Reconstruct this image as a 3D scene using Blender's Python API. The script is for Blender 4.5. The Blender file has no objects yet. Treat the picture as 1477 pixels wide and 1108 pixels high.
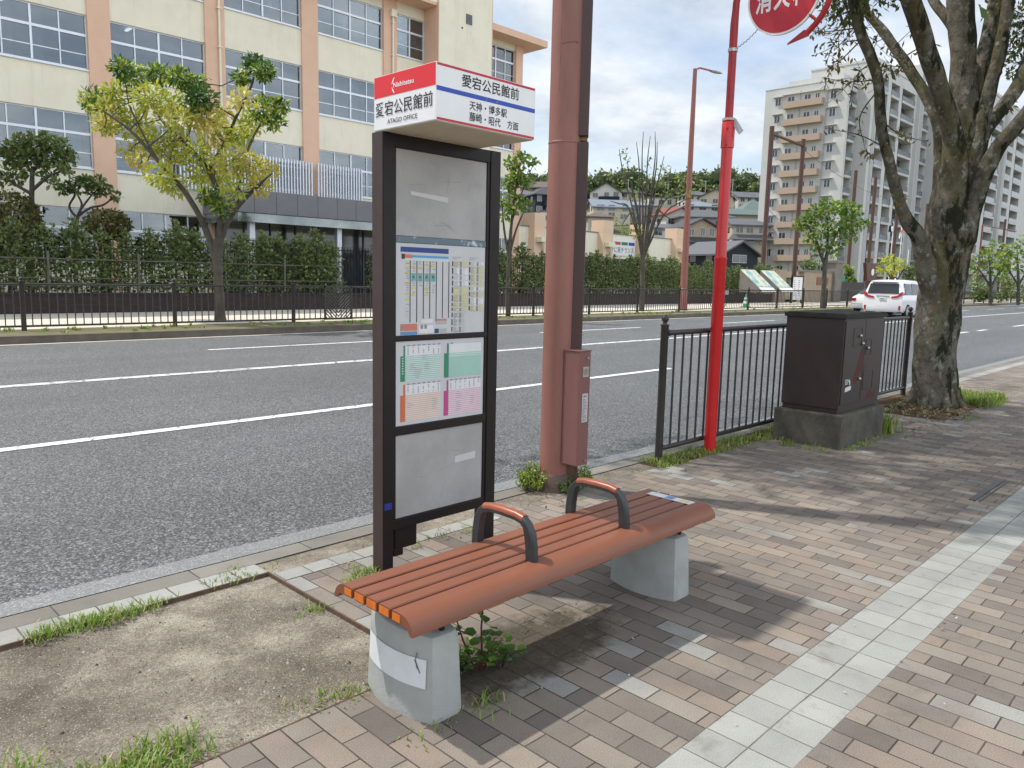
import bpy, bmesh, math, random
from mathutils import Vector, Matrix, Quaternion, noise
R = math.radians
PI = math.pi
sc = bpy.context.scene
COL = sc.collection

# ------------------------------------------------------------------ camera
YAW, PIT, ROL, FPX = R(45.589), R(7.896), R(1.290), 1109.0
CAM = Vector((0, 0, 1.5))
fw = Vector((math.sin(YAW)*math.cos(PIT), math.cos(YAW)*math.cos(PIT), -math.sin(PIT)))
r0 = Vector((math.cos(YAW), -math.sin(YAW), 0)); u0 = r0.cross(fw)
rt = r0*math.cos(ROL)+u0*math.sin(ROL); up = u0*math.cos(ROL)-r0*math.sin(ROL)
cd = bpy.data.cameras.new('camera'); cam = bpy.data.objects.new('camera', cd); COL.objects.link(cam)
m = Matrix((rt, up, -fw)).transposed().to_4x4(); m.translation = CAM; cam.matrix_world = m
cd.sensor_width = 36; cd.lens = 36*FPX/1477; cd.clip_start = 0.05; cd.clip_end = 6000
sc.camera = cam

# ------------------------------------------------------------------ sky, sun, exposure
SUN = Vector((-0.29, 0.52, 1.0)).normalized()
w = bpy.data.worlds.new('World'); sc.world = w; w.use_nodes = True
nt = w.node_tree; nt.nodes.clear()
def N(t, typ, **kw):
    n = t.nodes.new(typ)
    for k, v in kw.items():
        if k.startswith('i_'):
            key = k[2:]; key = int(key) if key.isdigit() else key.replace('_', ' ')
            n.inputs[key].default_value = v
        else: setattr(n, k, v)
    return n
def ramp(t, stops, interp='LINEAR'):
    n = t.nodes.new('ShaderNodeValToRGB'); e = n.color_ramp.elements; n.color_ramp.interpolation = interp
    while len(e) < len(stops): e.new(0.5)
    for el, (p, c) in zip(e, stops):
        el.position = p; el.color = (c[0], c[1], c[2], 1) if not isinstance(c, (int, float)) else (c, c, c, 1)
    return n
sky = N(nt, 'ShaderNodeTexSky', sky_type='NISHITA', sun_disc=False, sun_elevation=math.asin(SUN.z), sun_rotation=math.atan2(SUN.x, SUN.y), air_density=1.0, dust_density=1.2)
tc = N(nt, 'ShaderNodeTexCoord')
sep = N(nt, 'ShaderNodeSeparateXYZ'); nt.links.new(tc.outputs['Generated'], sep.inputs[0])
den = N(nt, 'ShaderNodeMath', operation='ADD', i_1=0.22); nt.links.new(sep.outputs[2], den.inputs[0])
vx = N(nt, 'ShaderNodeMath', operation='DIVIDE'); nt.links.new(sep.outputs[0], vx.inputs[0]); nt.links.new(den.outputs[0], vx.inputs[1])
vy = N(nt, 'ShaderNodeMath', operation='DIVIDE'); nt.links.new(sep.outputs[1], vy.inputs[0]); nt.links.new(den.outputs[0], vy.inputs[1])
cmb = N(nt, 'ShaderNodeCombineXYZ'); nt.links.new(vx.outputs[0], cmb.inputs[0]); nt.links.new(vy.outputs[0], cmb.inputs[1])
n1 = N(nt, 'ShaderNodeTexNoise', i_Scale=1.7, i_Detail=7.0, i_Roughness=0.56, i_Distortion=0.5); nt.links.new(cmb.outputs[0], n1.inputs['Vector'])
n2 = N(nt, 'ShaderNodeTexNoise', i_Scale=3.6, i_Detail=6.0, i_Roughness=0.6); nt.links.new(cmb.outputs[0], n2.inputs['Vector'])
cm = ramp(nt, [(0.32, 0.34), (0.58, 0.94)]); nt.links.new(n1.outputs['Fac'], cm.inputs[0])
cc = ramp(nt, [(0.30, (3.2, 3.55, 3.95)), (0.70, (5.5, 5.7, 5.9))]); nt.links.new(n2.outputs['Fac'], cc.inputs[0])
lit = N(nt, 'ShaderNodeMapRange', interpolation_type='SMOOTHSTEP', i_1=-0.85, i_2=0.10, i_3=2.1, i_4=1.0); nt.links.new(sep.outputs[1], lit.inputs[0])   # added fill: unseen clouds behind the view brightened to lift shaded faces
ccl = N(nt, 'ShaderNodeVectorMath', operation='SCALE'); nt.links.new(cc.outputs[0], ccl.inputs[0]); nt.links.new(lit.outputs[0], ccl.inputs['Scale'])
mx = N(nt, 'ShaderNodeMix', data_type='RGBA'); nt.links.new(cm.outputs[0], mx.inputs[0]); nt.links.new(sky.outputs[0], mx.inputs[6]); nt.links.new(ccl.outputs[0], mx.inputs[7])
bg = N(nt, 'ShaderNodeBackground', i_Strength=0.15); nt.links.new(mx.outputs[2], bg.inputs[0])
wo = N(nt, 'ShaderNodeOutputWorld'); nt.links.new(bg.outputs[0], wo.inputs[0])
sl = bpy.data.lights.new('sun', 'SUN'); sl.energy = 3.2; sl.angle = R(1.0); sl.color = (1, 0.955, 0.88)
so = bpy.data.objects.new('sun', sl); COL.objects.link(so); so.rotation_euler = SUN.to_track_quat('Z', 'Y').to_euler()
sc.view_settings.view_transform = 'Standard'; sc.view_settings.look = 'None'; sc.view_settings.gamma = 1
sc.view_settings.exposure = 0.40
sc.cycles.max_bounces = 6; sc.cycles.transparent_max_bounces = 12; sc.cycles.use_denoising = True

# ------------------------------------------------------------------ helpers
rnd = random.Random(7)
def P(px, py, d): return CAM+(rt*((px-738.5)/FPX)-up*((py-554)/FPX)+fw)*d
def ray(px, py): return rt*((px-738.5)/FPX)-up*((py-554)/FPX)+fw
def PZ(px, py, z=0.0): v = ray(px, py); return CAM+v*((z-1.5)/v.z)
def PY(px, py, Y): v = ray(px, py); return CAM+v*(Y/v.y)
def PX(px, py, X): v = ray(px, py); return CAM+v*(X/v.x)

class MB:
    def __init__(s): s.v = []; s.f = []; s.m = []; s.mi = 0
    def add(s, vs, fs, mi=None):
        b = len(s.v); s.v += [tuple(x) for x in vs]
        for f in fs: s.f.append(tuple(b+i for i in f)); s.m.append(s.mi if mi is None else mi)
    def box(s, x0, x1, y0, y1, z0, z1, mi=None):
        s.add([(x0,y0,z0),(x1,y0,z0),(x1,y1,z0),(x0,y1,z0),(x0,y0,z1),(x1,y0,z1),(x1,y1,z1),(x0,y1,z1)],
              [(3,2,1,0),(4,5,6,7),(0,1,5,4),(1,2,6,5),(2,3,7,6),(3,0,4,7)], mi)
    def obox(s, c, ax, ay, az, mi=None):
        c = Vector(c); vs = []
        for k in (-1, 1):
            for i, j in ((-1,-1),(1,-1),(1,1),(-1,1)): vs.append(c+Vector(ax)*i+Vector(ay)*j+Vector(az)*k)
        s.add(vs, [(3,2,1,0),(4,5,6,7),(0,1,5,4),(1,2,6,5),(2,3,7,6),(3,0,4,7)], mi)
    def quad(s, a, b, c, d, mi=None): s.add([a, b, c, d], [(0,1,2,3)], mi)
    def prism(s, poly, d, mi=None):
        n = len(poly); d = Vector(d); a = [Vector(p) for p in poly]
        s.add(a+[p+d for p in a], [tuple(range(n))[::-1], tuple(range(n, 2*n))]+[(i, (i+1) % n, n+(i+1) % n, n+i) for i in range(n)], mi)
    def tube(s, pts, rad, n=8, mi=None, cap=True, jit=0.0):
        pts = [Vector(p) for p in pts]; k = len(pts)
        if isinstance(rad, (int, float)): rad = [rad]*k
        t0 = (pts[1]-pts[0]).normalized(); a = t0.orthogonal().normalized(); vs = []
        for i, p in enumerate(pts):
            t = (pts[min(i+1, k-1)]-pts[max(i-1, 0)]).normalized()
            a = (a-t*a.dot(t)).normalized(); b = t.cross(a)
            for j in range(n):
                th = 2*PI*j/n; rr = rad[i]*(1+(jit*(noise.noise(p*3+Vector((math.cos(th), math.sin(th), 0))*1.5)) if jit else 0))
                vs.append(p+(a*math.cos(th)+b*math.sin(th))*rr)
        fs = [(i*n+j, i*n+(j+1) % n, (i+1)*n+(j+1) % n, (i+1)*n+j) for i in range(k-1) for j in range(n)]
        if cap: fs += [tuple(range(n))[::-1], tuple(range((k-1)*n, k*n))]
        s.add(vs, fs, mi)
    def cyl(s, a, b, r, n=16, mi=None): s.tube([a, b], r, n, mi)
    def lathe(s, prof, c, n=20, mi=None):
        c = Vector(c); k = len(prof)
        vs = [c+Vector((r*math.cos(2*PI*j/n), r*math.sin(2*PI*j/n), z)) for r, z in prof for j in range(n)]
        fs = [(i*n+j, i*n+(j+1) % n, (i+1)*n+(j+1) % n, (i+1)*n+j) for i in range(k-1) for j in range(n)]
        fs += [tuple(range(n))[::-1], tuple(range((k-1)*n, k*n))]
        s.add(vs, fs, mi)
    def ball(s, c, r, n=12, mi=None, sz=1.0):
        s.lathe([(max(1e-4, r*math.sin(PI*i/n)), -r*sz*math.cos(PI*i/n)) for i in range(n+1)], c, n+4, mi)
    def loft(s, secs, mi=None, cap=True):
        n = len(secs[0]); vs = [p for q in secs for p in q]; k = len(secs)
        fs = [(i*n+j, i*n+(j+1) % n, (i+1)*n+(j+1) % n, (i+1)*n+j) for i in range(k-1) for j in range(n)]
        if cap: fs += [tuple(range(n))[::-1], tuple(range((k-1)*n, k*n))]
        s.add(vs, fs, mi)
    def build(s, name, mats, parent=None, bevel=0.0, smooth=None, seg=2, fix=True):
        off = Vector((0, 0, 0)); o = parent
        while o: off += o.location; o = o.parent
        me = bpy.data.meshes.new(name); me.from_pydata([(x-off.x, y-off.y, z-off.z) for x, y, z in s.v], [], s.f)
        if not isinstance(mats, (list, tuple)): mats = [mats]
        for q in mats: me.materials.append(q)
        if len(mats) > 1: me.polygons.foreach_set('material_index', [min(i, len(mats)-1) for i in s.m])
        if fix and len(s.f) < 30000:
            b = bmesh.new(); b.from_mesh(me)
            if bevel > 0:
                es = [e for e in b.edges if len(e.link_faces) == 2 and e.calc_face_angle(0) > R(35)]
                if es: bmesh.ops.bevel(b, geom=es, offset=bevel, segments=seg, profile=0.6, affect='EDGES', clamp_overlap=True)
            bmesh.ops.recalc_face_normals(b, faces=b.faces); b.to_mesh(me); b.free()
        if smooth is not None:
            me.polygons.foreach_set('use_smooth', [True]*len(me.polygons)); me.set_sharp_from_angle(angle=R(smooth))
        ob = bpy.data.objects.new(name, me); COL.objects.link(ob)
        if parent: ob.parent = parent
        return ob
def tag(o, label=None, cat=None, group=None, kind=None):
    for k, v in (('label', label), ('category', cat), ('group', group), ('kind', kind)):
        if v: o[k] = v
    return o
def empty(name, loc, label, cat, group=None, rz=0):
    o = bpy.data.objects.new(name, None); COL.objects.link(o); o.location = loc; o.rotation_euler.z = rz; o.empty_display_size = 0.2
    return tag(o, label, cat, group)
def copy_tree(o, parent=None):
    c = o.copy(); COL.objects.link(c); c.parent = parent
    for ch in list(o.children): copy_tree(ch, c)
    return c

# ------------------------------------------------------------------ materials
def newmat(name):
    m = bpy.data.materials.new(name); m.use_nodes = True; t = m.node_tree
    return m, t, t.nodes['Principled BSDF']
def C4(c): return (c[0], c[1], c[2], 1)
def pm(name, col, col2=None, scale=6.0, lo=0.35, hi=0.65, rough=0.6, rough2=None, metal=0.0, bump=0.0, bscale=60.0, stain=None, sscale=2.5, slo=0.55, shi=0.7, stretch=None, spec=0.5, coat=0.0):
    m, t, b = newmat(name)
    tc = N(t, 'ShaderNodeTexCoord'); vec = tc.outputs['Object']
    if stretch:
        mp = N(t, 'ShaderNodeMapping'); mp.inputs['Scale'].default_value = stretch; t.links.new(vec, mp.inputs[0]); vec = mp.outputs[0]
    col2 = col2 or tuple(c*0.82 for c in col)
    n = N(t, 'ShaderNodeTexNoise', i_Scale=scale, i_Detail=8.0, i_Roughness=0.62); t.links.new(vec, n.inputs['Vector'])
    rp = ramp(t, [(lo, col), (hi, col2)]); t.links.new(n.outputs['Fac'], rp.inputs[0]); out = rp.outputs[0]
    if stain:
        n3 = N(t, 'ShaderNodeTexNoise', i_Scale=sscale, i_Detail=6.0, i_Roughness=0.65); t.links.new(vec, n3.inputs['Vector'])
        rs = ramp(t, [(slo, 0.0), (shi, 1.0)]); t.links.new(n3.outputs['Fac'], rs.inputs[0])
        mxx = N(t, 'ShaderNodeMix', data_type='RGBA'); t.links.new(rs.outputs[0], mxx.inputs[0]); t.links.new(out, mxx.inputs[6]); mxx.inputs[7].default_value = C4(stain); out = mxx.outputs[2]
    t.links.new(out, b.inputs['Base Color'])
    b.inputs['Roughness'].default_value = rough; b.inputs['Metallic'].default_value = metal; b.inputs['Specular IOR Level'].default_value = spec
    b.inputs['Coat Weight'].default_value = coat
    if rough2 is not None:
        rr = ramp(t, [(0.3, rough), (0.7, rough2)]); t.links.new(n.outputs['Fac'], rr.inputs[0]); t.links.new(rr.outputs[0], b.inputs['Roughness'])
    if bump:
        nb = N(t, 'ShaderNodeTexNoise', i_Scale=bscale, i_Detail=6.0); t.links.new(vec, nb.inputs['Vector'])
        bp = N(t, 'ShaderNodeBump', i_Strength=bump, i_Distance=0.02); t.links.new(nb.outputs['Fac'], bp.inputs['Height']); t.links.new(bp.outputs[0], b.inputs['Normal'])
    return m
def leafmat(name, c, c2, trans=0.35):
    m, t, b = newmat(name)
    ge = N(t, 'ShaderNodeNewGeometry')
    try: rnd_out = ge.outputs['Random Per Island']
    except Exception: rnd_out = None
    rp = ramp(t, [(0.0, c), (1.0, c2)])
    if rnd_out: t.links.new(rnd_out, rp.inputs[0])
    t.links.new(rp.outputs[0], b.inputs['Base Color']); b.inputs['Roughness'].default_value = 0.5
    tr = N(t, 'ShaderNodeBsdfTranslucent'); t.links.new(rp.outputs[0], tr.inputs[0])
    mxs = N(t, 'ShaderNodeMixShader', i_0=trans); t.links.new(b.outputs[0], mxs.inputs[1]); t.links.new(tr.outputs[0], mxs.inputs[2])
    t.links.new(mxs.outputs[0], t.nodes['Material Output'].inputs[0])
    return m
def glassmat(name, tint, clear=0.6):
    m, t, b = newmat(name)
    gl = N(t, 'ShaderNodeBsdfGlossy', i_Roughness=0.02); gl.inputs[0].default_value = (0.9, 0.93, 0.95, 1)
    tr = N(t, 'ShaderNodeBsdfTransparent'); tr.inputs[0].default_value = C4(tint)
    fr = N(t, 'ShaderNodeFresnel', i_IOR=1.5)
    ad = N(t, 'ShaderNodeMath', operation='MULTIPLY_ADD', i_1=1.0, i_2=0.10); t.links.new(fr.outputs[0], ad.inputs[0])
    mxs = N(t, 'ShaderNodeMixShader'); t.links.new(ad.outputs[0], mxs.inputs[0]); t.links.new(tr.outputs[0], mxs.inputs[1]); t.links.new(gl.outputs[0], mxs.inputs[2])
    t.links.new(mxs.outputs[0], t.nodes['Material Output'].inputs[0])
    return m
def flat(name, c, rough=0.5, metal=0.0, spec=0.5):
    return pm(name, c, tuple(x*0.93 for x in c), scale=9, rough=rough, metal=metal, spec=spec)
M = {}
M['cream'] = pm('cream_render', (0.82, 0.765, 0.62), (0.78, 0.725, 0.575), scale=1.2, rough=0.85, bump=0.15, bscale=90, stain=(0.70, 0.64, 0.50), sscale=0.7, slo=0.5, shi=0.85)
_t = M['cream'].node_tree; _b = _t.nodes['Principled BSDF']; _src = _b.inputs['Base Color'].links[0].from_socket
_tc = N(_t, 'ShaderNodeTexCoord'); _mp = N(_t, 'ShaderNodeMapping'); _mp.inputs['Scale'].default_value = (2.6, 2.6, 0.22); _t.links.new(_tc.outputs['Object'], _mp.inputs[0])
_n = N(_t, 'ShaderNodeTexNoise', i_Scale=1.0, i_Detail=7.0, i_Roughness=0.7); _t.links.new(_mp.outputs[0], _n.inputs['Vector'])
_r = ramp(_t, [(0.54, 0.0), (0.78, 0.45)]); _t.links.new(_n.outputs['Fac'], _r.inputs[0])
_m = N(_t, 'ShaderNodeMix', data_type='RGBA'); _t.links.new(_r.outputs[0], _m.inputs[0]); _t.links.new(_src, _m.inputs[6]); _m.inputs[7].default_value = (0.50, 0.46, 0.37, 1); _t.links.new(_m.outputs[2], _b.inputs['Base Color'])
M['peach'] = pm('peach_render', (0.74, 0.49, 0.35), (0.69, 0.45, 0.32), scale=1.4, rough=0.85, bump=0.12, bscale=90)
M['alu'] = pm('silver_aluminium', (0.72, 0.75, 0.79), (0.66, 0.69, 0.74), rough=0.38, metal=0.35)
M['glass'] = glassmat('window_glass', (0.55, 0.62, 0.66))
M['darkglass'] = pm('dark_glass', (0.035, 0.045, 0.055), (0.06, 0.07, 0.085), scale=3, rough=0.08, spec=0.8)
M['interior'] = pm('dim_interior', (0.17, 0.18, 0.19), (0.11, 0.12, 0.13), scale=0.6, rough=0.9)
M['ceil'] = flat('interior_ceiling', (0.42, 0.42, 0.40), 0.9)
M['graypanel'] = pm('charcoal_cladding', (0.175, 0.175, 0.19), (0.155, 0.157, 0.17), scale=1.5, rough=0.55)
M['mirror'] = pm('glossy_soffit_glass', (0.16, 0.18, 0.185), (0.30, 0.32, 0.32), scale=0.7, rough=0.06, metal=0.7)
M['white'] = flat('white_paint', (0.78, 0.78, 0.77), 0.5)
M['brown'] = pm('dark_brown_paint', (0.052, 0.028, 0.025), (0.042, 0.023, 0.021), scale=5, rough=0.42, rough2=0.6, stain=(0.085, 0.06, 0.055), sscale=8, slo=0.62, shi=0.75)
M['black'] = pm('black_brown_paint', (0.017, 0.011, 0.011), (0.012, 0.008, 0.008), rough=0.38, rough2=0.5, spec=0.3)
M['fence'] = pm('dark_bronze_paint', (0.028, 0.024, 0.023), (0.04, 0.035, 0.033), scale=12, rough=0.45)
M['fencefar'] = pm('far_bronze_paint', (0.03, 0.026, 0.026), (0.042, 0.037, 0.036), scale=6, rough=0.5)
M['red'] = pm('signal_red_paint', (0.62, 0.012, 0.014), (0.52, 0.010, 0.013), scale=4, rough=0.32, coat=0.3, stain=(0.40, 0.012, 0.014), sscale=5, slo=0.6, shi=0.8)
M['redtube'] = pm('dark_red_paint', (0.42, 0.015, 0.018), (0.33, 0.012, 0.016), scale=6, rough=0.35)
M['redsign'] = pm('faded_red_sign', (0.52, 0.018, 0.035), (0.46, 0.016, 0.03), scale=5, rough=0.4)
M['signwhite'] = pm('sign_white', (0.80, 0.80, 0.80), (0.76, 0.76, 0.76), rough=0.35)
M['signred'] = flat('sign_red', (0.72, 0.012, 0.02), 0.35)
M['bandred'] = flat('band_red', (0.50, 0.008, 0.025), 0.35)
M['bandblue'] = flat('band_blue', (0.010, 0.055, 0.40), 0.35)
M['ink'] = flat('black_lettering', (0.016, 0.014, 0.014), 0.45)
M['letterwhite'] = flat('white_lettering', (0.85, 0.80, 0.80), 0.45)
M['soffit'] = pm('cream_soffit', (0.62, 0.55, 0.42), (0.55, 0.48, 0.36), scale=4, rough=0.6)
M['polepink'] = pm('salmon_brown_steel', (0.285, 0.118, 0.092), (0.235, 0.098, 0.077), scale=7, rough=0.5, bump=0.12, bscale=160, stain=(0.20, 0.088, 0.052), sscale=3.0, slo=0.50, shi=0.72, stretch=(1, 1, 0.25))
M['polecover'] = pm('rusty_cable_cover', (0.055, 0.026, 0.024), (0.075, 0.035, 0.03), scale=4, rough=0.5, stain=(0.19, 0.085, 0.035), sscale=5, slo=0.58, shi=0.72, stretch=(1, 1, 0.15))
M['polebox'] = pm('brown_control_box', (0.20, 0.085, 0.075), (0.165, 0.07, 0.062), scale=9, rough=0.5, stretch=(1, 1, 0.2))
M['polebase'] = pm('weathered_pole_foot', (0.10, 0.062, 0.05), (0.17, 0.12, 0.095), scale=9, rough=0.8, bump=0.2)
M['lampred'] = pm('far_lamp_post_brown', (0.30, 0.115, 0.085), (0.25, 0.095, 0.075), rough=0.55)
M['steelplate'] = pm('worn_plate', (0.46, 0.43, 0.38), (0.36, 0.33, 0.29), scale=30, rough=0.5, metal=0.3)
M['seat'] = pm('orange_brown_composite', (0.215, 0.074, 0.038), (0.180, 0.062, 0.032), scale=3.5, rough=0.44, rough2=0.54, bump=0.05, bscale=240, stretch=(0.25, 1, 1), stain=(0.125, 0.055, 0.036), sscale=5, slo=0.52, shi=0.85)
M['seatend'] = pm('orange_slat_end', (0.66, 0.17, 0.012), (0.55, 0.13, 0.012), scale=20, rough=0.6)
M['armgrey'] = pm('charcoal_cast_metal', (0.045, 0.046, 0.05), (0.03, 0.031, 0.034), scale=20, rough=0.42, metal=0.2)
M['armgrip'] = pm('red_brown_grip', (0.30, 0.082, 0.042), (0.25, 0.068, 0.036), scale=10, rough=0.36)
M['conc'] = pm('grey_concrete', (0.37, 0.38, 0.365), (0.30, 0.31, 0.295), scale=5, rough=0.85, bump=0.16, bscale=110, stain=(0.24, 0.245, 0.225), sscale=4, slo=0.55, shi=0.85)
M['concold'] = pm('mossy_concrete', (0.068, 0.062, 0.047), (0.115, 0.102, 0.08), scale=6, rough=0.9, bump=0.3, bscale=60, stain=(0.032, 0.032, 0.024), sscale=3.2, slo=0.48, shi=0.7)
M['label'] = pm('white_sticker', (0.66, 0.69, 0.70), (0.60, 0.63, 0.64), scale=14, rough=0.45)
M['cab'] = pm('aubergine_brown_steel', (0.033, 0.019, 0.0185), (0.025, 0.0145, 0.014), scale=4, rough=0.5, bump=0.03, bscale=200, stain=(0.038, 0.028, 0.026), sscale=6, slo=0.6, shi=0.8)
M['cabtop'] = pm('mossy_cabinet_top', (0.028, 0.026, 0.020), (0.018, 0.017, 0.013), scale=12, rough=0.9, bump=0.3)
M['rust'] = pm('red_rust_patch', (0.085, 0.016, 0.010), (0.055, 0.012, 0.009), scale=16, rough=0.8)
M['steel'] = pm('knob_steel', (0.5, 0.48, 0.45), (0.4, 0.38, 0.35), rough=0.35, metal=0.8)
M['rustedge'] = pm('rusted_edging', (0.13, 0.075, 0.048), (0.075, 0.045, 0.032), scale=18, rough=0.85, bump=0.2)
M['greypost'] = pm('weathered_grey_panel', (0.41, 0.395, 0.385), (0.33, 0.32, 0.31), scale=4, rough=0.42, stain=(0.29, 0.28, 0.272), sscale=3.4, slo=0.48, shi=0.8)
M['paper'] = flat('printed_paper', (0.56, 0.56, 0.57), 0.4)
M['wirewhite'] = flat('pale_tape', (0.56, 0.54, 0.53), 0.4)
def cmat(name, c, rough=0.5): return flat(name, c, rough)

# ------------------------------------------------------------------ ground materials
def gm(name):
    m, t, b = newmat(name); g = N(t, 'ShaderNodeNewGeometry'); s = N(t, 'ShaderNodeSeparateXYZ'); t.links.new(g.outputs['Position'], s.inputs[0])
    return m, t, b, g.outputs['Position'], s
def mth(t, op, a, b=None, c=None):
    n = t.nodes.new('ShaderNodeMath'); n.operation = op
    for i, v in enumerate((a, b, c)):
        if v is None: continue
        if isinstance(v, (int, float)): n.inputs[i].default_value = v
        else: t.links.new(v, n.inputs[i])
    return n.outputs[0]
def mixc(t, f, a, b, mode='MIX'):
    n = N(t, 'ShaderNodeMix', data_type='RGBA'); n.blend_type = mode
    for i, v in ((0, f), (6, a), (7, b)):
        if isinstance(v, (int, float)): n.inputs[i].default_value = v
        elif isinstance(v, tuple): n.inputs[i].default_value = C4(v)
        else: t.links.new(v, n.inputs[i])
    return n.outputs[2]
def nz(t, vec, sc, det=4.0, ro=0.55):
    n = N(t, 'ShaderNodeTexNoise', i_Scale=sc, i_Detail=det, i_Roughness=ro); t.links.new(vec, n.inputs['Vector']); return n.outputs['Fac']
def rmp(t, f, stops, interp='LINEAR'):
    n = ramp(t, stops, interp); t.links.new(f, n.inputs[0]); return n.outputs[0]
def bumpit(t, b, hs, strength=0.5, dist=0.01):
    n = N(t, 'ShaderNodeBump', i_Strength=strength, i_Distance=dist); t.links.new(hs, n.inputs['Height']); t.links.new(n.outputs[0], b.inputs['Normal'])

def paver_mat(name, bw, rh, off, ox, oy, cols, mortar, msize, speck=0.25, dirt=True):
    m, t, b, pos, s = gm(name)
    wob = nz(t, pos, 3.0); wob2 = mth(t, 'MULTIPLY', mth(t, 'SUBTRACT', wob, 0.5), 0.008)
    cx = mth(t, 'ADD', mth(t, 'ADD', s.outputs[1], oy), wob2); cy = mth(t, 'ADD', mth(t, 'ADD', s.outputs[0], ox), wob2)
    cv = N(t, 'ShaderNodeCombineXYZ'); t.links.new(cx, cv.inputs[0]); t.links.new(cy, cv.inputs[1])
    br = N(t, 'ShaderNodeTexBrick', offset=off, i_Scale=1.0); br.inputs['Mortar Size'].default_value = msize; br.inputs['Mortar Smooth'].default_value = 0.25
    br.inputs['Brick Width'].default_value = bw; br.inputs['Row Height'].default_value = rh; br.inputs['Bias'].default_value = 0.0
    br.inputs['Color1'].default_value = (0, 0, 0, 1); br.inputs['Color2'].default_value = (1, 1, 1, 1); br.inputs['Mortar'].default_value = (0.5, 0.5, 0.5, 1)
    t.links.new(cv.outputs[0], br.inputs['Vector'])
    tint = mth(t, 'ADD', br.outputs['Color'], mth(t, 'MULTIPLY', mth(t, 'SUBTRACT', nz(t, pos, 0.9, 3), 0.5), 0.9))
    col = rmp(t, tint, cols)
    sp = rmp(t, nz(t, pos, 260, 3, 0.7), [(0.3, 1-speck), (0.7, 1+speck)])
    col = mixc(t, 1.0, col, sp, 'MULTIPLY')
    big = rmp(t, nz(t, pos, 1.6, 6, 0.65), [(0.3, 0.78), (0.5, 1.0), (0.7, 1.12)])
    col = mixc(t, 1.0, col, big, 'MULTIPLY')
    gv = N(t, 'ShaderNodeTexVoronoi', i_Scale=4.3); t.links.new(pos, gv.inputs['Vector'])   # gum and drip spots
    gs = mth(t, 'ADD', gv.outputs['Distance'], mth(t, 'MULTIPLY', nz(t, pos, 1.3, 2), 0.16))
    col = mixc(t, rmp(t, gs, [(0.105, 0.55), (0.125, 0.0)]), col, (0.07, 0.065, 0.06))
    col = mixc(t, rmp(t, nz(t, pos, 5.5, 7, 0.72), [(0.56, 0.0), (0.74, 0.5)]), col, (0.095, 0.082, 0.066))
    mort = mth(t, 'MULTIPLY', br.outputs['Fac'], rmp(t, nz(t, pos, 6.0, 4), [(0.28, 0.55), (0.6, 1.0)]))
    col = mixc(t, mort, col, mortar)
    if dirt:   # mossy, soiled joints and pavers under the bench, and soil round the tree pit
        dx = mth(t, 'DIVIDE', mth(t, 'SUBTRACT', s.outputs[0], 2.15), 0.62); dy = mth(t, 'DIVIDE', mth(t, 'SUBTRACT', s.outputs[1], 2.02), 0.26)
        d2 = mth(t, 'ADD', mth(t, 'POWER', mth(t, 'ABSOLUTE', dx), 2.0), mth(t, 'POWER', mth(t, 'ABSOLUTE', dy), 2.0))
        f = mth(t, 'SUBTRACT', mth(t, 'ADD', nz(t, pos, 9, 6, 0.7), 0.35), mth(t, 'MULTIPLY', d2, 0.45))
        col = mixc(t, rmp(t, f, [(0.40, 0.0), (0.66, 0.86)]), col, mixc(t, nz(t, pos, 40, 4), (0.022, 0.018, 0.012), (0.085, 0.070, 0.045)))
        sy = mth(t, 'ADD', s.outputs[1], mth(t, 'MULTIPLY', mth(t, 'SUBTRACT', nz(t, pos, 5, 6, 0.7), 0.5), 0.7))
        col = mixc(t, rmp(t, sy, [(3.15, 0.0), (3.5, 0.75)]), col, mixc(t, nz(t, pos, 60, 3), (0.22, 0.18, 0.13), (0.36, 0.31, 0.23))) if False else col
    t.links.new(col, b.inputs['Base Color']); b.inputs['Roughness'].default_value = 0.85; b.inputs['Specular IOR Level'].default_value = 0.3
    h = mth(t, 'ADD', mth(t, 'MULTIPLY', mth(t, 'SUBTRACT', 1.0, br.outputs['Fac']), 1.0), mth(t, 'ADD', mth(t, 'MULTIPLY', nz(t, pos, 220, 3, 0.7), 0.22), mth(t, 'MULTIPLY', br.outputs['Color'], 0.35)))
    bumpit(t, b, h, 0.8, 0.006)
    return m
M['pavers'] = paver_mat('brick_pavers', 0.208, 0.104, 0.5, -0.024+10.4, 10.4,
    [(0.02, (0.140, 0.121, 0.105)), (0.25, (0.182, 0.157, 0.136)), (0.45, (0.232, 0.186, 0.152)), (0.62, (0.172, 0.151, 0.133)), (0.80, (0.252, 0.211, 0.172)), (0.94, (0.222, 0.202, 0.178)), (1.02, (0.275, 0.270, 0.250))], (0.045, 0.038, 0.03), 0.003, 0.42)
M['tiles'] = paver_mat('pale_tiles', 0.1518, 0.1567, 0.0, -0.02+15.67, -1.0555+15.18,
    [(0.0, (0.262, 0.264, 0.246)), (0.5, (0.288, 0.290, 0.270)), (1.0, (0.318, 0.320, 0.298))], (0.10, 0.085, 0.065), 0.0025, 0.3, dirt=False)
M['slabs'] = paver_mat('kerb_slabs', 0.5, 0.154, 0.0, -0.12+15.4, 10.2,
    [(0.0, (0.26, 0.255, 0.235)), (0.6, (0.30, 0.30, 0.28)), (1.0, (0.34, 0.34, 0.32))], (0.10, 0.085, 0.06), 0.004, 0.2, dirt=False)
M['kerb'] = paver_mat('kerb_stone', 0.9, 0.62, 0.0, -0.28+12.4, 9.0,
    [(0.0, (0.165, 0.155, 0.135)), (1.0, (0.225, 0.21, 0.185))], (0.06, 0.05, 0.04), 0.004, 0.25, dirt=False)
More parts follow.
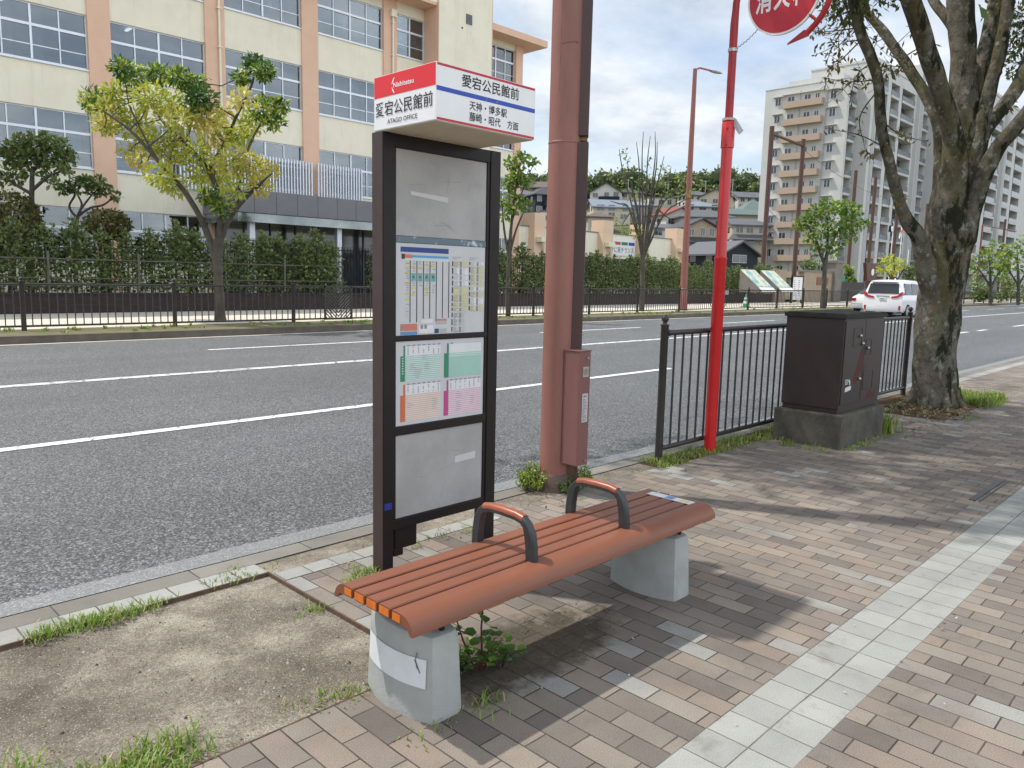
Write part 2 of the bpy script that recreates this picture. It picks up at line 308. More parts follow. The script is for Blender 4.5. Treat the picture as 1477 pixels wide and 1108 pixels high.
def asphalt():
    m, t, b, pos, s = gm('asphalt')
    v = N(t, 'ShaderNodeTexVoronoi', i_Scale=85.0); t.links.new(pos, v.inputs['Vector'])
    a = mth(t, 'ADD', mth(t, 'MULTIPLY', nz(t, pos, 190, 3, 0.7), 0.6), mth(t, 'MULTIPLY', v.outputs['Color'], 0.35))
    col = rmp(t, a, [(0.32, (0.016, 0.018, 0.020)), (0.45, (0.070, 0.075, 0.079)), (0.56, (0.165, 0.172, 0.176)), (0.68, (0.40, 0.405, 0.40))])
    col = mixc(t, 1.0, col, rmp(t, nz(t, pos, 0.35, 6, 0.6), [(0.3, 0.88), (0.7, 1.10)]), 'MULTIPLY')
    st = N(t, 'ShaderNodeMapping'); st.inputs['Scale'].default_value = (0.05, 1.1, 1); t.links.new(pos, st.inputs[0])
    col = mixc(t, 1.0, col, rmp(t, nz(t, st.outputs[0], 1.0, 5, 0.6), [(0.3, 0.86), (0.7, 1.10)]), 'MULTIPLY')
    t.links.new(col, b.inputs['Base Color']); b.inputs['Roughness'].default_value = 0.62; b.inputs['Specular IOR Level'].default_value = 0.5
    bumpit(t, b, a, 1.0, 0.007); return m
M['asphalt'] = asphalt()
def linepaint(name, wear):
    m, t, b, pos, s = gm(name)
    st = N(t, 'ShaderNodeMapping'); st.inputs['Scale'].default_value = (1.0, 2.2, 1); t.links.new(pos, st.inputs[0])
    v = N(t, 'ShaderNodeTexVoronoi', feature='DISTANCE_TO_EDGE', i_Scale=2.6); t.links.new(st.outputs[0], v.inputs['Vector'])
    ck = mth(t, 'ADD', v.outputs['Distance'], mth(t, 'MULTIPLY', nz(t, pos, 25, 4, 0.7), 0.12))
    f = rmp(t, ck, [(0.06+0.02*wear, 0.0), (0.10+0.03*wear, 1.0)])
    g = rmp(t, nz(t, pos, 120, 4, 0.75), [(0.30+0.12*wear, 0.15), (0.42+0.16*wear, 1.0)])
    if wear > 1: f = rmp(t, nz(t, pos, 60, 5, 0.8), [(0.40, 0.25), (0.56, 1.0)])
    col = mixc(t, mth(t, 'MULTIPLY', f, g), (0.12, 0.125, 0.13), (0.74, 0.75, 0.74) if wear < 2 else (0.66, 0.67, 0.66))
    t.links.new(col, b.inputs['Base Color']); b.inputs['Roughness'].default_value = 0.6; bumpit(t, b, g, 0.3, 0.003); return m
M['line'] = linepaint('road_line_paint', 0.0); M['lineworn'] = linepaint('worn_line_paint', 0.6); M['edgeline'] = linepaint('worn_edge_paint', 2.0)
def dirtmat(name, c1, c2, c3, c4):
    m, t, b, pos, s = gm(name)
    a = nz(t, pos, 2.2, 7, 0.66); fine = nz(t, pos, 150, 4, 0.75); fine2 = nz(t, pos, 55, 4, 0.7)
    col = rmp(t, mth(t, 'ADD', a, mth(t, 'MULTIPLY', mth(t, 'SUBTRACT', fine2, 0.5), 0.35)), [(0.34, c1), (0.50, c2), (0.64, c3)])
    col = mixc(t, 1.0, col, rmp(t, fine, [(0.3, 0.40), (0.5, 1.0), (0.70, 1.6)]), 'MULTIPLY')
    v = N(t, 'ShaderNodeTexVoronoi', i_Scale=70.0); t.links.new(pos, v.inputs['Vector'])
    col = mixc(t, rmp(t, v.outputs['Distance'], [(0.10, 0.75), (0.22, 0.0)]), col, c4)
    t.links.new(col, b.inputs['Base Color']); b.inputs['Roughness'].default_value = 0.95; b.inputs['Specular IOR Level'].default_value = 0.15
    bumpit(t, b, mth(t, 'ADD', fine, mth(t, 'ADD', fine2, a)), 0.9, 0.012); return m
M['sand'] = dirtmat('sandy_soil', (0.150, 0.126, 0.098), (0.245, 0.212, 0.170), (0.41, 0.365, 0.295), (0.56, 0.52, 0.45))
M['soil'] = dirtmat('leaf_soil', (0.055, 0.035, 0.02), (0.12, 0.08, 0.045), (0.20, 0.14, 0.085), (0.24, 0.17, 0.10))
M['farpave'] = pm('far_pale_paving', (0.60, 0.55, 0.47), (0.52, 0.475, 0.40), scale=1.2, rough=0.9)
M['verge'] = pm('grassy_verge', (0.10, 0.11, 0.035), (0.17, 0.14, 0.085), scale=2.2, rough=0.95, bump=0.4, bscale=40)
M['earth'] = pm('open_ground', (0.16, 0.15, 0.10), (0.10, 0.12, 0.05), scale=0.05, rough=0.95)
M['hillgreen'] = pm('hill_ground', (0.07, 0.085, 0.03), (0.13, 0.12, 0.07), scale=0.08, rough=0.95)
M['kerbfar'] = pm('far_kerb_dark', (0.085, 0.07, 0.055), (0.13, 0.11, 0.09), scale=3, rough=0.9, bump=0.2)

# ------------------------------------------------------------------ setting
def sheet(name, mat, rects, z, kind='structure'):
    b = MB()
    for x0, x1, y0, y1 in rects: b.quad((x0, y0, z), (x1, y0, z), (x1, y1, z), (x0, y1, z))
    return tag(b.build(name, mat), kind=kind)
XL, XR = -40, 420
sheet('ground', M['earth'], [(-2500, 2500, -2500, 2500)], -0.30)
sheet('road', M['asphalt'], [(XL, XR, 3.7, 18.7)], -0.12)
sheet('sidewalk', M['pavers'], [(XL, XR, 1.21, 2.19), (1.80, 3.3, 2.19, 3.30), (3.3, 5.2, 2.19, 3.40), (5.2, 9.55, 2.19, 3.36), (9.55, 12.0, 2.19, 2.50), (12.0, XR, 2.19, 3.43), (XL, XR, -8, 0.905)], 0.0)
sheet('tile_band_path', M['tiles'], [(XL, XR, 0.905, 1.21)], 0.0)
sheet('slab_strip_path', M['slabs'], [(XL, 1.80, 3.445, 3.595), (12.0, XR, 3.43, 3.595)], 0.002)
sheet('slab_row_path', M['slabs'], [(1.80, 3.3, 3.30, 3.42)], 0.002)
sheet('fence_foot_soil', M['soil'], [(5.2, 9.55, 3.36, 3.6)], -0.003)
sheet('soil_bed', M['sand'], [(XL, 1.80, 2.19, 3.445)], -0.012)
sheet('sandy_margin_path', M['sand'], [(1.80, 3.3, 3.42, 3.6), (3.3, 5.2, 3.40, 3.6)], -0.006)
sheet('tree_pit_soil', M['soil'], [(9.55, 12.0, 2.50, 3.6)], -0.004)
b = MB(); b.box(XL, XR, 3.6, 3.74, -0.3, 0.0); tag(b.build('kerb', M['kerb']), kind='structure')
sheet('gutter_road', M['kerb'], [(XL, XR, 3.74, 4.02)], -0.116)
sheet('edge_line_road', M['edgeline'], [(XL, XR, 4.03, 4.20)], -0.112)
sheet('lane_line_road', M['line'], [(XL, 12.27, 7.80, 7.95)]+[(27.0, 31.9, 7.80, 7.95), (33.2, 34.5, 7.80, 7.95)]+[(38.8+k*10.2, 43.8+k*10.2, 7.80, 7.95) for k in range(12)], -0.114)
sheet('centre_line_road', M['lineworn'], [(XL, XR, 11.98, 12.20)], -0.114)
sheet('far_lane_line_road', M['line'], [(6.86+k*10.1, 12.0+k*10.1, 15.42, 15.56) for k in range(-2, 20)], -0.114)
sheet('far_gutter_road', M['farpave'], [(XL, XR, 18.38, 18.60)], -0.114)
b = MB(); b.box(XL, XR, 18.6, 18.80, -0.3, 0.05); tag(b.build('far_kerb', M['kerbfar']), kind='structure')
sheet('verge_ground', M['verge'], [(XL, XR, 18.8, 20.6)], 0.045)
sheet('far_sidewalk', M['farpave'], [(XL, XR, 20.6, 27.3)], 0.05)
sheet('school_yard_ground', M['earth'], [(XL, XR, 27.55, 110)], 0.25)
bm_ = MB(); bm_.box(-6, 1.80, 3.436, 3.445, -0.1, 0.008); bm_.box(1.791, 1.80, 2.19, 3.436, -0.1, 0.008); bm_.box(-6, 1.791, 2.184, 2.19, -0.1, 0.002)
tag(bm_.build('soil_bed_edging', M['rustedge']), 'rusted flat steel edging around the sandy soil bed', 'edging')
p = PZ(1402, 722); q = PZ(1445, 694)
b = MB(); b.box(p.x, q.x, p.y-0.02, p.y+0.02, -0.05, 0.006); b.box(p.x, q.x, p.y-0.05, p.y-0.04, -0.05, 0.005)
tag(b.build('drain_slot', M['fence']), 'narrow dark metal drain slot set in the pavers at right', 'drain')
# hill that carries the houses and the wood
def hz(d, tl):
    pts = [(0, -0.6), (95, -0.6), (110, 3.0), (140, 6.2), (165, 12.0), (200, 19.0), (222, 22.6), (240, 24.5), (290, 29.5), (340, 29.5), (420, 20), (500, -1)]
    for (a, za), (c, zc) in zip(pts, pts[1:]):
        if d <= c: z = za+(zc-za)*(d-a)/(c-a); break
    else: z = -1
    s = tl/max(d, 1)
    if d > 225: z -= 7.0*min(1, max(0, (0.13-s)/0.12))*min(1, (d-225)/40)
    f = min(1, max(0, (s+0.5)/0.2))*min(1, max(0, ((0.335+max(0, (d-190)/900)) - s)/0.03))
    return -0.6+(z+0.6)*f
b = MB(); nd, nl = 60, 70; vs = []
FD, RD = Vector((math.sin(YAW), math.cos(YAW), 0)), Vector((math.cos(YAW), -math.sin(YAW), 0))
for i in range(nd+1):
    d = 90+410*i/nd
    for j in range(nl+1):
        s = -0.55+1.2*j/nl; p = FD*d+RD*(s*d); vs.append((p.x, p.y, hz(d, s*d)))
b.add(vs, [(i*(nl+1)+j, i*(nl+1)+j+1, (i+1)*(nl+1)+j+1, (i+1)*(nl+1)+j) for i in range(nd) for j in range(nl)])
tag(b.build('hill', M['hillgreen'], smooth=60), kind='structure')

# ------------------------------------------------------------------ lettering
def text_mesh(mb, s, o, xd, yd, w, h, bold=0.0, mi=None, lift=0.0012, keep=False):
    """lay the words s into the w x h rectangle with corner o and directions xd, yd"""
    cu = bpy.data.curves.new('lettering', 'FONT'); cu.body = s; cu.size = 1; cu.resolution_u = 3; cu.offset = bold
    ob = bpy.data.objects.new('lettering', cu); COL.objects.link(ob)
    dg = bpy.context.evaluated_depsgraph_get(); me = bpy.data.meshes.new_from_object(ob.evaluated_get(dg))
    co = [v.co.copy() for v in me.vertices]; fs = [tuple(p.vertices) for p in me.polygons]
    bpy.data.objects.remove(ob); bpy.data.curves.remove(cu); bpy.data.meshes.remove(me)
    if not co: return
    x0 = min(c.x for c in co); x1 = max(c.x for c in co); y0 = min(c.y for c in co); y1 = max(c.y for c in co)
    sx = w/max(1e-6, x1-x0); sy = h/max(1e-6, y1-y0)
    if keep: sx = sy = min(sx, sy)
    xd = Vector(xd); yd = Vector(yd); n = xd.cross(yd)*lift; o = Vector(o)
    mb.add([o+xd*((c.x-x0)*sx)+yd*((c.y-y0)*sy)+n for c in co], fs, mi)

# ------------------------------------------------------------------ bench
t = empty('park_bench', (2.32, 2.0, 0), 'orange brown slatted bench on two grey concrete blocks by the bus stop', 'bench')
X0, X1 = 1.41, 3.24
sb = MB()
def slat(y0, y1, z0=0.404, z1=0.440, c=0.005):
    pr = [(y0, z0), (y1, z0), (y1, z1-c), (y1-c*0.4, z1-c*0.4), (y1-c, z1), (y0+c, z1), (y0+c*0.4, z1-c*0.4), (y0, z1-c)]
    sb.prism([(X0, y, z) for y, z in pr], (X1-X0, 0, 0), 0)
    sb.box(X0-0.0015, X0, y0+0.004, y1-0.004, z0+0.004, z1-0.006, 1)
for k in range(3): slat(1.9090+0.0698*k, 1.9678+0.0698*k)
def nose(ys, sgn):   # rounded front / back rail: solid slat plus a quarter-round skirt
    pr = []
    for i in range(9):
        a = PI/2*i/8; pr.append((ys+sgn*(0.062*math.sin(a)), 0.440-0.060*(1-math.cos(a))))
    inn = [(ys+sgn*0.050, 0.380), (ys+sgn*0.030, 0.402)]
    back = [(ys-sgn*0.0455, 0.404), (ys-sgn*0.0455, 0.436), (ys-sgn*0.042, 0.440)]
    sb.prism([(X0, y, z) for y, z in pr+inn+back], (X1-X0, 0, 0), 0)
    y0, y1 = sorted((ys-sgn*0.042, ys-sgn*0.002)); sb.box(X0-0.0015, X0, y0, y1, 0.408, 0.433, 1)
nose(1.851, -1); nose(2.167, 1)
seat = sb.build('seat', [M['seat'], M['seatend']], t, smooth=25)
for xb in (1.62, 3.09):
    b = MB(); b.box(xb-0.025, xb+0.025, 1.86, 2.17, 0.372, 0.403); b.box(xb-0.04, xb+0.04, 1.93, 2.10, 0.30, 0.372)
    b.cyl((xb-0.01, 1.885, 0.31), (xb-0.01, 1.885, 0.40), 0.011, 8); b.build('bracket', M['black'], t, bevel=0.003)
def armrest(xa):
    pts = []; prof = []
    path = [(1.885, 0.430), (1.889, 0.49), (1.897, 0.54), (1.912, 0.572), (1.935, 0.590), (1.97, 0.598), (2.04, 0.600), (2.11, 0.598), (2.145, 0.590), (2.168, 0.572), (2.183, 0.54), (2.191, 0.49), (2.195, 0.430)]
    a = MB(); secs = []
    for i, (y, z) in enumerate(path):
        p0 = path[max(0, i-1)]; p1 = path[min(len(path)-1, i+1)]
        ty, tz = p1[0]-p0[0], p1[1]-p0[1]; L = math.hypot(ty, tz); ny, nz_ = -tz/L, ty/L
        hw = 0.017; ht_ = 0.015 if 3 <= i <= 9 else 0.02
        secs.append([(xa-hw, y-ny*ht_, z-nz_*ht_), (xa+hw, y-ny*ht_, z-nz_*ht_), (xa+hw, y+ny*ht_*0.6, z+nz_*ht_*0.6), (xa+hw*0.6, y+ny*ht_, z+nz_*ht_), (xa-hw*0.6, y+ny*ht_, z+nz_*ht_), (xa-hw, y+ny*ht_*0.6, z+nz_*ht_*0.6)])
    a.loft(secs); ar = a.build('armrest', M['armgrey'], t, smooth=40)
    g = MB(); secs = []
    for y, z in ((1.93, 0.592), (1.97, 0.600), (2.04, 0.602), (2.11, 0.600), (2.15, 0.592)):
        secs.append([(xa+0.0185*math.cos(q), y, z+0.004+0.013*math.sin(q)) for q in [PI*k/8 for k in range(9)]]+[(xa-0.0185, y, z-0.004), (xa+0.0185, y, z-0.004)])
    g.loft(secs); g.build('grip', M['armgrip'], ar, smooth=50)
armrest(2.057); armrest(2.640)
def block(xc):
    b = MB(); secs = []
    for z, sx, sy, e in ((0.0, 1, 1, 0), (0.02, 1, 1, 0), (0.25, 0.90, 0.945, 0), (0.282, 0.87, 0.93, 0), (0.297, 0.80, 0.90, 0), (0.302, 0.70, 0.85, 0)):
        q = []
        hy = 0.192*sy; hx = 0.062*sx; bul = 0.052*sx
        ys = [-1, -0.97, -0.8, -0.5, -0.2, 0.1, 0.4, 0.7, 0.97, 1]
        for k, y in enumerate(ys):
            xx = -hx-bul*(1-y*y)*0.9 + (0.022 if abs(y) == 1 else 0.0)
            q.append((xc+xx, 2.045+hy*y, z))
        for k, y in enumerate(ys[::-1]):
            xx = hx+bul*(1-y*y)*0.9 - (0.022 if abs(y) == 1 else 0.0)
            q.append((xc+xx, 2.045+hy*y, z))
        secs.append(q)
    b.loft(secs); return b.build('support_block', M['conc'], t, smooth=32)
b1 = block(1.615); b2 = block(3.085)
st = MB()
for k in range(12):   # white sticker band following the curved end of the near block
    def pt(y, z):
        f = z/0.25; sx = 1-0.10*f; sy = 1-0.055*f; yy = (y-2.045)/(0.192*sy)
        return (1.615-0.062*sx-0.052*sx*(1-min(1, yy*yy))*0.9-0.0035, y, z)
    ya, yb = 1.885+0.027*k, 1.885+0.027*(k+1)
    st.quad(pt(ya, 0.12), pt(yb, 0.12), pt(yb, 0.222), pt(ya, 0.222))
tag(st.build('sticker', M['label'], b1, smooth=60), 'scuffed white paper strip on concrete block')
sk = MB()
def sp(y, z): q = pt(y, z); return (q[0]-0.0012, q[1], q[2])
for (y0, z0), (y1, z1), ww in (((1.918, 0.242), (1.924, 0.215), 0.004), ((1.924, 0.215), (1.912, 0.190), 0.007), ((1.912, 0.190), (1.904, 0.172), 0.006), ((1.922, 0.214), (1.918, 0.185), 0.003)): sk.add([sp(y0, z0), sp(y0+ww, z0), sp(y1+ww*0.7, z1), sp(y1, z1)], [(0, 1, 2, 3)])
sk.build('scuff_mark', cmat('scuff_dark', (0.12, 0.12, 0.12)), b1, fix=False)
sk = MB()
for z in (0.148, 0.168, 0.188, 0.206): sk.add([sp(2.11, z), sp(2.19, z+0.001), sp(2.19, z+0.007), sp(2.11, z+0.005)], [(0, 1, 2, 3)])
sk.build('sticker_print', cmat('faded_print', (0.74, 0.76, 0.77)), b1, fix=False)
b = MB(); b.box(3.155, 3.21, 1.885, 2.13, 0.4405, 0.442); b.box(3.16, 3.205, 1.985, 2.03, 0.442, 0.4424, 1); b.box(3.165, 3.20, 1.90, 1.95, 0.442, 0.4424, 2)
tag(b.build('sticker', [M['label'], cmat('sticker_blue', (0.12, 0.25, 0.5)), cmat('sticker_yellow', (0.62, 0.58, 0.30))], t), 'white notice strip at the far end of seat')

# ------------------------------------------------------------------ bus stop sign
t = empty('bus_stop_sign', (2.6, 3.09, 0), 'tall dark brown bus stop board with red and white name box and timetables', 'bus stop sign')
YF, YB = 3.045, 3.135
XA, XB_ = 2.213, 2.985
pi_ = 2.293; pj = 2.893
b = MB()
b.box(XA, pi_-0.02, YF, YB, 0, 2.165); b.box(pj+0.02, XB_, YF, YB, 0, 2.165)
for z0, z1 in ((2.10, 2.165), (1.175, 1.20), (0.70, 0.745), (0.215, 0.268)): b.box(pi_-0.02, pj+0.02, YF+0.004, YB-0.004, z0, z1)
b.box(pi_-0.02, pi_, YF+0.006, YB-0.006, 0.268, 2.10); b.box(pj, pj+0.02, YF+0.006, YB-0.006, 0.268, 2.10); b.box(pi_, pj, YB-0.03, YB-0.015, 0.268, 2.10)
b.build('frame', [M['black']], t, bevel=0.003)
b = MB(); b.box(XA-0.003, XA-0.0005, YF+0.004, YB-0.004, 0.01, 2.16); b.build('side_plate', M['brown'], t)
b = MB(); b.box(XA+0.005, pi_-0.03, YF-0.001, YF-0.0004, 0.33, 0.365); b.build('sticker', cmat('small_blue_tape', (0.02, 0.03, 0.22)), t)
b = MB(); b.box(2.30, 2.44, YF+0.02, YB-0.03, 0.10, 0.215); b.box(2.30, 2.36, YF+0.03, YB-0.03, 0.06, 0.10); b.build('junction_box', M['black'], t, bevel=0.006)
yp = YF+0.012
def panel(name, z0, z1, mat, lab=None):
    b = MB(); b.box(pi_+0.002, pj-0.002, yp, yp+0.012, z0, z1); o = b.build(name, mat, t)
    if lab: tag(o, lab)
    return o
p1 = panel('blank_panel', 1.690, 2.098, M['greypost'], 'blank weathered grey panel with pale tape')
p4 = panel('blank_panel', 0.270, 0.698, M['greypost'], 'blank scratched grey panel at the bottom')
p2 = panel('timetable_panel', 1.202, 1.655, M['paper'], 'route map and fare list under glass')
p3 = panel('timetable_panel', 0.747, 1.172, M['paper'], 'green orange and pink timetables under glass')
b = MB(); b.box(pi_, pj, yp-0.003, yp+0.01, 1.657, 1.688); o = b.build('torn_tape_strip', pm('torn_silver_tape', (0.10, 0.14, 0.17), (0.55, 0.60, 0.62), scale=14, lo=0.56, hi=0.66, rough=0.25, metal=0.3), t)
b = MB(); b.prism([(2.385, yp-0.0015, 1.888), (2.625, yp-0.0015, 1.868), (2.625, yp-0.0015, 1.894), (2.385, yp-0.0015, 1.906)], (0, 0.001, 0)); b.build('tape', M['wirewhite'], p1)
b = MB(); b.prism([(2.69, yp-0.0015, 0.50), (2.84, yp-0.0015, 0.505), (2.84, yp-0.0015, 0.545), (2.69, yp-0.0015, 0.535)], (0, 0.001, 0)); b.build('tape', M['wirewhite'], p4)
b = MB()
for k in range(26):   # scratches and old glue lines on the blank panels
    o = rnd.choice((0, 1)); z = (1.72 if o else 0.29)+rnd.random()*0.36; x = 2.31+rnd.random()*0.5
    a = rnd.uniform(-0.5, 0.5)+(PI/2 if rnd.random() < 0.35 else 0); L = rnd.uniform(0.02, 0.12); ww = rnd.uniform(0.0005, 0.0013)
    dx, dz = math.cos(a)*L, math.sin(a)*L
    if x+dx > 2.88 or z+dz < (1.70 if o else 0.28) or z+dz > (2.09 if o else 0.69): continue
    b.quad((x, yp-0.0008, z), (x+dx, yp-0.0008, z+dz), (x+dx-math.sin(a)*ww, yp-0.0008, z+dz+math.cos(a)*ww), (x-math.sin(a)*ww, yp-0.0008, z+math.cos(a)*ww))
b.build('scratches', cmat('scratch_grey', (0.20, 0.195, 0.19)), p1)
# printed sheets
pc = {k: cmat('print_'+k, c, 0.4) for k, c in dict(navy=(0.02, 0.05, 0.22), sky=(0.08, 0.32, 0.62), black=(0.03, 0.03, 0.035), yellow=(0.62, 0.52, 0.12), paleyellow=(0.60, 0.56, 0.33), teal=(0.12, 0.40, 0.34), salmon=(0.60, 0.18, 0.12), grey=(0.26, 0.26, 0.27), lightgrey=(0.42, 0.42, 0.43), green=(0.03, 0.24, 0.13), palegreen=(0.34, 0.56, 0.47), orange=(0.60, 0.15, 0.06), paleorange=(0.66, 0.47, 0.36), pink=(0.50, 0.06, 0.22), palepink=(0.66, 0.40, 0.48), blue=(0.10, 0.26, 0.55), white=(0.70, 0.70, 0.72), mint=(0.55, 0.66, 0.63)).items()}
pk = list(pc); pidx = {k: i for i, k in enumerate(pk)}
def printer(z0, z1, parent, name):
    b = MB(); state = [0]
    def q(u0, u1, v0, v1, c):
        state[0] += 1; y = yp-0.0004-0.000012*state[0] if state[0] < 60 else yp-0.0012-0.000004*(state[0] % 90)
        x0, x1 = pi_+0.6*u0, pi_+0.6*u1; a, c_ = z1-(z1-z0)*v1, z1-(z1-z0)*v0
        b.quad((x0, y, a), (x1, y, a), (x1, y, c_), (x0, y, c_), pidx[c])
    return b, q
b, q = printer(1.202, 1.655, p2, 'x')
q(0.05, 0.565, 0.04, 0.095, 'navy'); q(0.06, 0.095, 0.115, 0.17, 'black'); q(0.095, 0.17, 0.12, 0.16, 'salmon'); q(0.17, 0.565, 0.125, 0.15, 'sky'); q(0.095, 0.565, 0.16, 0.185, 'mint')
for k in range(7): q(0.145+0.07*k, 0.155+0.07*k, 0.185, 0.86 if k < 2 or k == 4 else 0.82, 'black')
for k in range(4): q(0.162+0.07*k, 0.208+0.07*k, 0.32, 0.41, 'teal'); q(0.175+0.07*k, 0.192+0.07*k, 0.345, 0.375, 'navy')
for c, (u, vs) in enumerate([(0.095, (0.20, 0.24, 0.31, 0.42, 0.53, 0.60)), (0.16, (0.245, 0.47, 0.545)), (0.23, (0.25,)), (0.30, (0.22, 0.48, 0.55)), (0.37, (0.23,))]):
    for v in vs: q(u, u+0.045, v, v+0.02, 'yellow')
for k in range(5):
    u = 0.10+0.07*k
    for j in range(24 if k == 0 else 14):
        v = 0.19+0.026*j
        if rnd.random() < 0.75: q(u+rnd.uniform(0, 0.012), u+rnd.uniform(0.02, 0.042), v, v+0.007, rnd.choice(['grey', 'grey', 'lightgrey']))
q(0.05, 0.225, 0.875, 0.95, 'salmon'); q(0.05, 0.225, 0.96, 0.995, 'blue'); q(0.27, 0.395, 0.83, 0.87, 'white'); q(0.43, 0.55, 0.83, 0.85, 'salmon'); q(0.43, 0.55, 0.85, 0.89, 'lightgrey'); q(0.24, 0.40, 0.90, 0.985, 'white'); q(0.415, 0.46, 0.94, 0.99, 'navy'); q(0.46, 0.55, 0.94, 0.99, 'lightgrey')
for x in (0.06, 0.26, 0.3): q(x, x+0.03, 0.89, 0.935, 'grey')
for c, (u0, u1, ve) in enumerate(((0.605, 0.79, 0.94), (0.805, 0.98, 0.70))):
    q(u0, u0+0.10, 0.125, 0.13, 'grey'); q(u0, u0+0.06, 0.145, 0.15, 'grey'); v = 0.175
    while v < ve:
        h = rnd.choice([0.055, 0.075, 0.09]); col = rnd.choice(['paleyellow', 'paleyellow', 'white'])
        if v < 0.72: q(u0+0.02, u1, v, v+h-0.012, col)
        q(u0, u0+0.012, v, v+h-0.02, 'black'); q(u0+0.085, u0+0.115, v, v+h-0.012, 'lightgrey')
        w2 = v+0.006
        while w2 < v+h-0.014:
            q(u0+0.022, u0+rnd.uniform(0.05, 0.08), w2, w2+0.006, 'grey'); q(u0+0.09, u0+0.11, w2, w2+0.006, 'black'); q(u0+0.125, u0+rnd.uniform(0.14, 0.165), w2, w2+0.005, 'lightgrey'); w2 += 0.013
        v += h
b.build('route_map_print', [pc[k] for k in pk], p2, fix=False)
b, q = printer(0.747, 1.172, p3, 'x')
for u0, u1, v0, v1, dk, pl in ((0.05, 0.485, 0.05, 0.475, 'green', 'palegreen'), (0.525, 0.965, 0.05, 0.475, 'green', 'palegreen'), (0.05, 0.485, 0.51, 0.955, 'orange', 'paleorange'), (0.525, 0.965, 0.51, 0.955, 'pink', 'palepink')):
    hd = v0+(v1-v0)*0.29
    q(u0, u0+0.05, hd, v1, dk); q(u0+0.032, u0+0.05, v0, hd, dk); q(u0+0.055, u1, hd, v1, pl); q(u0+0.055, u1, v0+0.01, hd, 'white')
    n = 13
    for k in range(n):
        v = hd+(v1-hd)*(k+0.5)/n; q(u0+0.055, u1, v, v+0.008, 'white')
    for k in range(7):
        if u0 > 0.5 and v0 < 0.3 and k > 0: break
        u = u0+0.075+0.055*k
        q(u-0.006, u+0.028, v0-0.006, v0+0.008, 'grey')
        for j in range(6):
            if rnd.random() < 0.8: q(u, u+0.012, v0+0.022+0.016*j, v0+0.032+0.016*j, 'grey')
    for k in range(5):
        u = u0+0.075+rnd.random()*0.28; n0 = rnd.randint(0, 7)
        if u0 > 0.5 and v0 < 0.3: break
        for j in range(rnd.randint(3, 6)):
            v = hd+(v1-hd)*(n0+j)/n
            if v < v1-0.02: q(u, u+rnd.uniform(0.03, 0.07), v+0.004, v+0.010, 'grey')
    for j in range(7): q(u0+0.016, u0+0.030, hd+0.02+j*0.03, hd+0.032+j*0.03, 'white')
b.build('timetable_print', [pc[k] for k in pk], p3, fix=False)
# name box
BX0, BX1, BY0, BY1, BZ0, BZ1 = 2.207, 2.83, 2.657, 3.11, 2.166, 2.408
b = MB(); b.box(BX0, BX1, BY0, BY1, BZ0, BZ1); sbx = b.build('sign_box', M['signwhite'], t, bevel=0.004)
b = MB(); b.box(BX0+0.006, BX1-0.006, BY0+0.006, BY1-0.006, BZ0-0.003, BZ0-0.0005); b.box(BX0+0.16, BX0+0.164, BY0+0.006, BY1-0.006, BZ0-0.005, BZ0-0.003); b.build('underside', M['soffit'], sbx)
W_, H_, D_ = BX1-BX0, BZ1-BZ0, BY1-BY0
def FX(u, v): return (BX0+W_*u, BY0, BZ1-H_*v)
def fq(b, u0, u1, v0, v1, l=0.0008): b.box(BX0+W_*u0, BX0+W_*u1, BY0-l, BY0+0.0005, BZ1-H_*v1, BZ1-H_*v0)
b = MB(); fq(b, 0.008, 0.992, 0.012, 0.055); fq(b, 0.008, 0.992, 0.945, 0.988); b.build('red_stripes', M['bandred'], sbx)
b = MB(); fq(b, 0.004, 0.996, 0.405, 0.485); b.build('blue_stripe', M['bandblue'], sbx)
def ftext(b, s, u0, u1, v0, v1, bold=0.0): text_mesh(b, s, FX(u0, v1), (1, 0, 0), (0, 0, 1), W_*(u1-u0), H_*(v1-v0), bold)
b = MB()
ftext(b, '愛宕公民館前', 0.235, 0.815, 0.095, 0.325, 0.012)
ftext(b, '天神・博多駅', 0.31, 0.69, 0.535, 0.70, 0.010)
ftext(b, '藤崎・昭代', 0.31, 0.625, 0.735, 0.90, 0.010); ftext(b, '方面', 0.695, 0.815, 0.735, 0.895, 0.010)
b.build('lettering', M['ink'], sbx, fix=False)
b = MB(); ftext(b, '行', 0.47, 0.488, 0.42, 0.47); ftext(b, '先', 0.575, 0.595, 0.42, 0.47); b.build('lettering', cmat('faint_lettering', (0.25, 0.3, 0.5)), sbx, fix=False)
def SX(u, v): return Vector((BX0, BY1-D_*u, BZ1-H_*v))
def stext(b, s, u0, u1, v0, v1, bold=0.0): text_mesh(b, s, SX(u0, v1), (0, -1, 0), (0, 0, 1), D_*(u1-u0), H_*(v1-v0), bold, lift=0.0022)
b = MB(); b.box(BX0-0.0012, BX0+0.0003, BY1-D_*0.992, BY1-D_*0.01, BZ1-H_*0.40, BZ1-H_*0.012); b.build('red_field', M['signred'], sbx)
b = MB(); stext(b, '愛宕公民館前', 0.035, 0.955, 0.485, 0.755, 0.006); stext(b, 'ATAGO OFFICE', 0.235, 0.72, 0.825, 0.91, 0.004); b.build('lettering', M['ink'], sbx, fix=False)
b = MB(); stext(b, 'Nishitetsu', 0.335, 0.665, 0.185, 0.275, 0.016)
for a0, a1 in ((105, 172), (190, 255)):
    for i in range(10):
        q = []
        for aa in (a0+(a1-a0)*i/10, a0+(a1-a0)*(i+1)/10):
            f = math.sin(PI*min(1, max(0.0, (aa-a0)/(a1-a0))))*0.5+0.25
            for rr in (1.0, 1.0-0.34*f): q.append(SX(0.372+0.062*rr*math.cos(R(aa)), 0.235-0.150*rr*math.sin(R(aa)))+Vector((-0.0024, 0, 0)))
        b.add(q, [(0, 1, 3, 2)])
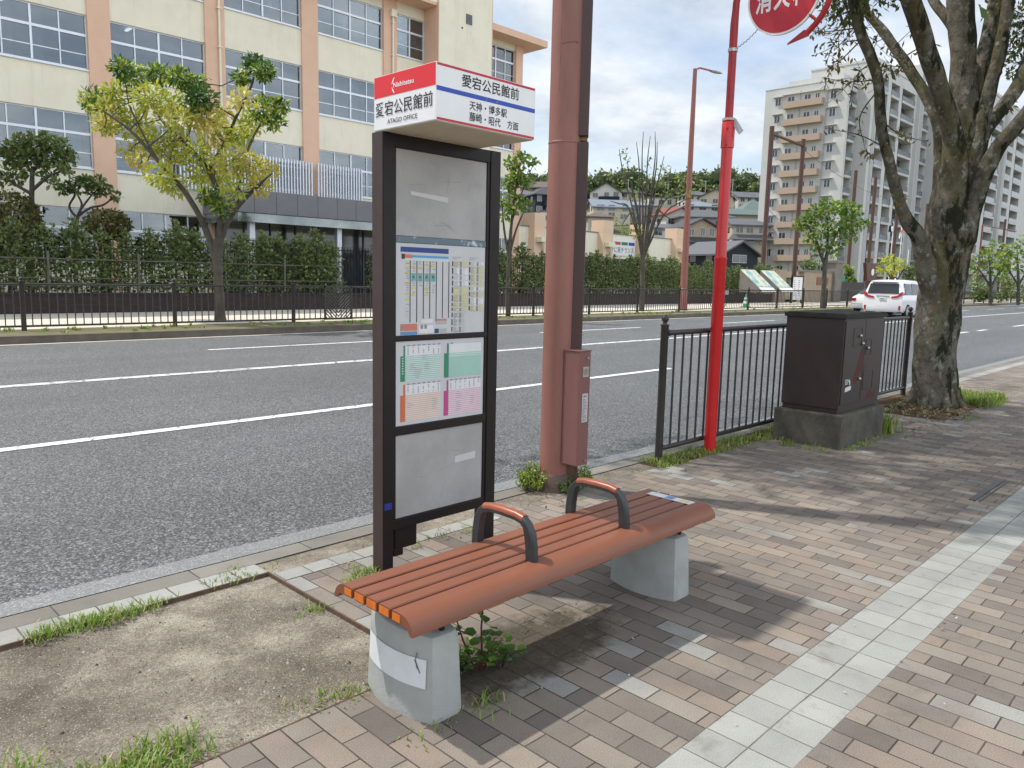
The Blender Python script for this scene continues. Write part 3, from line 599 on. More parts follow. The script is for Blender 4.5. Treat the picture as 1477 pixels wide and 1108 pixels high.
b.build('logo_lettering', M['letterwhite'], sbx, fix=False)

# ------------------------------------------------------------------ utility pole
pc_ = Vector((4.075, 3.545, 0)); pr_ = 0.108
t = empty('utility_pole', pc_, 'thick salmon pink steel pole with rusty cable cover and control box', 'utility pole')
b = MB(); b.lathe([(pr_, 0.12), (pr_, 2.399), (pr_+0.003, 2.402), (pr_+0.003, 2.409), (pr_, 2.412), (pr_*0.985, 7.5)], pc_, 28); shaft = b.build('shaft', M['polepink'], t, smooth=40)
b = MB()
for a0, a1, z0, z1 in ((200, 238, 3.02, 3.03), (186, 204, 2.98, 3.07), (240, 262, 3.035, 3.03), (196, 199, 2.72, 3.3), (225, 228, 2.55, 2.64)):
    for i in range(6):
        q = []
        for f in (i/6, (i+1)/6):
            a = R(a0+(a1-a0)*f); z = z0+(z1-z0)*f
            for dz in (0, 0.006): q.append((pc_.x+(pr_+0.0012)*math.cos(a+dz*3), pc_.y+(pr_+0.0012)*math.sin(a+dz*3), z+dz))
        b.add(q, [(0, 1, 3, 2)])
b.build('cracked_coating', M['polebase'], t, fix=False)
b = MB(); b.lathe([(pr_+0.012, -0.05), (pr_+0.010, 0.11), (pr_+0.003, 0.125)], pc_, 28); b.build('foot', M['polebase'], t, smooth=40)
dv = Vector((0.62, -0.78, 0)).normalized(); dn = Vector((dv.y, -dv.x, 0)); up_ = Vector((0, 0, 1))
b = MB(); c0 = pc_+dv*(pr_+0.016)
b.obox(c0+up_*1.21, dn*0.060, dv*0.040, up_*1.20); b.obox(c0+up_*5.0, dn*0.054, dv*0.036, up_*2.55); b.tube([c0+dn*-0.058+up_*0.1, c0+dn*-0.058+up_*2.4], 0.010, 6); b.build('cable_cover', M['polecover'], t, bevel=0.008)
b = MB(); b.obox(c0-dn*0.066+dv*-0.012+up_*4.9, dn*0.012, dv*0.022, up_*2.45); b.obox(c0-dn*0.070+dv*-0.014+up_*1.7, dn*0.008, dv*0.018, up_*0.72); tag(b.build('rust_seam', pm('orange_rust', (0.16, 0.065, 0.028), (0.09, 0.04, 0.025), scale=7, rough=0.85, stretch=(1, 1, 0.2)), t), 'rusty seam along the cable cover')
b = MB(); b.obox(c0+up_*2.46-dn*0.03, dn*0.04, dv*0.03, up_*0.035); b.build('collar_plate', cmat('tan_plate', (0.30, 0.16, 0.07)), t)
b = MB(); b.box(4.02, 4.138, 3.300, 3.44, 0.215, 1.01); b.box(4.014, 4.144, 3.294, 3.44, 1.01, 1.018); cb = b.build('control_box', M['polebox'], t, bevel=0.004)
b = MB(); b.box(4.058, 4.118, 3.2975, 3.300, 0.835, 0.905); o = b.build('maker_plate', M['steelplate'], cb)
b = MB()
for r_, n in ((0.024, 20),):
    for k in range(n):
        a0, a1 = 2*PI*k/n, 2*PI*(k+1)/n; f = lambda a, r: (4.088+r*math.cos(a), 3.2968, 0.87+r*math.sin(a))
        b.quad(f(a0, r_), f(a1, r_), f(a1, r_-0.003), f(a0, r_-0.003))
for k in range(4): b.box(4.076, 4.100, 3.2966, 3.297, 0.86+0.007*k, 0.863+0.007*k)
b.build('emblem', M['ink'], cb, fix=False)
b = MB(); b.box(4.058, 4.118, 3.2975, 3.300, 0.52, 0.72); b.build('notice_plate', pm('grey_notice', (0.50, 0.50, 0.50), (0.43, 0.43, 0.43), rough=0.4), cb)
b = MB(); b.box(4.07, 4.104, 3.2964, 3.2974, 0.697, 0.706)
for k in range(15): b.box(4.064, 4.064+rnd.uniform(0.02, 0.046), 3.2966, 3.2974, 0.53+0.0105*k, 0.534+0.0105*k)
b.build('notice_print', cmat('notice_grey', (0.16, 0.16, 0.16)), cb)
b = MB(); b.cyl((4.10, 3.290, 0.965), (4.10, 3.300, 0.965), 0.008, 10); b.build('screw', M['steel'], cb); b = MB(); b.cyl((4.105, 3.290, 0.245), (4.105, 3.300, 0.245), 0.008, 10); b.build('screw', M['steel'], cb)

# ------------------------------------------------------------------ near guard fence
t = empty('guard_fence', (5.38, 3.53, 0), 'dark bronze railing along the near kerb beside the red hydrant pole', 'fence')
for xp in (5.38, 8.38, 11.38):
    b = MB(); b.lathe([(0.032, -0.05), (0.032, 1.13), (0.036, 1.135), (0.036, 1.145), (0.020, 1.15), (0.017, 1.165)], (xp, 3.53, 0), 18); b.ball((xp, 3.53, 1.192), 0.031, 12)
    b.cyl((xp, 3.49, 1.04), (xp, 3.50, 1.04), 0.009, 8); b.cyl((xp, 3.49, 0.14), (xp, 3.50, 0.14), 0.009, 8); b.build('post', M['fence'], t, smooth=40)
for xp in (5.38, 8.38):
    b = MB(); b.tube([(xp+0.03, 3.53, 1.075), (xp+0.075, 3.53, 1.075)], 0.028, 10); b.tube([(xp+0.06, 3.53, 1.075), (xp+2.94, 3.53, 1.075)], 0.023, 12); b.tube([(xp+0.03, 3.53, 0.105), (xp+2.97, 3.53, 0.105)], 0.021, 12); b.build('rail', M['fence'], t, smooth=40)
    b = MB()
    for k in range(21): b.cyl((xp+0.16+0.1335*k, 3.53, 0.10), (xp+0.16+0.1335*k, 3.53, 1.07), 0.0098, 8)
    b.build('balusters', M['fence'], t, smooth=40)

# ------------------------------------------------------------------ hydrant sign
hx, hy = 6.05, 3.44
t = empty('hydrant_sign', (hx, hy, 0), 'tall red pole carrying a round red fire hydrant sign', 'fire hydrant sign')
b = MB(); b.lathe([(0.052, -0.05), (0.052, 1.69), (0.055, 1.695), (0.055, 1.71), (0.047, 1.715), (0.047, 2.62), (0.055, 2.625), (0.055, 2.83), (0.047, 2.84), (0.040, 2.86), (0.034, 2.87)], (hx, hy, 0), 20)
for z in (2.65, 2.78): b.cyl((hx-0.065, hy-0.02, z), (hx+0.065, hy-0.02, z), 0.009, 8)
b.build('pole', M['red'], t, smooth=40)
dc = Vector((hx, 3.02, 3.757))
b = MB(); pts = [(hx, hy, 2.84), (hx, hy, 3.3), (hx, hy, 3.62)]
for k in range(0, 25):
    a = R(-6+k*10.1); rr = 0.418-0.030*min(1, k/8); pts.append((hx, dc.y+rr*math.cos(a), dc.z+rr*math.sin(a)))
rad = [0.034]*3+[0.030-0.007*min(1, k/10) for k in range(25)]
b.tube(pts, rad, 12); b.build('arched_arm', M['redtube'], t, smooth=60)
a = R(-6+24*10.1); e = Vector((hx, dc.y+0.388*math.cos(a), dc.z+0.388*math.sin(a)))
b = MB(); b.prism([(hx-0.004, e.y-0.022, e.z+0.010), (hx-0.004, e.y-0.012, e.z-0.030), (hx-0.004, 2.966, 3.368), (hx-0.004, 2.962, 3.380), (hx-0.004, e.y+0.030, e.z+0.022)], (0.008, 0, 0))
b.build('arm_tip', M['redtube'], t)
for z0 in ((2.80, 3.56, 2.72, 3.49), (3.20, 3.52, 3.36, 3.66)):
    if z0[0] < 3: b = MB(); b.tube([(hx, z0[0], z0[1]), (hx, z0[2], z0[3])], 0.012, 8); b.build('stay', M['redtube'], t)
b = MB(); pp = []
for k in range(24): u = k/23; pp.append((hx+0.006*math.cos(k*2.1), 3.225+(3.425-3.225)*u, 3.535+(3.415-3.535)*u-0.012*math.sin(PI*u)+0.006*math.sin(k*2.1)))
b.tube(pp, 0.004, 6); b.build('chain', M['steel'], t)
b = MB(); b.lathe([(0.040, 3.40), (0.040, 3.425)], (hx, hy, 0), 14); b.build('clamp', M['steel'], t)
b = MB(); b.obox(Vector((hx-0.0, hy-0.085, 2.79)), Vector((0.006, 0, 0)), Vector((0, -0.035, -0.05)), Vector((0, 0.022, -0.018))*0.8); b.lathe([(0.056, 2.845), (0.056, 2.865)], (hx, hy, 0), 14); b.build('bracket', cmat('grey_bracket', (0.45, 0.47, 0.48)), t)
b = MB(); b.tube([dc+Vector((-0.010, 0, 0)), dc+Vector((0.010, 0, 0))], 0.303, 56); ds = b.build('sign_disc', M['letterwhite'], t, smooth=40)
b = MB(); b.tube([dc+Vector((-0.012, 0, 0)), dc+Vector((-0.0098, 0, 0))], 0.286, 56); b.tube([dc+Vector((0.0098, 0, 0)), dc+Vector((0.012, 0, 0))], 0.286, 56); b.build('red_field', M['redsign'], ds, smooth=40)
b = MB()
for k, ch in enumerate('消火栓'): text_mesh(b, ch, (hx-0.0122, 3.252-0.156*k, 3.646), (0, -1, 0), (0, 0, 1), 0.138, 0.20, 0.028, lift=0.001)
b.build('lettering', M['letterwhite'], ds, fix=False)

# ------------------------------------------------------------------ utility cabinet
t = empty('utility_cabinet', (7.5, 2.98, 0), 'dark brown roadside cabinet on mossy concrete plinth between fence and tree', 'cabinet')
b = MB(); b.box(7.03, 8.13, 2.68, 3.33, -0.05, 0.315); b.build('plinth', M['concold'], t, bevel=0.018)
b = MB(); b.box(7.085, 8.05, 2.745, 3.275, 0.315, 0.36); b.box(7.075, 8.06, 2.735, 3.285, 0.36, 1.195); bd = b.build('body', M['cab'], t, bevel=0.006)
b = MB(); b.box(7.055, 8.08, 2.715, 3.30, 1.195, 1.232); b.box(7.075, 8.06, 2.735, 3.28, 1.232, 1.24); b.build('roof', M['cabtop'], t, bevel=0.008)
dz0, dz1 = 0.40, 1.175
for x0, x1 in ((7.095, 7.563), (7.571, 8.042)):
    b = MB(); b.box(x0, x1, 2.727, 2.736, dz0, dz1); d_ = b.build('door', M['cab'], t, bevel=0.003)
    if x0 < 7.3:
        b = MB()
        for xa, za, xb2, zb in ((7.28, 0.93, 7.48, 1.10),): 
            for a1, a2, a3, a4 in ((xa, xb2, za, za+0.004), (xa, xb2, zb, zb+0.004), (xa, xa+0.004, za, zb), (xb2, xb2+0.004, za, zb)): b.box(a1, a2, 2.7245, 2.7272, a3, a4)
        b.build('hatch_outline', M['black'], d_)
        for x, z in ((7.43, 1.03), (7.50, 0.955), (7.485, 0.62)): b = MB(); b.ball((x, 2.718, z), 0.017, 8); b.build('knob', M['steel'], d_, smooth=60)
        b = MB(); text_mesh(b, 'ISM', (7.165, 2.727, 0.585), (1, 0, 0), (0, 0, 1), 0.10, 0.05, 0.01); b.box(7.27, 7.285, 2.7255, 2.7268, 0.575, 0.615); b.prism([(7.175, 2.7262, 0.515), (7.315, 2.7262, 0.528), (7.315, 2.7262, 0.568), (7.18, 2.7262, 0.556)], (0, 0.0005, 0)); b.build('torn_sticker', M['label'], d_, fix=False)
        b = MB(); b.prism([(7.33, 2.7266, 0.60), (7.42, 2.7266, 0.57), (7.545, 2.7266, 0.72), (7.55, 2.7266, 0.93), (7.50, 2.7266, 0.90), (7.42, 2.7266, 0.76)], (0, 0.0003, 0)); b.prism([(7.535, 2.7263, 0.42), (7.552, 2.7263, 0.42), (7.556, 2.7263, 0.72), (7.545, 2.7263, 0.70)], (0, 0.0003, 0)); b.build('rust_stain', M['rust'], d_)
    else:
        b = MB()
        for xa, za, xb2, zb in ((7.60, 0.84, 7.74, 0.985), (7.60, 0.50, 7.84, 0.68)):
            for a1, a2, a3, a4 in ((xa, xb2, za, za+0.004), (xa, xb2, zb, zb+0.004), (xa, xa+0.004, za, zb), (xb2, xb2+0.004, za, zb)): b.box(a1, a2, 2.7245, 2.7272, a3, a4)
        b.build('hatch_outline', M['black'], d_)
        b = MB(); b.ball((7.645, 2.718, 0.905), 0.017, 8); b.build('knob', M['steel'], d_, smooth=60)
        b = MB(); b.prism([(7.70, 2.7266, 0.41), (7.94, 2.7266, 0.41), (7.94, 2.7266, 0.50), (7.91, 2.7266, 0.45), (7.80, 2.7266, 0.48), (7.72, 2.7266, 0.46)], (0, 0.0003, 0)); b.prism([(7.576, 2.7263, 0.55), (7.60, 2.7263, 0.58), (7.615, 2.7263, 0.75), (7.59, 2.7263, 0.72)], (0, 0.0003, 0)); b.build('rust_stain', M['rust'], d_)

# ------------------------------------------------------------------ school building
SY = 34.0
t = empty('school_building', (18, SY, 0.25), 'long cream school building with peach pilasters and rows of silver windows', 'school')
FLO = [(1.70, 3.85), (5.40, 7.48), (9.14, 11.20), (12.88, 14.93)]
BAYS = [(-3.0, 1.35), (2.2, 6.0), (6.84, 10.67), (11.5, 15.33), (16.2, 19.98), (20.84, 24.67), (25.51, 27.4), (31.25, 34.35)]
PIL = [(1.35, 2.2), (6.0, 6.84), (10.67, 11.5), (15.33, 16.2), (19.98, 20.84), (24.67, 25.51), (34.35, 34.93)]
b = MB()
for i, (x0, x1) in enumerate(BAYS):
    zs = [0.2]+[z for f in FLO for z in f]+[15.5]
    for k in range(0, len(zs), 2): b.box(x0, x1, SY, SY+0.28, zs[k], zs[k+1])
b.box(-3.0, 34.93, 44, 44.3, 0.2, 15.5); b.box(34.9, 34.93, SY+0.28, 44, 0.2, 15.5); b.box(-3.3, -3.0, SY, 44, 0.2, 15.5)
b.build('wall', M['cream'], t)
for x0, x1 in PIL: b = MB(); b.box(x0, x1, SY-0.10, SY+0.28, 0.2, 15.5); b.build('pilaster', M['peach'], t)
b = MB()
for z in (4.35, 8.1, 11.85): b.box(-2.9, 34.88, SY+0.3, 43.9, z, z+0.25)
b.box(-2.9, 34.88, 41.5, 41.7, 0.3, 15.3); b.build('interior_floors', M['interior'], t)
b = MB()
for z in (4.33, 8.08, 11.83, 15.28): b.box(-2.9, 34.88, SY+0.3, 41.5, z-0.02, z)
for x in (1.78, 6.42, 11.1, 15.76, 20.4, 25.1, 31.2): b.box(x-0.08, x+0.08, SY+0.5, 41.5, 0.3, 15.25)
b.build('interior_ceilings', M['ceil'], t)
em, tt, bb = newmat('fluorescent_tube'); bb.inputs['Emission Color'].default_value = (1, 0.98, 0.93, 1); bb.inputs['Emission Strength'].default_value = 1.6
for bi in range(1, 8):
    x0, x1 = BAYS[bi]
    for fi in (1, 2, 3):
        if rnd.random() < 0.25: continue
        b = MB(); z = (4.33, 8.08, 11.83, 15.28)[fi]-0.08; xc = (x0+x1)/2+rnd.uniform(-0.5, 0.5)
        for yy in (35.6, 38.2): b.box(xc-0.06, xc+0.06, yy, yy+1.2, z-0.05, z)
        b.build('ceiling_light', em, t)
tube = cmat('yellow_rail', (0.5, 0.36, 0.08))
papers = [cmat('paper_blue', (0.10, 0.35, 0.55)), cmat('paper_yellow', (0.55, 0.50, 0.15)), cmat('paper_white', (0.62, 0.64, 0.66)), cmat('paper_pale', (0.45, 0.55, 0.60)), cmat('curtain', (0.38, 0.37, 0.33), 0.9)]
def window(x0, x1, z0, z1, n, fi):
    f = MB(); y0, y1 = SY+0.08, SY+0.16; zt = z1-(z1-z0)*0.37; zm = z0+(zt-z0)*0.45; w = 0.055
    f.box(x0, x1, y0, y1, z0, z0+0.07); f.box(x0, x1, y0, y1, z1-0.05, z1); f.box(x0, x1, y0-0.01, y1, zt-0.05, zt+0.05)
    f.box(x0-0.01, x1+0.01, SY-0.06, y0, z0-0.05, z0)
    for k in range(n+1):
        x = x0+(x1-x0)*k/n; ww = 0.075 if (k*2 == n) else w*0.75; xa = min(max(x, x0+ww/2), x1-ww/2)
        f.box(xa-ww/2, xa+ww/2, y0-0.015, y1+0.01, z0+0.07, z1-0.05)
    for k in range(n): f.box(x0+(x1-x0)*k/n+0.04, x0+(x1-x0)*(k+1)/n-0.04, y0+0.02, y1-0.02, zm-0.018, zm+0.018)
    fo = f.build('window', M['alu'], t)
    g = MB(); g.box(x0+0.02, x1-0.02, y0+0.035, y0+0.042, z0+0.03, z1-0.03); g.build('pane', M['glass'], fo)
    r_ = MB(); r_.cyl((x0+0.05, SY+0.5, z0+0.33), (x1-0.05, SY+0.5, z0+0.33), 0.022, 6); r_.cyl((x0+0.05, SY+0.5, z0+0.62), (x1-0.05, SY+0.5, z0+0.62), 0.018, 6); r_.build('inner_rail', tube, fo)
    c = MB(); pw = (x1-x0)/n
    for k in range(n):
        xa = x0+pw*k+0.08; xb = x0+pw*(k+1)-0.08
        if fi == 3 and rnd.random() < 0.75:
            nn = 3
            for j in range(nn):
                xx = xa+(xb-xa)*j/nn; ww = (xb-xa)/nn*rnd.uniform(0.75, 0.98); top = zt-0.06-rnd.random()*0.1
                for q in range(2):
                    if rnd.random() < 0.8: c.box(xx, xx+ww, y1+0.06, y1+0.065, top-0.38*(q+1), top-0.38*q-0.02, rnd.choice((0, 0, 1, 2, 3)))
        elif fi == 1 and rnd.random() < 0.55:
            for j in range(4):
                xx = xa+rnd.random()*(xb-xa-0.3); zz = z0+0.15+rnd.random()*0.8; c.box(xx, xx+0.28, y1+0.06, y1+0.066, zz, zz+0.36, rnd.choice((2, 2, 3)))
        elif rnd.random() < 0.5: c.box(xa, xa+(xb-xa)*rnd.uniform(0.3, 0.9), y1+0.25, y1+0.28, z0+0.02, z1-0.1, 4)
    if c.v: c.build('pinned_papers', papers, fo)
for bi, (x0, x1) in enumerate(BAYS):
    for fi, (z0, z1) in enumerate(FLO):
        window(x0, x1, z0, z1, 4 if x1-x0 > 2.5 else 2, fi)
b = MB(); b.box(27.4, 31.25, 32.8, 44, 0.2, 16.9); tw = b.build('stair_tower', M['cream'], t)
b = MB(); b.box(27.37, 27.40, 32.79, 33.98, 0.2, 16.9); b.box(31.25, 31.29, 32.79, 34.0, 0.2, 16.9); b.build('tower_side', M['peach'], tw)
b = MB(); b.box(29.30, 29.72, 32.76, 32.82, 15.05, 15.55); b.build('tower_window', M['darkglass'], tw); b = MB(); b.box(28.98, 29.06, 32.76, 32.82, 14.72, 14.8, 0); b.build('vent', M['darkglass'], tw)
b = MB(); b.box(-3.6, 27.36, 32.9, 44.5, 15.5, 15.62); b.build('roof', M['peach'], t)
b = MB(); b.box(-3.6, 27.36, 32.88, 44.5, 15.62, 16.05); b.build('roof_edge', M['cream'], t)
b = MB(); b.box(31.29, 36.0, 32.9, 44.5, 15.25, 15.62); b.build('roof', M['peach'], t)
for x in (15.93, 25.2):
    b = MB(); b.tube([(x, SY-0.18, 0.3), (x, SY-0.18, 14.6)], 0.055, 8); b.box(x-0.16, x+0.16, SY-0.30, SY-0.08, 14.6, 14.95)
    for k in range(9): b.box(x-0.09, x+0.09, SY-0.25, SY-0.12, 1.5+1.6*k, 1.55+1.6*k)
    b.build('downpipe', M['cream'], t)
# entrance canopy with dark cladding, louvre screens above
b = MB(); b.box(15.0, 26.2, 30.6, 33.95, 3.92, 4.86); cp = b.build('canopy', M['graypanel'], t, bevel=0.02)
b = MB(); b.box(15.05, 26.15, 30.75, 33.9, 3.55, 3.92); b.build('canopy_soffit', M['mirror'], cp)
b = MB()
for k in range(11): b.box(15.7+k*1.0, 15.715+k*1.0, 30.596, 30.6, 3.93, 4.85)
b.build('panel_joints', M['ink'], cp)
for x in (15.9, 20.2, 24.6): b = MB(); b.box(x-0.12, x+0.12, 31.2, 31.44, 0.2, 3.55); b.build('canopy_column', M['alu'], t)
b = MB(); b.box(15.5, 26.0, 33.86, 33.98, 0.3, 3.55); b.build('entrance_glass', M['darkglass'], t)
b = MB()
for k in range(9): b.box(15.5+k*1.3, 15.56+k*1.3, 33.80, 33.86, 0.3, 3.55)
b.build('entrance_mullions', M['graypanel'], t)
for x0, x1 in ((13.9, 15.6), (16.0, 20.25), (20.55, 23.1)):
    b = MB(); n = int((x1-x0)/0.155)
    for k in range(n+1): b.box(x0+k*0.155, x0+k*0.155+0.055, 33.55, 33.68, 4.95, 6.75)
    for z in (5.3, 6.4): b.box(x0, x1, 33.69, 33.73, z, z+0.06)
    b.build('louvre_screen', M['alu'], t)
# low wing to the right of the main block
t2 = empty('school_hall', (44, SY, 0.25), 'low cream single storey hall with square peach pilasters and a banner', 'hall')
b = MB(); b.box(34.95, 53.2, SY, 41, 3.0, 4.70); b.box(34.95, 35.9, SY, 41, 0.2, 3.0); b.box(34.95, 53.2, SY, SY+0.3, 0.2, 1.3); b.box(34.95, 53.2, 40.7, 41, 0.2, 3.0); b.box(52.9, 53.2, SY, 40.7, 0.2, 3.0); b.build('wall', M['cream'], t2)
b = MB(); b.box(34.95, 53.3, SY-0.05, 41.05, 4.70, 4.76); b.build('coping', M['graypanel'], t2)
for x0, x1 in ((35.9, 36.9), (39.3, 40.3), (42.9, 44.0), (47.4, 48.4), (52.1, 53.2)):
    b = MB(); b.box(x0, x1, SY-0.5, SY+0.6, 0.2, 5.55); b.build('pilaster', pm('peach_yellow_render', (0.74, 0.54, 0.38), (0.69, 0.50, 0.35), scale=1.5, rough=0.85) if x0 < 36 else bpy.data.materials['peach_yellow_render'], t2)
    b = MB(); b.box(x0+0.2, x0+0.8, SY-0.95, SY-0.5, 3.75, 4.05); b.tube([(x0+0.5, SY-0.75, 3.75), (x0+1.2, SY-0.3, 2.6)], 0.06, 6); b.build('rain_hopper', M['cream'], t2)
for x0, x1 in ((38.3, 39.3), (40.4, 42.8), (44.1, 47.3), (48.5, 52.0)):
    b = MB(); n = 4
    for k in range(n+1): b.box(x0+(x1-x0)*k/n-0.04, x0+(x1-x0)*k/n+0.04, SY+0.1, SY+0.2, 1.3, 3.0)
    b.box(x0, x1, SY+0.1, SY+0.2, 2.5, 2.56); wo_ = b.build('window', M['alu'], t2)
    b = MB(); b.box(x0, x1, SY+0.21, SY+0.24, 1.3, 3.0); b.build('pane', M['darkglass'], wo_)
bn = empty('banner', (45.7, SY-0.05, 3.3), 'long white banner with coloured blocks on the low school hall', 'banner')
b = MB(); b.box(44.1, 47.3, SY-0.06, SY-0.03, 3.22, 4.45); b.build('cloth', M['white'], bn)
for x0, x1, c in ((44.75, 45.5, (0.5, 0.06, 0.06)), (45.6, 46.35, (0.03, 0.16, 0.07)), (46.45, 47.2, (0.03, 0.05, 0.28))):
    b = MB(); b.box(x0, x1, SY-0.066, SY-0.06, 3.98, 4.2); b.build('colour_block', cmat('banner_block', c), bn)
b = MB(); text_mesh(b, 'サに東チランス', (44.35, SY-0.062, 3.42), (1, 0, 0), (0, 0, 1), 2.75, 0.42, 0.005, lift=0.004); b.build('lettering', cmat('banner_ink', (0.10, 0.11, 0.16)), bn, fix=False)

# ------------------------------------------------------------------ far kerb fence
t = empty('roadside_fence', (20, 20.2, 0), 'long dark bronze railing along the far side of the road', 'fence')
k = 0; x = -2.1
while x < 130:
    if x < 75:
        b = MB(); b.lathe([(0.055, 0.0), (0.055, 1.16), (0.062, 1.17), (0.03, 1.20), (0.055, 1.235), (0.03, 1.27)], (x, 20.2, 0), 10); b.build('post', M['fencefar'], t, smooth=40)
        b = MB(); b.tube([(x, 20.2, 1.10), (x+3.4, 20.2, 1.10)], 0.030, 6); b.tube([(x, 20.2, 0.15), (x+3.4, 20.2, 0.15)], 0.026, 6); b.build('rail', M['fencefar'], t)
    b = MB()
    if x >= 75: b.box(x-0.05, x+0.05, 20.15, 20.25, 0, 1.2); b.box(x, x+3.4, 20.17, 20.23, 1.07, 1.13); b.box(x, x+3.4, 20.17, 20.23, 0.12, 0.18)
    for j in range(1, 19): b.box(x+0.179*j-0.011, x+0.179*j+0.011, 20.19, 20.21, 0.15, 1.09)
    b.build('bars', M['fencefar'], t, fix=False); x += 3.4
p = PY(468, 440, 20.1).x; q = PY(508, 440, 20.1).x
b = MB()
for a in ((p, p+0.05), (q-0.05, q)): b.box(a[0], a[1], 20.08, 20.13, 0.12, 1.12)
b.box(p, q, 20.08, 20.13, 1.08, 1.12); b.box(p, q, 20.08, 20.13, 0.12, 0.16)
xm = (p+q)/2; hw2 = (q-p)/2-0.05
for sg in (-1, 1):
    for j in range(-6, 9):
        c_ = 0.2+0.11*j; pts = []
        for k in range(41):
            u = k/40*hw2; z = c_+u
            if 0.16 <= z <= 1.06: pts.append((xm+sg*u, z))
        if len(pts) > 2: (xa, za), (xb, zb) = pts[0], pts[-1]; b.prism([(xa, 20.095, za), (xb, 20.095, zb), (xb, 20.095, zb+0.035), (xa, 20.095, za+0.035)], (0, 0.025, 0))
b.build('slatted_panel', M['fencefar'], t)

# ------------------------------------------------------------------ planter wall, school fence, trellis
M['darkbrick'] = None
m_, t_, b_, pos_, s_ = gm('dark_brick_wall')
cv = N(t_, 'ShaderNodeCombineXYZ'); t_.links.new(s_.outputs[0], cv.inputs[0]); t_.links.new(s_.outputs[2], cv.inputs[1])
br = N(t_, 'ShaderNodeTexBrick', i_Scale=1.0); br.inputs['Brick Width'].default_value = 0.23; br.inputs['Row Height'].default_value = 0.09; br.inputs['Mortar Size'].default_value = 0.006
br.inputs['Color1'].default_value = (0.030, 0.022, 0.020, 1); br.inputs['Color2'].default_value = (0.044, 0.032, 0.028, 1); br.inputs['Mortar'].default_value = (0.02, 0.016, 0.014, 1)
t_.links.new(cv.outputs[0], br.inputs['Vector']); t_.links.new(br.outputs['Color'], b_.inputs['Base Color']); b_.inputs['Roughness'].default_value = 0.9; M['darkbrick'] = m_
b = MB(); b.box(-6, 58, 27.3, 27.5, 0, 0.64); b.box(-6, 58, 27.27, 27.53, 0.64, 0.70); tag(b.build('planter_wall', M['darkbrick']), 'low dark brick planter wall under the hedge across the road', 'planter wall')
sheet('planter_soil_ground', M['soil'], [(-6, 58, 27.5, 28.6)], 0.62)
t = empty('school_fence', (20, 28.6, 0.2), 'tall dark picket fence behind the hedge of the school', 'fence')
b = MB(); b.box(-6, 54, 28.57, 28.61, 0.95, 1.0); b.box(-6, 54, 28.57, 28.61, 2.45, 2.5); b.build('rails', M['black'], t)
b = MB()
for k in range(400): b.box(-6+0.15*k, -5.978+0.15*k, 28.58, 28.60, 0.6, 2.62)
o = b.build('pickets', M['black'], t, fix=False); o['kind'] = 'stuff'
for k in range(21): b = MB(); b.box(-6+3*k, -5.93+3*k, 28.55, 28.63, 0.2, 2.7); b.build('post', M['black'], t)
bam = pm('weathered_bamboo', (0.13, 0.115, 0.085), (0.09, 0.08, 0.06), scale=4, rough=0.7)
t = empty('bamboo_trellis', (8, 27.35, 0.8), 'weathered bamboo rail trellis holding up the hedge', 'trellis')
for z in (1.15, 1.75): b = MB(); b.tube([(-2, 27.38, z), (17.9, 27.38, z+0.02)], 0.022, 6); b.build('rail', bam, t)
for k in range(7): b = MB(); b.tube([(-1+2.7*k, 27.33, 0.75), (-1+2.7*k+0.03, 27.34, 2.0)], 0.04, 7); b.build('stake', bam, t)

# ------------------------------------------------------------------ apartment blocks
M['aptwhite'] = pm('apartment_white_tile', (0.54, 0.535, 0.52), (0.49, 0.485, 0.47), scale=0.4, rough=0.8)
M['aptgrey'] = pm('apartment_grey_tile', (0.40, 0.40, 0.40), (0.36, 0.36, 0.36), scale=0.4, rough=0.8)
M['aptbeige'] = pm('apartment_beige_panel', (0.44, 0.335, 0.26), (0.40, 0.305, 0.235), scale=0.5, rough=0.8)
M['aptrail'] = pm('balcony_glass', (0.13, 0.15, 0.17), (0.20, 0.22, 0.24), scale=2, rough=0.15)
M['recess'] = pm('recess_wall', (0.15, 0.145, 0.14), (0.11, 0.11, 0.108), scale=0.7, rough=0.9)
FH = 3.04
def front_bays(t, bays, Yf, nfl, z0, FH):
    """recessed balconies on the road side: one slab-and-rail per floor and bay"""
    for x0, x1 in bays:
        for k in range(nfl):
            z = z0+FH*k
            b = MB(); b.box(x0, x1, Yf-0.12, Yf+1.7, z-0.12, z+0.10); b.box(x0, x1, Yf-0.14, Yf-0.02, z+0.10, z+0.30)
            o = b.build('balcony', M['aptwhite'] if k > 1 else M['aptbeige'], t)
            g = MB(); g.box(x0+0.05, x1-0.05, Yf-0.10, Yf-0.06, z+0.33, z+1.15); g.box(x0, x1, Yf-0.12, Yf-0.04, z+1.15, z+1.20); g.build('railing', M['aptrail'], o)
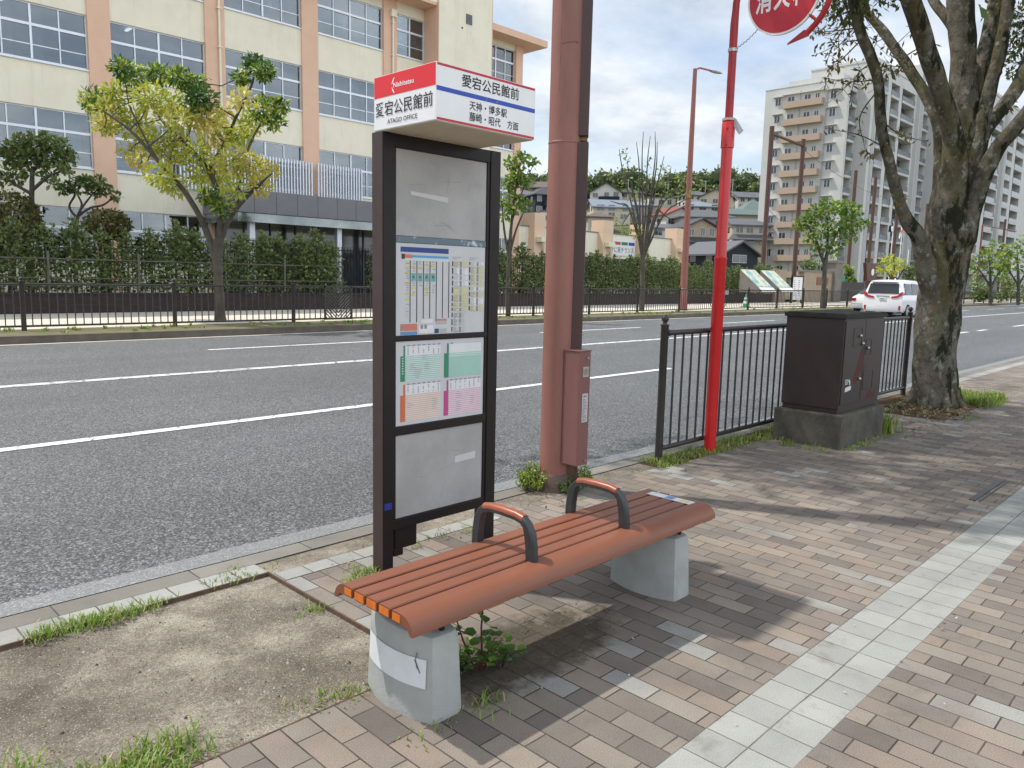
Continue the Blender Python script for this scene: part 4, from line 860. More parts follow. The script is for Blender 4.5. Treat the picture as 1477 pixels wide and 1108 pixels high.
def apt(name, loc, label, X0, X1, Y0, Y1, H, bays, nfl, z0, FH=3.04):
    t = empty(name, loc, label, 'apartment block', 'apartment blocks beyond the road')
    b = MB(); xs = [X0]+[v for p in bays for v in p]+[X1]
    for k in range(0, len(xs), 2): b.box(xs[k], xs[k+1], Y0, Y1, 0, H)
    for x0, x1 in bays: b.box(x0, x1, Y0+1.9, Y1-0.05, 0, H-0.05); b.box(x0, x1, Y0, Y0+1.9, z0+FH*(nfl-1)+2.5, H-0.06)
    b.build('wall', M['aptwhite'], t)
    b = MB()
    for x0, x1 in bays: b.box(x0, x1, Y0+1.86, Y0+1.9, 0, H-1)
    b.build('recess_wall', M['recess'], t)
    w_ = MB()
    for x0, x1 in bays:
        for k in range(nfl): z = z0+FH*k; w_.box(x0+0.4, x0+0.4+(x1-x0)*0.42, Y0+1.80, Y0+1.86, z+0.1, z+2.1); w_.box(x1-(x1-x0)*0.32, x1-0.3, Y0+1.80, Y0+1.86, z+0.9, z+2.0)
    o = w_.build('balcony_windows', M['darkglass'], t, fix=False); o['kind'] = 'stuff'
    front_bays(t, bays, Y0, nfl, z0, FH)
    return t
A0 = 139.0
tA = apt('apartment_block', (145, 63, 0), 'white apartment block with stacked beige balconies on its near end', A0, 143.2, 56.4, 71.7, 36.9, [(139.9, 142.9)], 11, 2.2)
for k in range(11):
    z = 2.6+FH*k
    b = MB(); b.box(A0-1.15, A0, 60.5, 67.7, z, z+1.12); o = b.build('end_balcony', M['aptbeige'], tA)
    for y0, y1, zb, zt in ((68.6, 69.6, 1.0, 2.1), (66.0, 67.2, 0.2, 2.1), (63.0, 64.1, 0.9, 2.1), (61.4, 62.1, 1.1, 2.1), (58.4, 59.4, 0.9, 2.1)):
        b = MB(); b.box(A0-0.06, A0-0.005, y0, y1, z+zb, z+zt); wv = b.build('window', M['darkglass'], tA)
        b = MB(); b.box(A0-0.09, A0-0.06, (y0+y1)/2-0.04, (y0+y1)/2+0.04, z+zb, z+zt); b.box(A0-0.09, A0-0.005, y0-0.06, y0, z+zb-0.05, z+zt+0.05); b.box(A0-0.09, A0-0.005, y1, y1+0.06, z+zb-0.05, z+zt+0.05); b.build('frame', M['alu'], wv)
    for y0, y1 in ((68.1, 70.0), (57.9, 59.9)): b = MB(); b.box(A0-0.6, A0, y0, y1, z+2.3, z+2.42); b.build('window_hood', M['aptwhite'], tA)
b = MB(); b.box(A0-0.5, A0, 60.2, 68.2, 2.6+FH*10+2.5, 2.6+FH*10+2.65); b.box(A0-0.06, 143.2, 56.3, 71.8, 36.9, 37.0); b.box(140.5, 143, 58, 68, 37.0, 38.2); b.build('roof_parapet', M['aptwhite'], tA)
b = MB(); b.tube([(A0-0.1, 64.9, 0), (A0-0.1, 64.9, 36)], 0.07, 6); b.tube([(A0-0.1, 60.0, 0), (A0-0.1, 60.0, 36)], 0.07, 6); b.build('drainpipes', M['aptgrey'], tA)
def bx_(Y, prs, py=200): return [(PY(a, py, Y).x, PY(c, py, Y).x) for a, c in prs]
tB = apt('apartment_block', (158, 60, 0), 'taller white apartment block stepping out behind the beige balcony block', 143.4, 173.9, 54, 65.2, 40.2, bx_(54, [(1262, 1275), (1280, 1292), (1296, 1315), (1326, 1338)]), 11, 3.3, 3.25)
xa = PY(1317.5, 200, 54).x; xb = PY(1323.5, 200, 54).x
b = MB(); b.box(143.3, 174.0, 53.9, 65.3, 40.2, 40.5); b.box(149, 173.9, 55.5, 63, 40.5, 42.2); b.box(xa, xb, 53.3, 57, 0, 44.2); b.build('roof_parapet', M['aptwhite'], tB)
xc_ = PY(1256.5, 200, 54).x; xd_ = PY(1261, 200, 54).x
b = MB(); b.box(xc_, xd_, 53.95, 54.0, 2, 40); b.build('grey_panel', M['aptgrey'], tB); b = MB(); b.box(xa+0.3, xb-0.3, 53.26, 53.3, 2, 43); b.build('grey_panel', M['aptgrey'], tB)
xs_ = 174.2
tD = apt('apartment_block', (200, 54, 0), 'white apartment block seen right of the big tree trunk', xs_, 240, 46, 66, 41.4, bx_(46, [(1411, 1424), (1430, 1445), (1452, 1463), (1467, 1479)]), 11, 4.4, 3.05)
xa = PY(1446.5, 200, 46).x; xb = PY(1450.5, 200, 46).x
b = MB(); b.box(xs_-0.1, 240.1, 45.9, 66.1, 41.4, 42.0); b.box(xa, xb, 45.4, 49, 0, 43); b.build('roof_parapet', M['aptwhite'], tD)
b = MB(); b.box(xa+0.3, xb-0.3, 45.36, 45.4, 1, 41); b.build('grey_panel', M['aptgrey'], tD)

# ------------------------------------------------------------------ houses on the hill
hw_ = {k: pm('house_'+k, c, tuple(v*0.9 for v in c), scale=0.5, rough=0.85) for k, c in dict(white=(0.62, 0.60, 0.55), cream=(0.60, 0.53, 0.42), beige=(0.48, 0.42, 0.34), grey=(0.36, 0.35, 0.33), navy=(0.018, 0.022, 0.03), tan=(0.38, 0.30, 0.22)).items()}
def roofmat(n, c):
    m, t, b, pos, s = gm('roof_'+n)
    tcx = N(t, 'ShaderNodeTexCoord'); wv = N(t, 'ShaderNodeTexWave', wave_type='BANDS', bands_direction='Z', i_Scale=2.2, i_Distortion=0.6); t.links.new(tcx.outputs['Object'], wv.inputs['Vector'])
    col = mixc(t, wv.outputs['Fac'], tuple(v*0.78 for v in c), c); t.links.new(col, b.inputs['Base Color']); b.inputs['Roughness'].default_value = 0.6; return m
hr_ = {k: roofmat(k, c) for k, c in dict(dark=(0.05, 0.052, 0.058), grey=(0.115, 0.12, 0.13), blue=(0.20, 0.24, 0.29), red=(0.25, 0.055, 0.04), brown=(0.13, 0.095, 0.08), green=(0.12, 0.17, 0.155)).items()}
M['hframe'] = flat('house_window_frame', (0.5, 0.5, 0.5), 0.5)
def house(px, py, d, w_, dep, h, rh, kind, wm, rm, label, turn=0.0, nwin=3, storeys=2, balcony=False, hip_skirt=False, wcol=None):
    p = P(px, py, d)
    t = empty('house', p, label, 'house', 'houses on the hillside', rz=-YAW+turn)
    hx_, hy_ = w_/2, dep/2
    def L(name, mb, mats, par=t):
        me = bpy.data.meshes.new(name); me.from_pydata(mb.v, [], mb.f)
        for q in (mats if isinstance(mats, list) else [mats]): me.materials.append(q)
        bmx = bmesh.new(); bmx.from_mesh(me); bmesh.ops.recalc_face_normals(bmx, faces=bmx.faces); bmx.to_mesh(me); bmx.free()
        o = bpy.data.objects.new(name, me); COL.objects.link(o); o.parent = par; return o
    b = MB(); b.box(-hx_, hx_, -hy_, hy_, -5, h)
    e = 0.55
    if kind == 'gable_front':
        b.prism([(-hx_, -hy_, h), (hx_, -hy_, h), (0, -hy_, h+rh)], (0, dep, 0))
        r = MB()
        for s in (-1, 1):
            x1 = s*(hx_+e); zz = h-rh*e/hx_
            r.prism([(0, -hy_-e, h+rh+0.02), (x1, -hy_-e, zz+0.02), (x1, -hy_-e, zz+0.26), (0, -hy_-e, h+rh+0.28)], (0, dep+2*e, 0))
    elif kind == 'gable_side':
        b.prism([(-hx_, -hy_, h), (-hx_, hy_, h), (-hx_, 0, h+rh)], (w_, 0, 0))
        r = MB()
        for s in (-1, 1):
            y1 = s*(hy_+e); zz = h-rh*e/hy_
            r.prism([(-hx_-e, 0, h+rh+0.02), (-hx_-e, y1, zz+0.02), (-hx_-e, y1, zz+0.26), (-hx_-e, 0, h+rh+0.28)], (w_+2*e, 0, 0))
    elif kind == 'hip':
        r = MB(); k = max(0.3, hx_-hy_*0.95)
        a = [(-hx_-e, -hy_-e, h-0.12), (hx_+e, -hy_-e, h-0.12), (hx_+e, hy_+e, h-0.12), (-hx_-e, hy_+e, h-0.12), (-hx_-e, -hy_-e, h+0.1), (hx_+e, -hy_-e, h+0.1), (hx_+e, hy_+e, h+0.1), (-hx_-e, hy_+e, h+0.1), (-k, 0, h+rh), (k, 0, h+rh)]
        r.add(a, [(3, 2, 1, 0), (0, 1, 5, 4), (1, 2, 6, 5), (2, 3, 7, 6), (3, 0, 4, 7), (4, 5, 9, 8), (5, 6, 9), (6, 7, 8, 9), (7, 4, 8)])
    else:
        r = MB(); r.box(-hx_-0.2, hx_+0.2, -hy_-0.2, hy_+0.2, h, h+0.3)
    L('wall', b, hw_[wm]); L('roof', r, hr_[rm])
    if hip_skirt:
        s_ = MB(); zk = h*0.5
        s_.add([(-hx_-1.3, -hy_-1.5, zk-0.5), (hx_+1.3, -hy_-1.5, zk-0.5), (hx_+0.02, -hy_-0.02, zk+0.45), (-hx_-0.02, -hy_-0.02, zk+0.45), (-hx_-1.3, -hy_-1.5, zk-0.35), (hx_+1.3, -hy_-1.5, zk-0.35), (hx_+0.02, -hy_-0.02, zk+0.6), (-hx_-0.02, -hy_-0.02, zk+0.6)], [(3, 2, 1, 0), (4, 5, 6, 7), (0, 1, 5, 4), (1, 2, 6, 5), (2, 3, 7, 6), (3, 0, 4, 7)])
        L('lower_roof', s_, hr_[rm])
    for st in range(storeys):
        zb = (h/storeys)*st+0.9
        for k in range(nwin):
            ww = w_/nwin*rnd.uniform(0.35, 0.62); xc = -hx_+w_*(k+0.5)/nwin+rnd.uniform(-0.2, 0.2); hh = rnd.choice((1.0, 1.2, 1.3))
            f = MB(); y = -hy_
            f.box(xc-ww/2-0.07, xc+ww/2+0.07, y-0.06, y+0.02, zb-0.07, zb); f.box(xc-ww/2-0.07, xc+ww/2+0.07, y-0.06, y+0.02, zb+hh, zb+hh+0.07)
            for xx in (xc-ww/2-0.07, xc+ww/2, xc-0.035): f.box(xx, xx+0.07, y-0.06, y+0.02, zb, zb+hh)
            fo = L('window', f, M['hframe']); g = MB(); g.box(xc-ww/2, xc+ww/2, y-0.03, y-0.01, zb, zb+hh); L('pane', g, M['darkglass'], fo)
        for yy in (-hy_*0.4, hy_*0.4):
            g = MB(); g.box(-hx_-0.03, -hx_+0.01, yy-0.6, yy+0.6, zb, zb+1.1); L('side_window', g, M['darkglass'])
    if balcony:
        g = MB(); g.box(-hx_*0.45, hx_*0.85, -hy_-1.1, -hy_, h*0.5-0.2, h*0.5+1.0); L('balcony', g, hw_['navy'] if balcony == 'navy' else hw_['grey'])
    return t
H = house
H(772, 297, 212, 11, 8, 4.2, 2.0, 'hip', 'grey', 'dark', 'grey walled house with dark hip roof highest beside the school corner', 0.2)
H(792, 296, 205, 7, 7, 4.2, 1.6, 'gable_side', 'tan', 'brown', 'small brown roofed house between navy house and salmon pole', -0.1)
H(783, 314, 172, 6.6, 7, 4.6, 2.0, 'hip', 'navy', 'dark', 'black walled house with dark roof left of the salmon pole', 0.35, balcony='navy')
H(757, 312, 180, 6.5, 6, 4.5, 1.4, 'hip', 'white', 'grey', 'pale house half hidden behind young leaves at school corner', 0.1)
H(797, 326, 160, 6, 6, 2.6, 1.2, 'flat', 'white', 'grey', 'low white box house under the black walled house', 0.1, storeys=1)
H(874, 303, 203, 8.2, 8, 4.0, 2.4, 'gable_front', 'white', 'dark', 'white gabled house with navy balcony right of the salmon pole', -0.15, balcony='navy')
H(877, 323, 172, 8.2, 7, 3.4, 1.6, 'gable_side', 'cream', 'blue', 'cream house with pale blue grey roof below the gabled house', 0.1)
H(860, 336, 160, 5.5, 6, 3.0, 1.2, 'hip', 'beige', 'brown', 'brown roofed house peeping above the school hall roof', 0.2, storeys=1)
H(905, 303, 212, 6.5, 7, 4.2, 1.6, 'hip', 'beige', 'dark', 'olive beige house with dark roof beside the bare tree', 0.25)
H(914, 327, 176, 8.5, 7, 4.4, 1.2, 'hip', 'grey', 'blue', 'grey house with flat blue roof behind the bare tree', 0.0)
H(954, 301, 222, 9.5, 7, 2.6, 0.4, 'flat', 'white', 'grey', 'long white flat roofed house below the wood', 0.1, nwin=4, storeys=1)
H(977, 300, 226, 8, 7, 2.8, 0.4, 'flat', 'cream', 'grey', 'cream flat roofed house next to long white house', 0.0, nwin=3, storeys=1)
H(1002, 304, 216, 8, 7, 3.8, 1.6, 'hip', 'white', 'grey', 'white house with grey hip roof behind the tall lamp post', 0.2)
H(1033, 313, 202, 8.4, 8, 4.6, 2.0, 'gable_front', 'cream', 'brown', 'cream gabled house with brown roof left of red pole', -0.35)
H(1076, 309, 210, 8.5, 8, 4.0, 1.6, 'gable_side', 'white', 'grey', 'white house with grey roof right of red pole', 0.15, nwin=4)
H(1084, 322, 186, 7.5, 8, 2.6, 2.9, 'hip', 'grey', 'green', 'house with large grey green hip roof by the apartment block', 0.1, storeys=1)
H(1005, 321, 187, 8.6, 7, 3.4, 1.6, 'hip', 'white', 'blue', 'white house with pale blue hip roof behind lamp post', 0.1)
H(1012, 335, 166, 11.5, 8, 2.8, 1.9, 'hip', 'grey', 'grey', 'wide grey roofed house between lamp post and red pole', 0.05, nwin=5, storeys=1)
H(964, 331, 172, 8.2, 8, 2.8, 1.6, 'gable_front', 'white', 'red', 'white house with red tiled roof behind the school hall', 0.5, storeys=1)
H(1064, 334, 168, 8.0, 8, 3.2, 1.3, 'gable_side', 'cream', 'green', 'cream house with green grey roof just right of red pole', 0.1, storeys=1)
H(1070, 362, 148, 7.0, 7, 4.6, 1.2, 'gable_side', 'beige', 'grey', 'two storey beige house with skirt roof beside the apartment block', 0.12, hip_skirt=True)
H(996, 366, 140, 6.6, 7, 4.4, 1.5, 'gable_front', 'tan', 'dark', 'dark roofed brown house left of the lamp post foot', 0.3, hip_skirt=True)
H(1028, 357, 150, 7, 6, 2.6, 0.5, 'flat', 'white', 'grey', 'low white garage block behind the red pole', 0.0, nwin=2, storeys=1)
H(952, 347, 155, 6, 6, 2.2, 0.8, 'gable_side', 'white', 'grey', 'white shed roof just above the school hall parapet', 0.2, storeys=1, nwin=2)
H(1036, 388, 112, 7.2, 8, 2.0, 1.7, 'gable_front', 'navy', 'grey', 'charcoal gabled shed behind the hedge and red pole', 0.55, nwin=1, storeys=1)
b = MB()
for s0, s1, d_, px0, px1, py in ((0, 0, 205, 925, 992, 312), (0, 0, 192, 742, 800, 318), (0, 0, 160, 1040, 1100, 345)):
    a, c = P(px0, py, d_), P(px1, py, d_); n = Vector((c.y-a.y, a.x-c.x, 0)).normalized()*0.3
    m_ = MB(); m_.add([a-n-up_*4, c-n-up_*4, c+n-up_*4, a+n-up_*4, a-n+up_*1.8, c-n+up_*1.8, c+n+up_*1.8, a+n+up_*1.8], [(3, 2, 1, 0), (4, 5, 6, 7), (0, 1, 5, 4), (1, 2, 6, 5), (2, 3, 7, 6), (3, 0, 4, 7)])
    tag(m_.build('retaining_wall', pm('hill_retaining_wall', (0.10, 0.11, 0.10), (0.16, 0.16, 0.145), scale=0.4, rough=0.95)), {925: 'dark retaining wall below the flat roofed houses', 742: 'dark retaining wall left of the salmon pole', 1040: 'dark retaining wall right of the red pole'}[px0], 'retaining wall')
for px, d_ in ((1016, 214), (1055, 205), (962, 216), (905, 205)):
    a = P(px, 300, d_); m_ = MB(); m_.cyl(a, a+up_*7.5, 0.09, 6); m_.box(a.x-0.8, a.x+0.8, a.y-0.05, a.y+0.05, a.z+7.1, a.z+7.25)
    tag(m_.build('antenna_mast', M['aptgrey']), 'thin grey pole rising among the hillside houses', 'mast', 'thin poles among the houses')

wb = MB()
for (xa, ya, da), (xb, yb, db) in (((752, 286, 205), (900, 279, 212)), ((900, 279, 212), (1016, 270, 214)), ((1016, 270, 214), (1090, 276, 206)), ((905, 306, 178), (1055, 300, 180)), ((975, 333, 150), (1092, 326, 150))):
    a, c = P(xa, ya, da), P(xb, yb, db)
    for o_ in (0, 0.9): wb.tube([a.lerp(c, k/12)-up_*(1.1*math.sin(PI*k/12)+o_) for k in range(13)], 0.035, 4)
tag(wb.build('overhead_cable', M['ink']), 'thin dark cables strung across the hillside houses', 'cable')

# ------------------------------------------------------------------ wood on the hill
LF = {}
LF['wood'] = [leafmat('wood_leaf_'+str(i), c, c2, 0.25) for i, (c, c2) in enumerate([((0.085, 0.135, 0.030), (0.17, 0.22, 0.055)), ((0.05, 0.09, 0.024), (0.11, 0.155, 0.042)), ((0.17, 0.20, 0.05), (0.24, 0.26, 0.08))])]
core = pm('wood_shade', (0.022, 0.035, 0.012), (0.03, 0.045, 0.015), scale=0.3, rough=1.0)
def rvec(r=None):
    r = r or rnd
    z = r.uniform(-1, 1); a = r.uniform(0, 2*PI); q = math.sqrt(1-z*z); return Vector((q*math.cos(a), q*math.sin(a), z))
def leaf(mb, p, d, n, L, W, mi):
    s = d.cross(n)
    if s.length < 1e-4: return
    s = s.normalized()*W*0.5; d = d.normalized()*L; k = d*0.5
    mb.add([p, p+k+s, p+d, p+k-s], [(0, 1, 2, 3)], mi)
b = MB(); r2 = random.Random(3)
for i in range(420):
    d = r2.uniform(236, 330); s = r2.uniform(-0.12, 0.40+max(0, (d-260)/500)); p = FD*d+RD*(s*d); z = hz(d, s*d)
    if z < 8: continue
    rad = r2.choice((2.2, 3.0, 3.6, 4.4, 6.0))*r2.uniform(0.85, 1.15); c = p+up_*(z+rad*r2.uniform(0.8, 1.25)); mi = r2.choice((0, 0, 1, 1, 2))
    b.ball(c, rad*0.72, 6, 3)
    for k in range(135):
        v = rvec(r2); v.z = abs(v.z)*1.1-0.25; q = c+v*rad*r2.uniform(0.72, 1.06)+rvec(r2)*0.3
        leaf(b, q, rvec(r2), (v+rvec(r2)*0.7), r2.uniform(0.8, 1.5), r2.uniform(0.6, 1.0), mi if r2.random() < 0.8 else r2.choice((0, 1, 2)))
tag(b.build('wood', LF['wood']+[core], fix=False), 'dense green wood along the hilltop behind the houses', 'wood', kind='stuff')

# ------------------------------------------------------------------ street furniture beyond the road
def far_pole(px, py0, Y, ztop, r, mat, label, cat='post', name='steel_post', group=None):
    p = PY(px, py0, Y); m_ = MB(); m_.cyl((p.x, p.y, 0), (p.x, p.y, ztop), r, 10)
    return tag(m_.build(name, mat, smooth=40), label, cat, group)
M['netpost'] = pm('red_brown_post', (0.105, 0.047, 0.035), (0.08, 0.036, 0.028), rough=0.6)
lp = empty('street_lamp', (33.5, 21, 0), 'tall slim salmon street lamp across the road with a single arm', 'street lamp')
b = MB(); b.tube([(33.5, 21, 0), (33.5, 21, 2.2), (33.5, 21, 11.6)], [0.20, 0.17, 0.10], 12); b.lathe([(0.24, 0), (0.22, 1.1), (0.18, 1.15)], (33.5, 21, 0), 12); b.build('pole', M['lampred'], lp, smooth=40)
b = MB(); b.tube([(33.5, 21, 11.55), (33.9, 21, 11.72), (35.0, 21, 11.8)], 0.045, 8); b.build('arm', M['lampred'], lp, smooth=40)
b = MB(); b.loft([[(34.9+0.35*k, 21+0.16*s_[0]*q, 11.80+0.05*k*0.3+0.06*s_[1]*q) for s_ in ((-1, -0.4), (1, -0.4), (0.8, 0.6), (-0.8, 0.6))] for k, q in ((0, 0.5), (0.4, 0.9), (2.0, 1.0), (2.9, 0.5))]); b.build('lamp_head', M['aptgrey'], lp)
netp = [(1104, 32.0, 14.7, 0), (1150, 32.0, 14.5, 1), (1228, 36, 14.6, 2), (1257, 36, 14.5, 3), (1292, 36, 13.2, 4), (1335, 36, 13.0, 5), (1449, 38, 14.5, 6)]
nl_ = ['red brown net post carrying the left end of the cross beam', 'red brown net post at right end of the cross beam', 'red brown post just behind the roadside sapling', 'tall red brown post beside the gateway bell frame', 'red brown post beside the flagpoles', 'red brown post behind the left tree limb', 'red brown post right of the big trunk behind saplings']
for px, Y, z, i in netp:
    far_pole(px, 330, Y, z, 0.20, M['netpost'], nl_[i], 'post', 'net_post', 'red brown net posts beyond the road')
a, c = PY(1104, 330, 32.0), PY(1150, 330, 32.0)
b = MB(); b.tube([(a.x, 32, 14.1), (c.x, 32, 13.9)], 0.12, 8); tag(b.build('cross_beam', M['netpost']), 'red brown beam joining two net posts', 'beam')
b = MB()
for (x0, y0, z0), (x1, y1, z1) in (((c.x, 32, 13.6), (PY(1292, 330, 36).x, 36, 12.4)), ((PY(1292, 330, 36).x, 36, 12.4), (120, 38, 12.0)), ((a.x, 32, 8), (c.x, 32, 7.6))):
    pts = [(x0+(x1-x0)*k/14, y0+(y1-y0)*k/14, z0+(z1-z0)*k/14-0.8*math.sin(PI*k/14)) for k in range(15)]
    b.tube(pts, 0.02, 4)
tag(b.build('overhead_wire', M['ink']), 'thin dark wires sagging between the red brown posts', 'wire')
p = PY(1417, 330, 42); q = PY(1466, 330, 42)
b = MB(); b.tube([(p.x, 42, 13.6), (q.x, 42, 14.0)], 0.13, 8); b.tube([(p.x, 42, 0), (p.x, 42, 13.7)], 0.17, 8); tag(b.build('sign_gantry', M['lampred']), 'thin red brown gantry arm over the road right of the trunk', 'gantry')
# gate, walls, notice boards by the park entrance
def xr(px, Y, py=430): return PY(px, py, Y).x
gy = 26.5
tan_ = pm('tan_stone_wall', (0.34, 0.27, 0.20), (0.28, 0.22, 0.16), scale=1.5, rough=0.9); gst = pm('grey_gate_stone', (0.16, 0.145, 0.13), (0.21, 0.19, 0.17), scale=2, rough=0.9)
t = empty('gate_wall', ((xr(1158, gy)+xr(1203, gy))/2, gy, 0), 'tan stone gate wall with brown plaque by the park entrance', 'wall')
b = MB(); b.box(xr(1158, gy), xr(1200, gy), gy, gy+0.5, 0, 2.45); b.build('wall', tan_, t)
b = MB(); b.box(xr(1156, gy), xr(1201, gy), gy-0.06, gy+0.56, 2.45, 2.6); b.build('coping', gst, t)
b = MB(); b.box(xr(1176, gy), xr(1192, gy), gy-0.05, gy, 1.45, 2.05); b.build('plaque', cmat('brown_plaque', (0.16, 0.07, 0.03)), t)
b = MB(); b.box(xr(1198, gy), xr(1208, gy), gy-0.25, gy+0.6, 0, 3.3); b.box(xr(1197, gy), xr(1209, gy), gy-0.32, gy+0.67, 3.3, 3.5); tag(b.build('gate_pillar', gst), 'grey stone gate pillar beside the tan wall', 'pillar')
b = MB(); b.box(xr(1128, gy), xr(1143, gy), gy+0.6, gy+1.0, 0, 2.55); tag(b.build('gate_wall', tan_), 'tan stone wall behind the tilted map boards', 'wall')
t = empty('black_gate', (xr(1222, gy), gy, 0), 'black sliding gate panel behind the white van', 'gate')
b = MB(); b.box(xr(1209, gy), xr(1245, gy), gy, gy+0.08, 0.1, 1.75); b.build('panel', M['black'], t)
b = MB()
for k in range(3): b.box(xr(1210+k*5, gy+1.5), xr(1213+k*5, gy+1.5), gy+1.5, gy+1.6, 0.2, 2.9)
b.build('rear_bars', M['aptgrey'], t)
b = MB(); b.box(xr(1212, gy), xr(1222, gy), gy+0.3, gy+0.34, 1.78, 2.3); tag(b.build('green_sheet', cmat('green_net', (0.03, 0.22, 0.12))), 'small green mesh panel above the black gate', 'net')
t = empty('notice_board', (xr(1148, 25.5), 25.5, 0), 'white upright notice board with dark frame at the park entrance', 'notice board')
b = MB(); b.box(xr(1142, 25.5), xr(1156, 25.5), 25.5, 25.58, 0.3, 2.0); b.build('board', M['white'], t)
b = MB(); b.box(xr(1141, 25.5), xr(1157, 25.5), 25.47, 25.6, 2.0, 2.1); b.box(xr(1141, 25.5), xr(1142, 25.5), 25.47, 25.6, 0, 2.0); b.box(xr(1156, 25.5), xr(1157, 25.5), 25.47, 25.6, 0, 2.0); b.build('frame', M['black'], t)
b = MB()
for k in range(8):
    for j in range(2): x = xr(1144+6*j, 25.5); b.box(x, x+0.28*rnd.uniform(0.5, 1), 25.49, 25.499, 0.6+0.16*k, 0.66+0.16*k)
b.build('print', cmat('notice_ink', (0.25, 0.26, 0.32)), t)
mapm = pm('faded_map_print', (0.62, 0.58, 0.42), (0.16, 0.38, 0.42), scale=1.6, lo=0.44, hi=0.56, rough=0.5)
for i, (px, lab) in enumerate(((1094, 'left of the two tilted map boards, with pale blue map'), (1122, 'right of the two tilted map boards, with green and yellow map'))):
    x = xr(px, 25.0, 410); t = empty('map_board', (x, 25.0, 0.8), lab, 'map board', 'tilted map boards')
    b = MB(); b.prism([(x-1.15, 24.2, 1.02), (x-1.15, 25.8, 2.35), (x-1.15, 25.8, 0.86), (x-1.15, 24.5, 0.86)], (0.08, 0, 0)); b.build('side_panel', gst, t); b = MB(); b.prism([(x+0.85, 24.2, 1.02), (x+0.85, 25.8, 2.35), (x+0.85, 25.8, 0.86), (x+0.85, 24.5, 0.86)], (0.08, 0, 0)); b.build('side_panel', gst, t)
    b = MB(); b.prism([(x-1.1, 24.45, 1.25), (x-1.1, 25.8, 2.38), (x-1.1, 25.84, 2.33), (x-1.1, 24.49, 1.20)], (2.0, 0, 0)); b.build('map', mapm, t)
    b = MB(); b.prism([(x-1.1, 24.1, 0.96), (x-1.1, 24.4, 1.21), (x-1.1, 24.44, 1.16), (x-1.1, 24.14, 0.91)], (2.0, 0, 0)); b.build('caption_strip', M['white'], t)
x = xr(1110, 25.2, 415); t = empty('map_stand', (x, 25.2, 0.8), 'narrow tilted panel between the two map boards', 'map board')
b = MB(); b.prism([(x-0.5, 24.5, 0.9), (x-0.5, 25.6, 1.95), (x-0.5, 25.6, 0.8)], (0.7, 0, 0)); b.build('stand', gst, t); b = MB(); b.prism([(x-0.1, 24.5, 0.95), (x-0.1, 25.6, 2.0), (x-0.1, 25.64, 1.96), (x-0.1, 24.54, 0.91)], (0.25, 0, 0)); b.build('panel', M['white'], t)
# flags
for i, px in enumerate((1283, 1296, 1308)):
    x = xr(px, 40, 390); t = empty('flagpole', (x, 40, 0), ['white flagpole flying a navy flag with round white emblem', 'white flagpole flying a white and red flag', 'bare white flagpole right of the two flags'][i], 'flagpole', 'flagpoles by the park gate')
    b = MB(); b.tube([(x, 40, 0), (x, 40, 10.6 if i < 2 else 7)], 0.07, 8); b.build('pole', M['white'], t, smooth=40)
    if i < 2:
        b = MB(); sgn = -1; n = 8; L = 1.9 if i == 0 else 0.9
        zt = 10.5
        top = [(x+sgn*L*k/n, 40+0.12*math.sin(k*1.3), zt-0.10*k*(1 if i == 0 else 2.2)-0.0) for k in range(n+1)]
        bot = [(a_[0], a_[1]+0.03, zt-1.35-0.07*k*(0.2 if i == 0 else 1.5)) for k, a_ in enumerate(top)]
        b.add(top+bot, [(k, k+1, n+2+k, n+1+k) for k in range(n)]); fl = b.build('flag', [pm('navy_flag', (0.02, 0.025, 0.09), rough=0.8), M['white']][i], t, smooth=60)
        e_ = MB(); cxx = x+sgn*L*0.48; cz = zt-0.95
        e_.tube([(cxx, 39.80, cz), (cxx, 39.84, cz)], 0.40 if i == 0 else 0.30, 20); e_.build('emblem', M['white'] if i == 0 else M['signred'], fl)
t = empty('bell_frame', (xr(1257, 27.5), 27.5, 0), 'brown trapezoid gate frame holding a small round clock', 'clock')
x0, x1 = xr(1249, 27.5, 395), xr(1267, 27.5, 395)
b = MB(); b.prism([(x0-0.1, 27.5, 3.6), (x1+0.1, 27.5, 3.6), (x1-0.45, 27.5, 1.9), (x0+0.45, 27.5, 1.9)], (0, 0.3, 0)); b.box((x0+x1)/2-0.1, (x0+x1)/2+0.1, 27.55, 27.75, 0, 1.9); b.build('frame', M['netpost'], t)
b = MB(); b.tube([((x0+x1)/2, 27.45, 2.75), ((x0+x1)/2, 27.5, 2.75)], 0.32, 20); b.build('clock_face', M['white'], t)
# traffic cone, marker posts, bicycle
p = PZ(1075, 443, 0.05); t = empty('traffic_cone', p, 'green and white traffic cone behind the far railing', 'traffic cone')
gc = cmat('cone_green', (0.02, 0.30, 0.13))
b = MB(); b.box(p.x-0.22, p.x+0.22, p.y-0.22, p.y+0.22, 0.05, 0.09); b.lathe([(0.17, 0.09), (0.035, 0.80), (0.02, 0.82)], (p.x, p.y, 0), 14); b.build('cone', gc, t, smooth=40)
b = MB(); b.lathe([(0.142, 0.26), (0.115, 0.40)], (p.x, p.y, 0), 14); b.lathe([(0.092, 0.52), (0.068, 0.64)], (p.x, p.y, 0), 14); b.build('white_bands', M['white'], t, smooth=40)
for px, lab in ((1456, 'white marker post on the far verge right of trunk'),):
    p = PY(px, 430, 19.6); b = MB(); b.box(p.x-0.16, p.x+0.16, 19.55, 19.65, 0.04, 1.15); b.box(p.x-0.05, p.x+0.05, 19.54, 19.55, 0.5, 0.85); tag(b.build('marker_post', M['white']), lab, 'marker post')
p = PY(1036, 440, 22.3); t = empty('bicycle', (p.x, p.y, 0.05), 'dark bicycle parked across the road behind the red pole', 'bicycle')
bk = M['black']
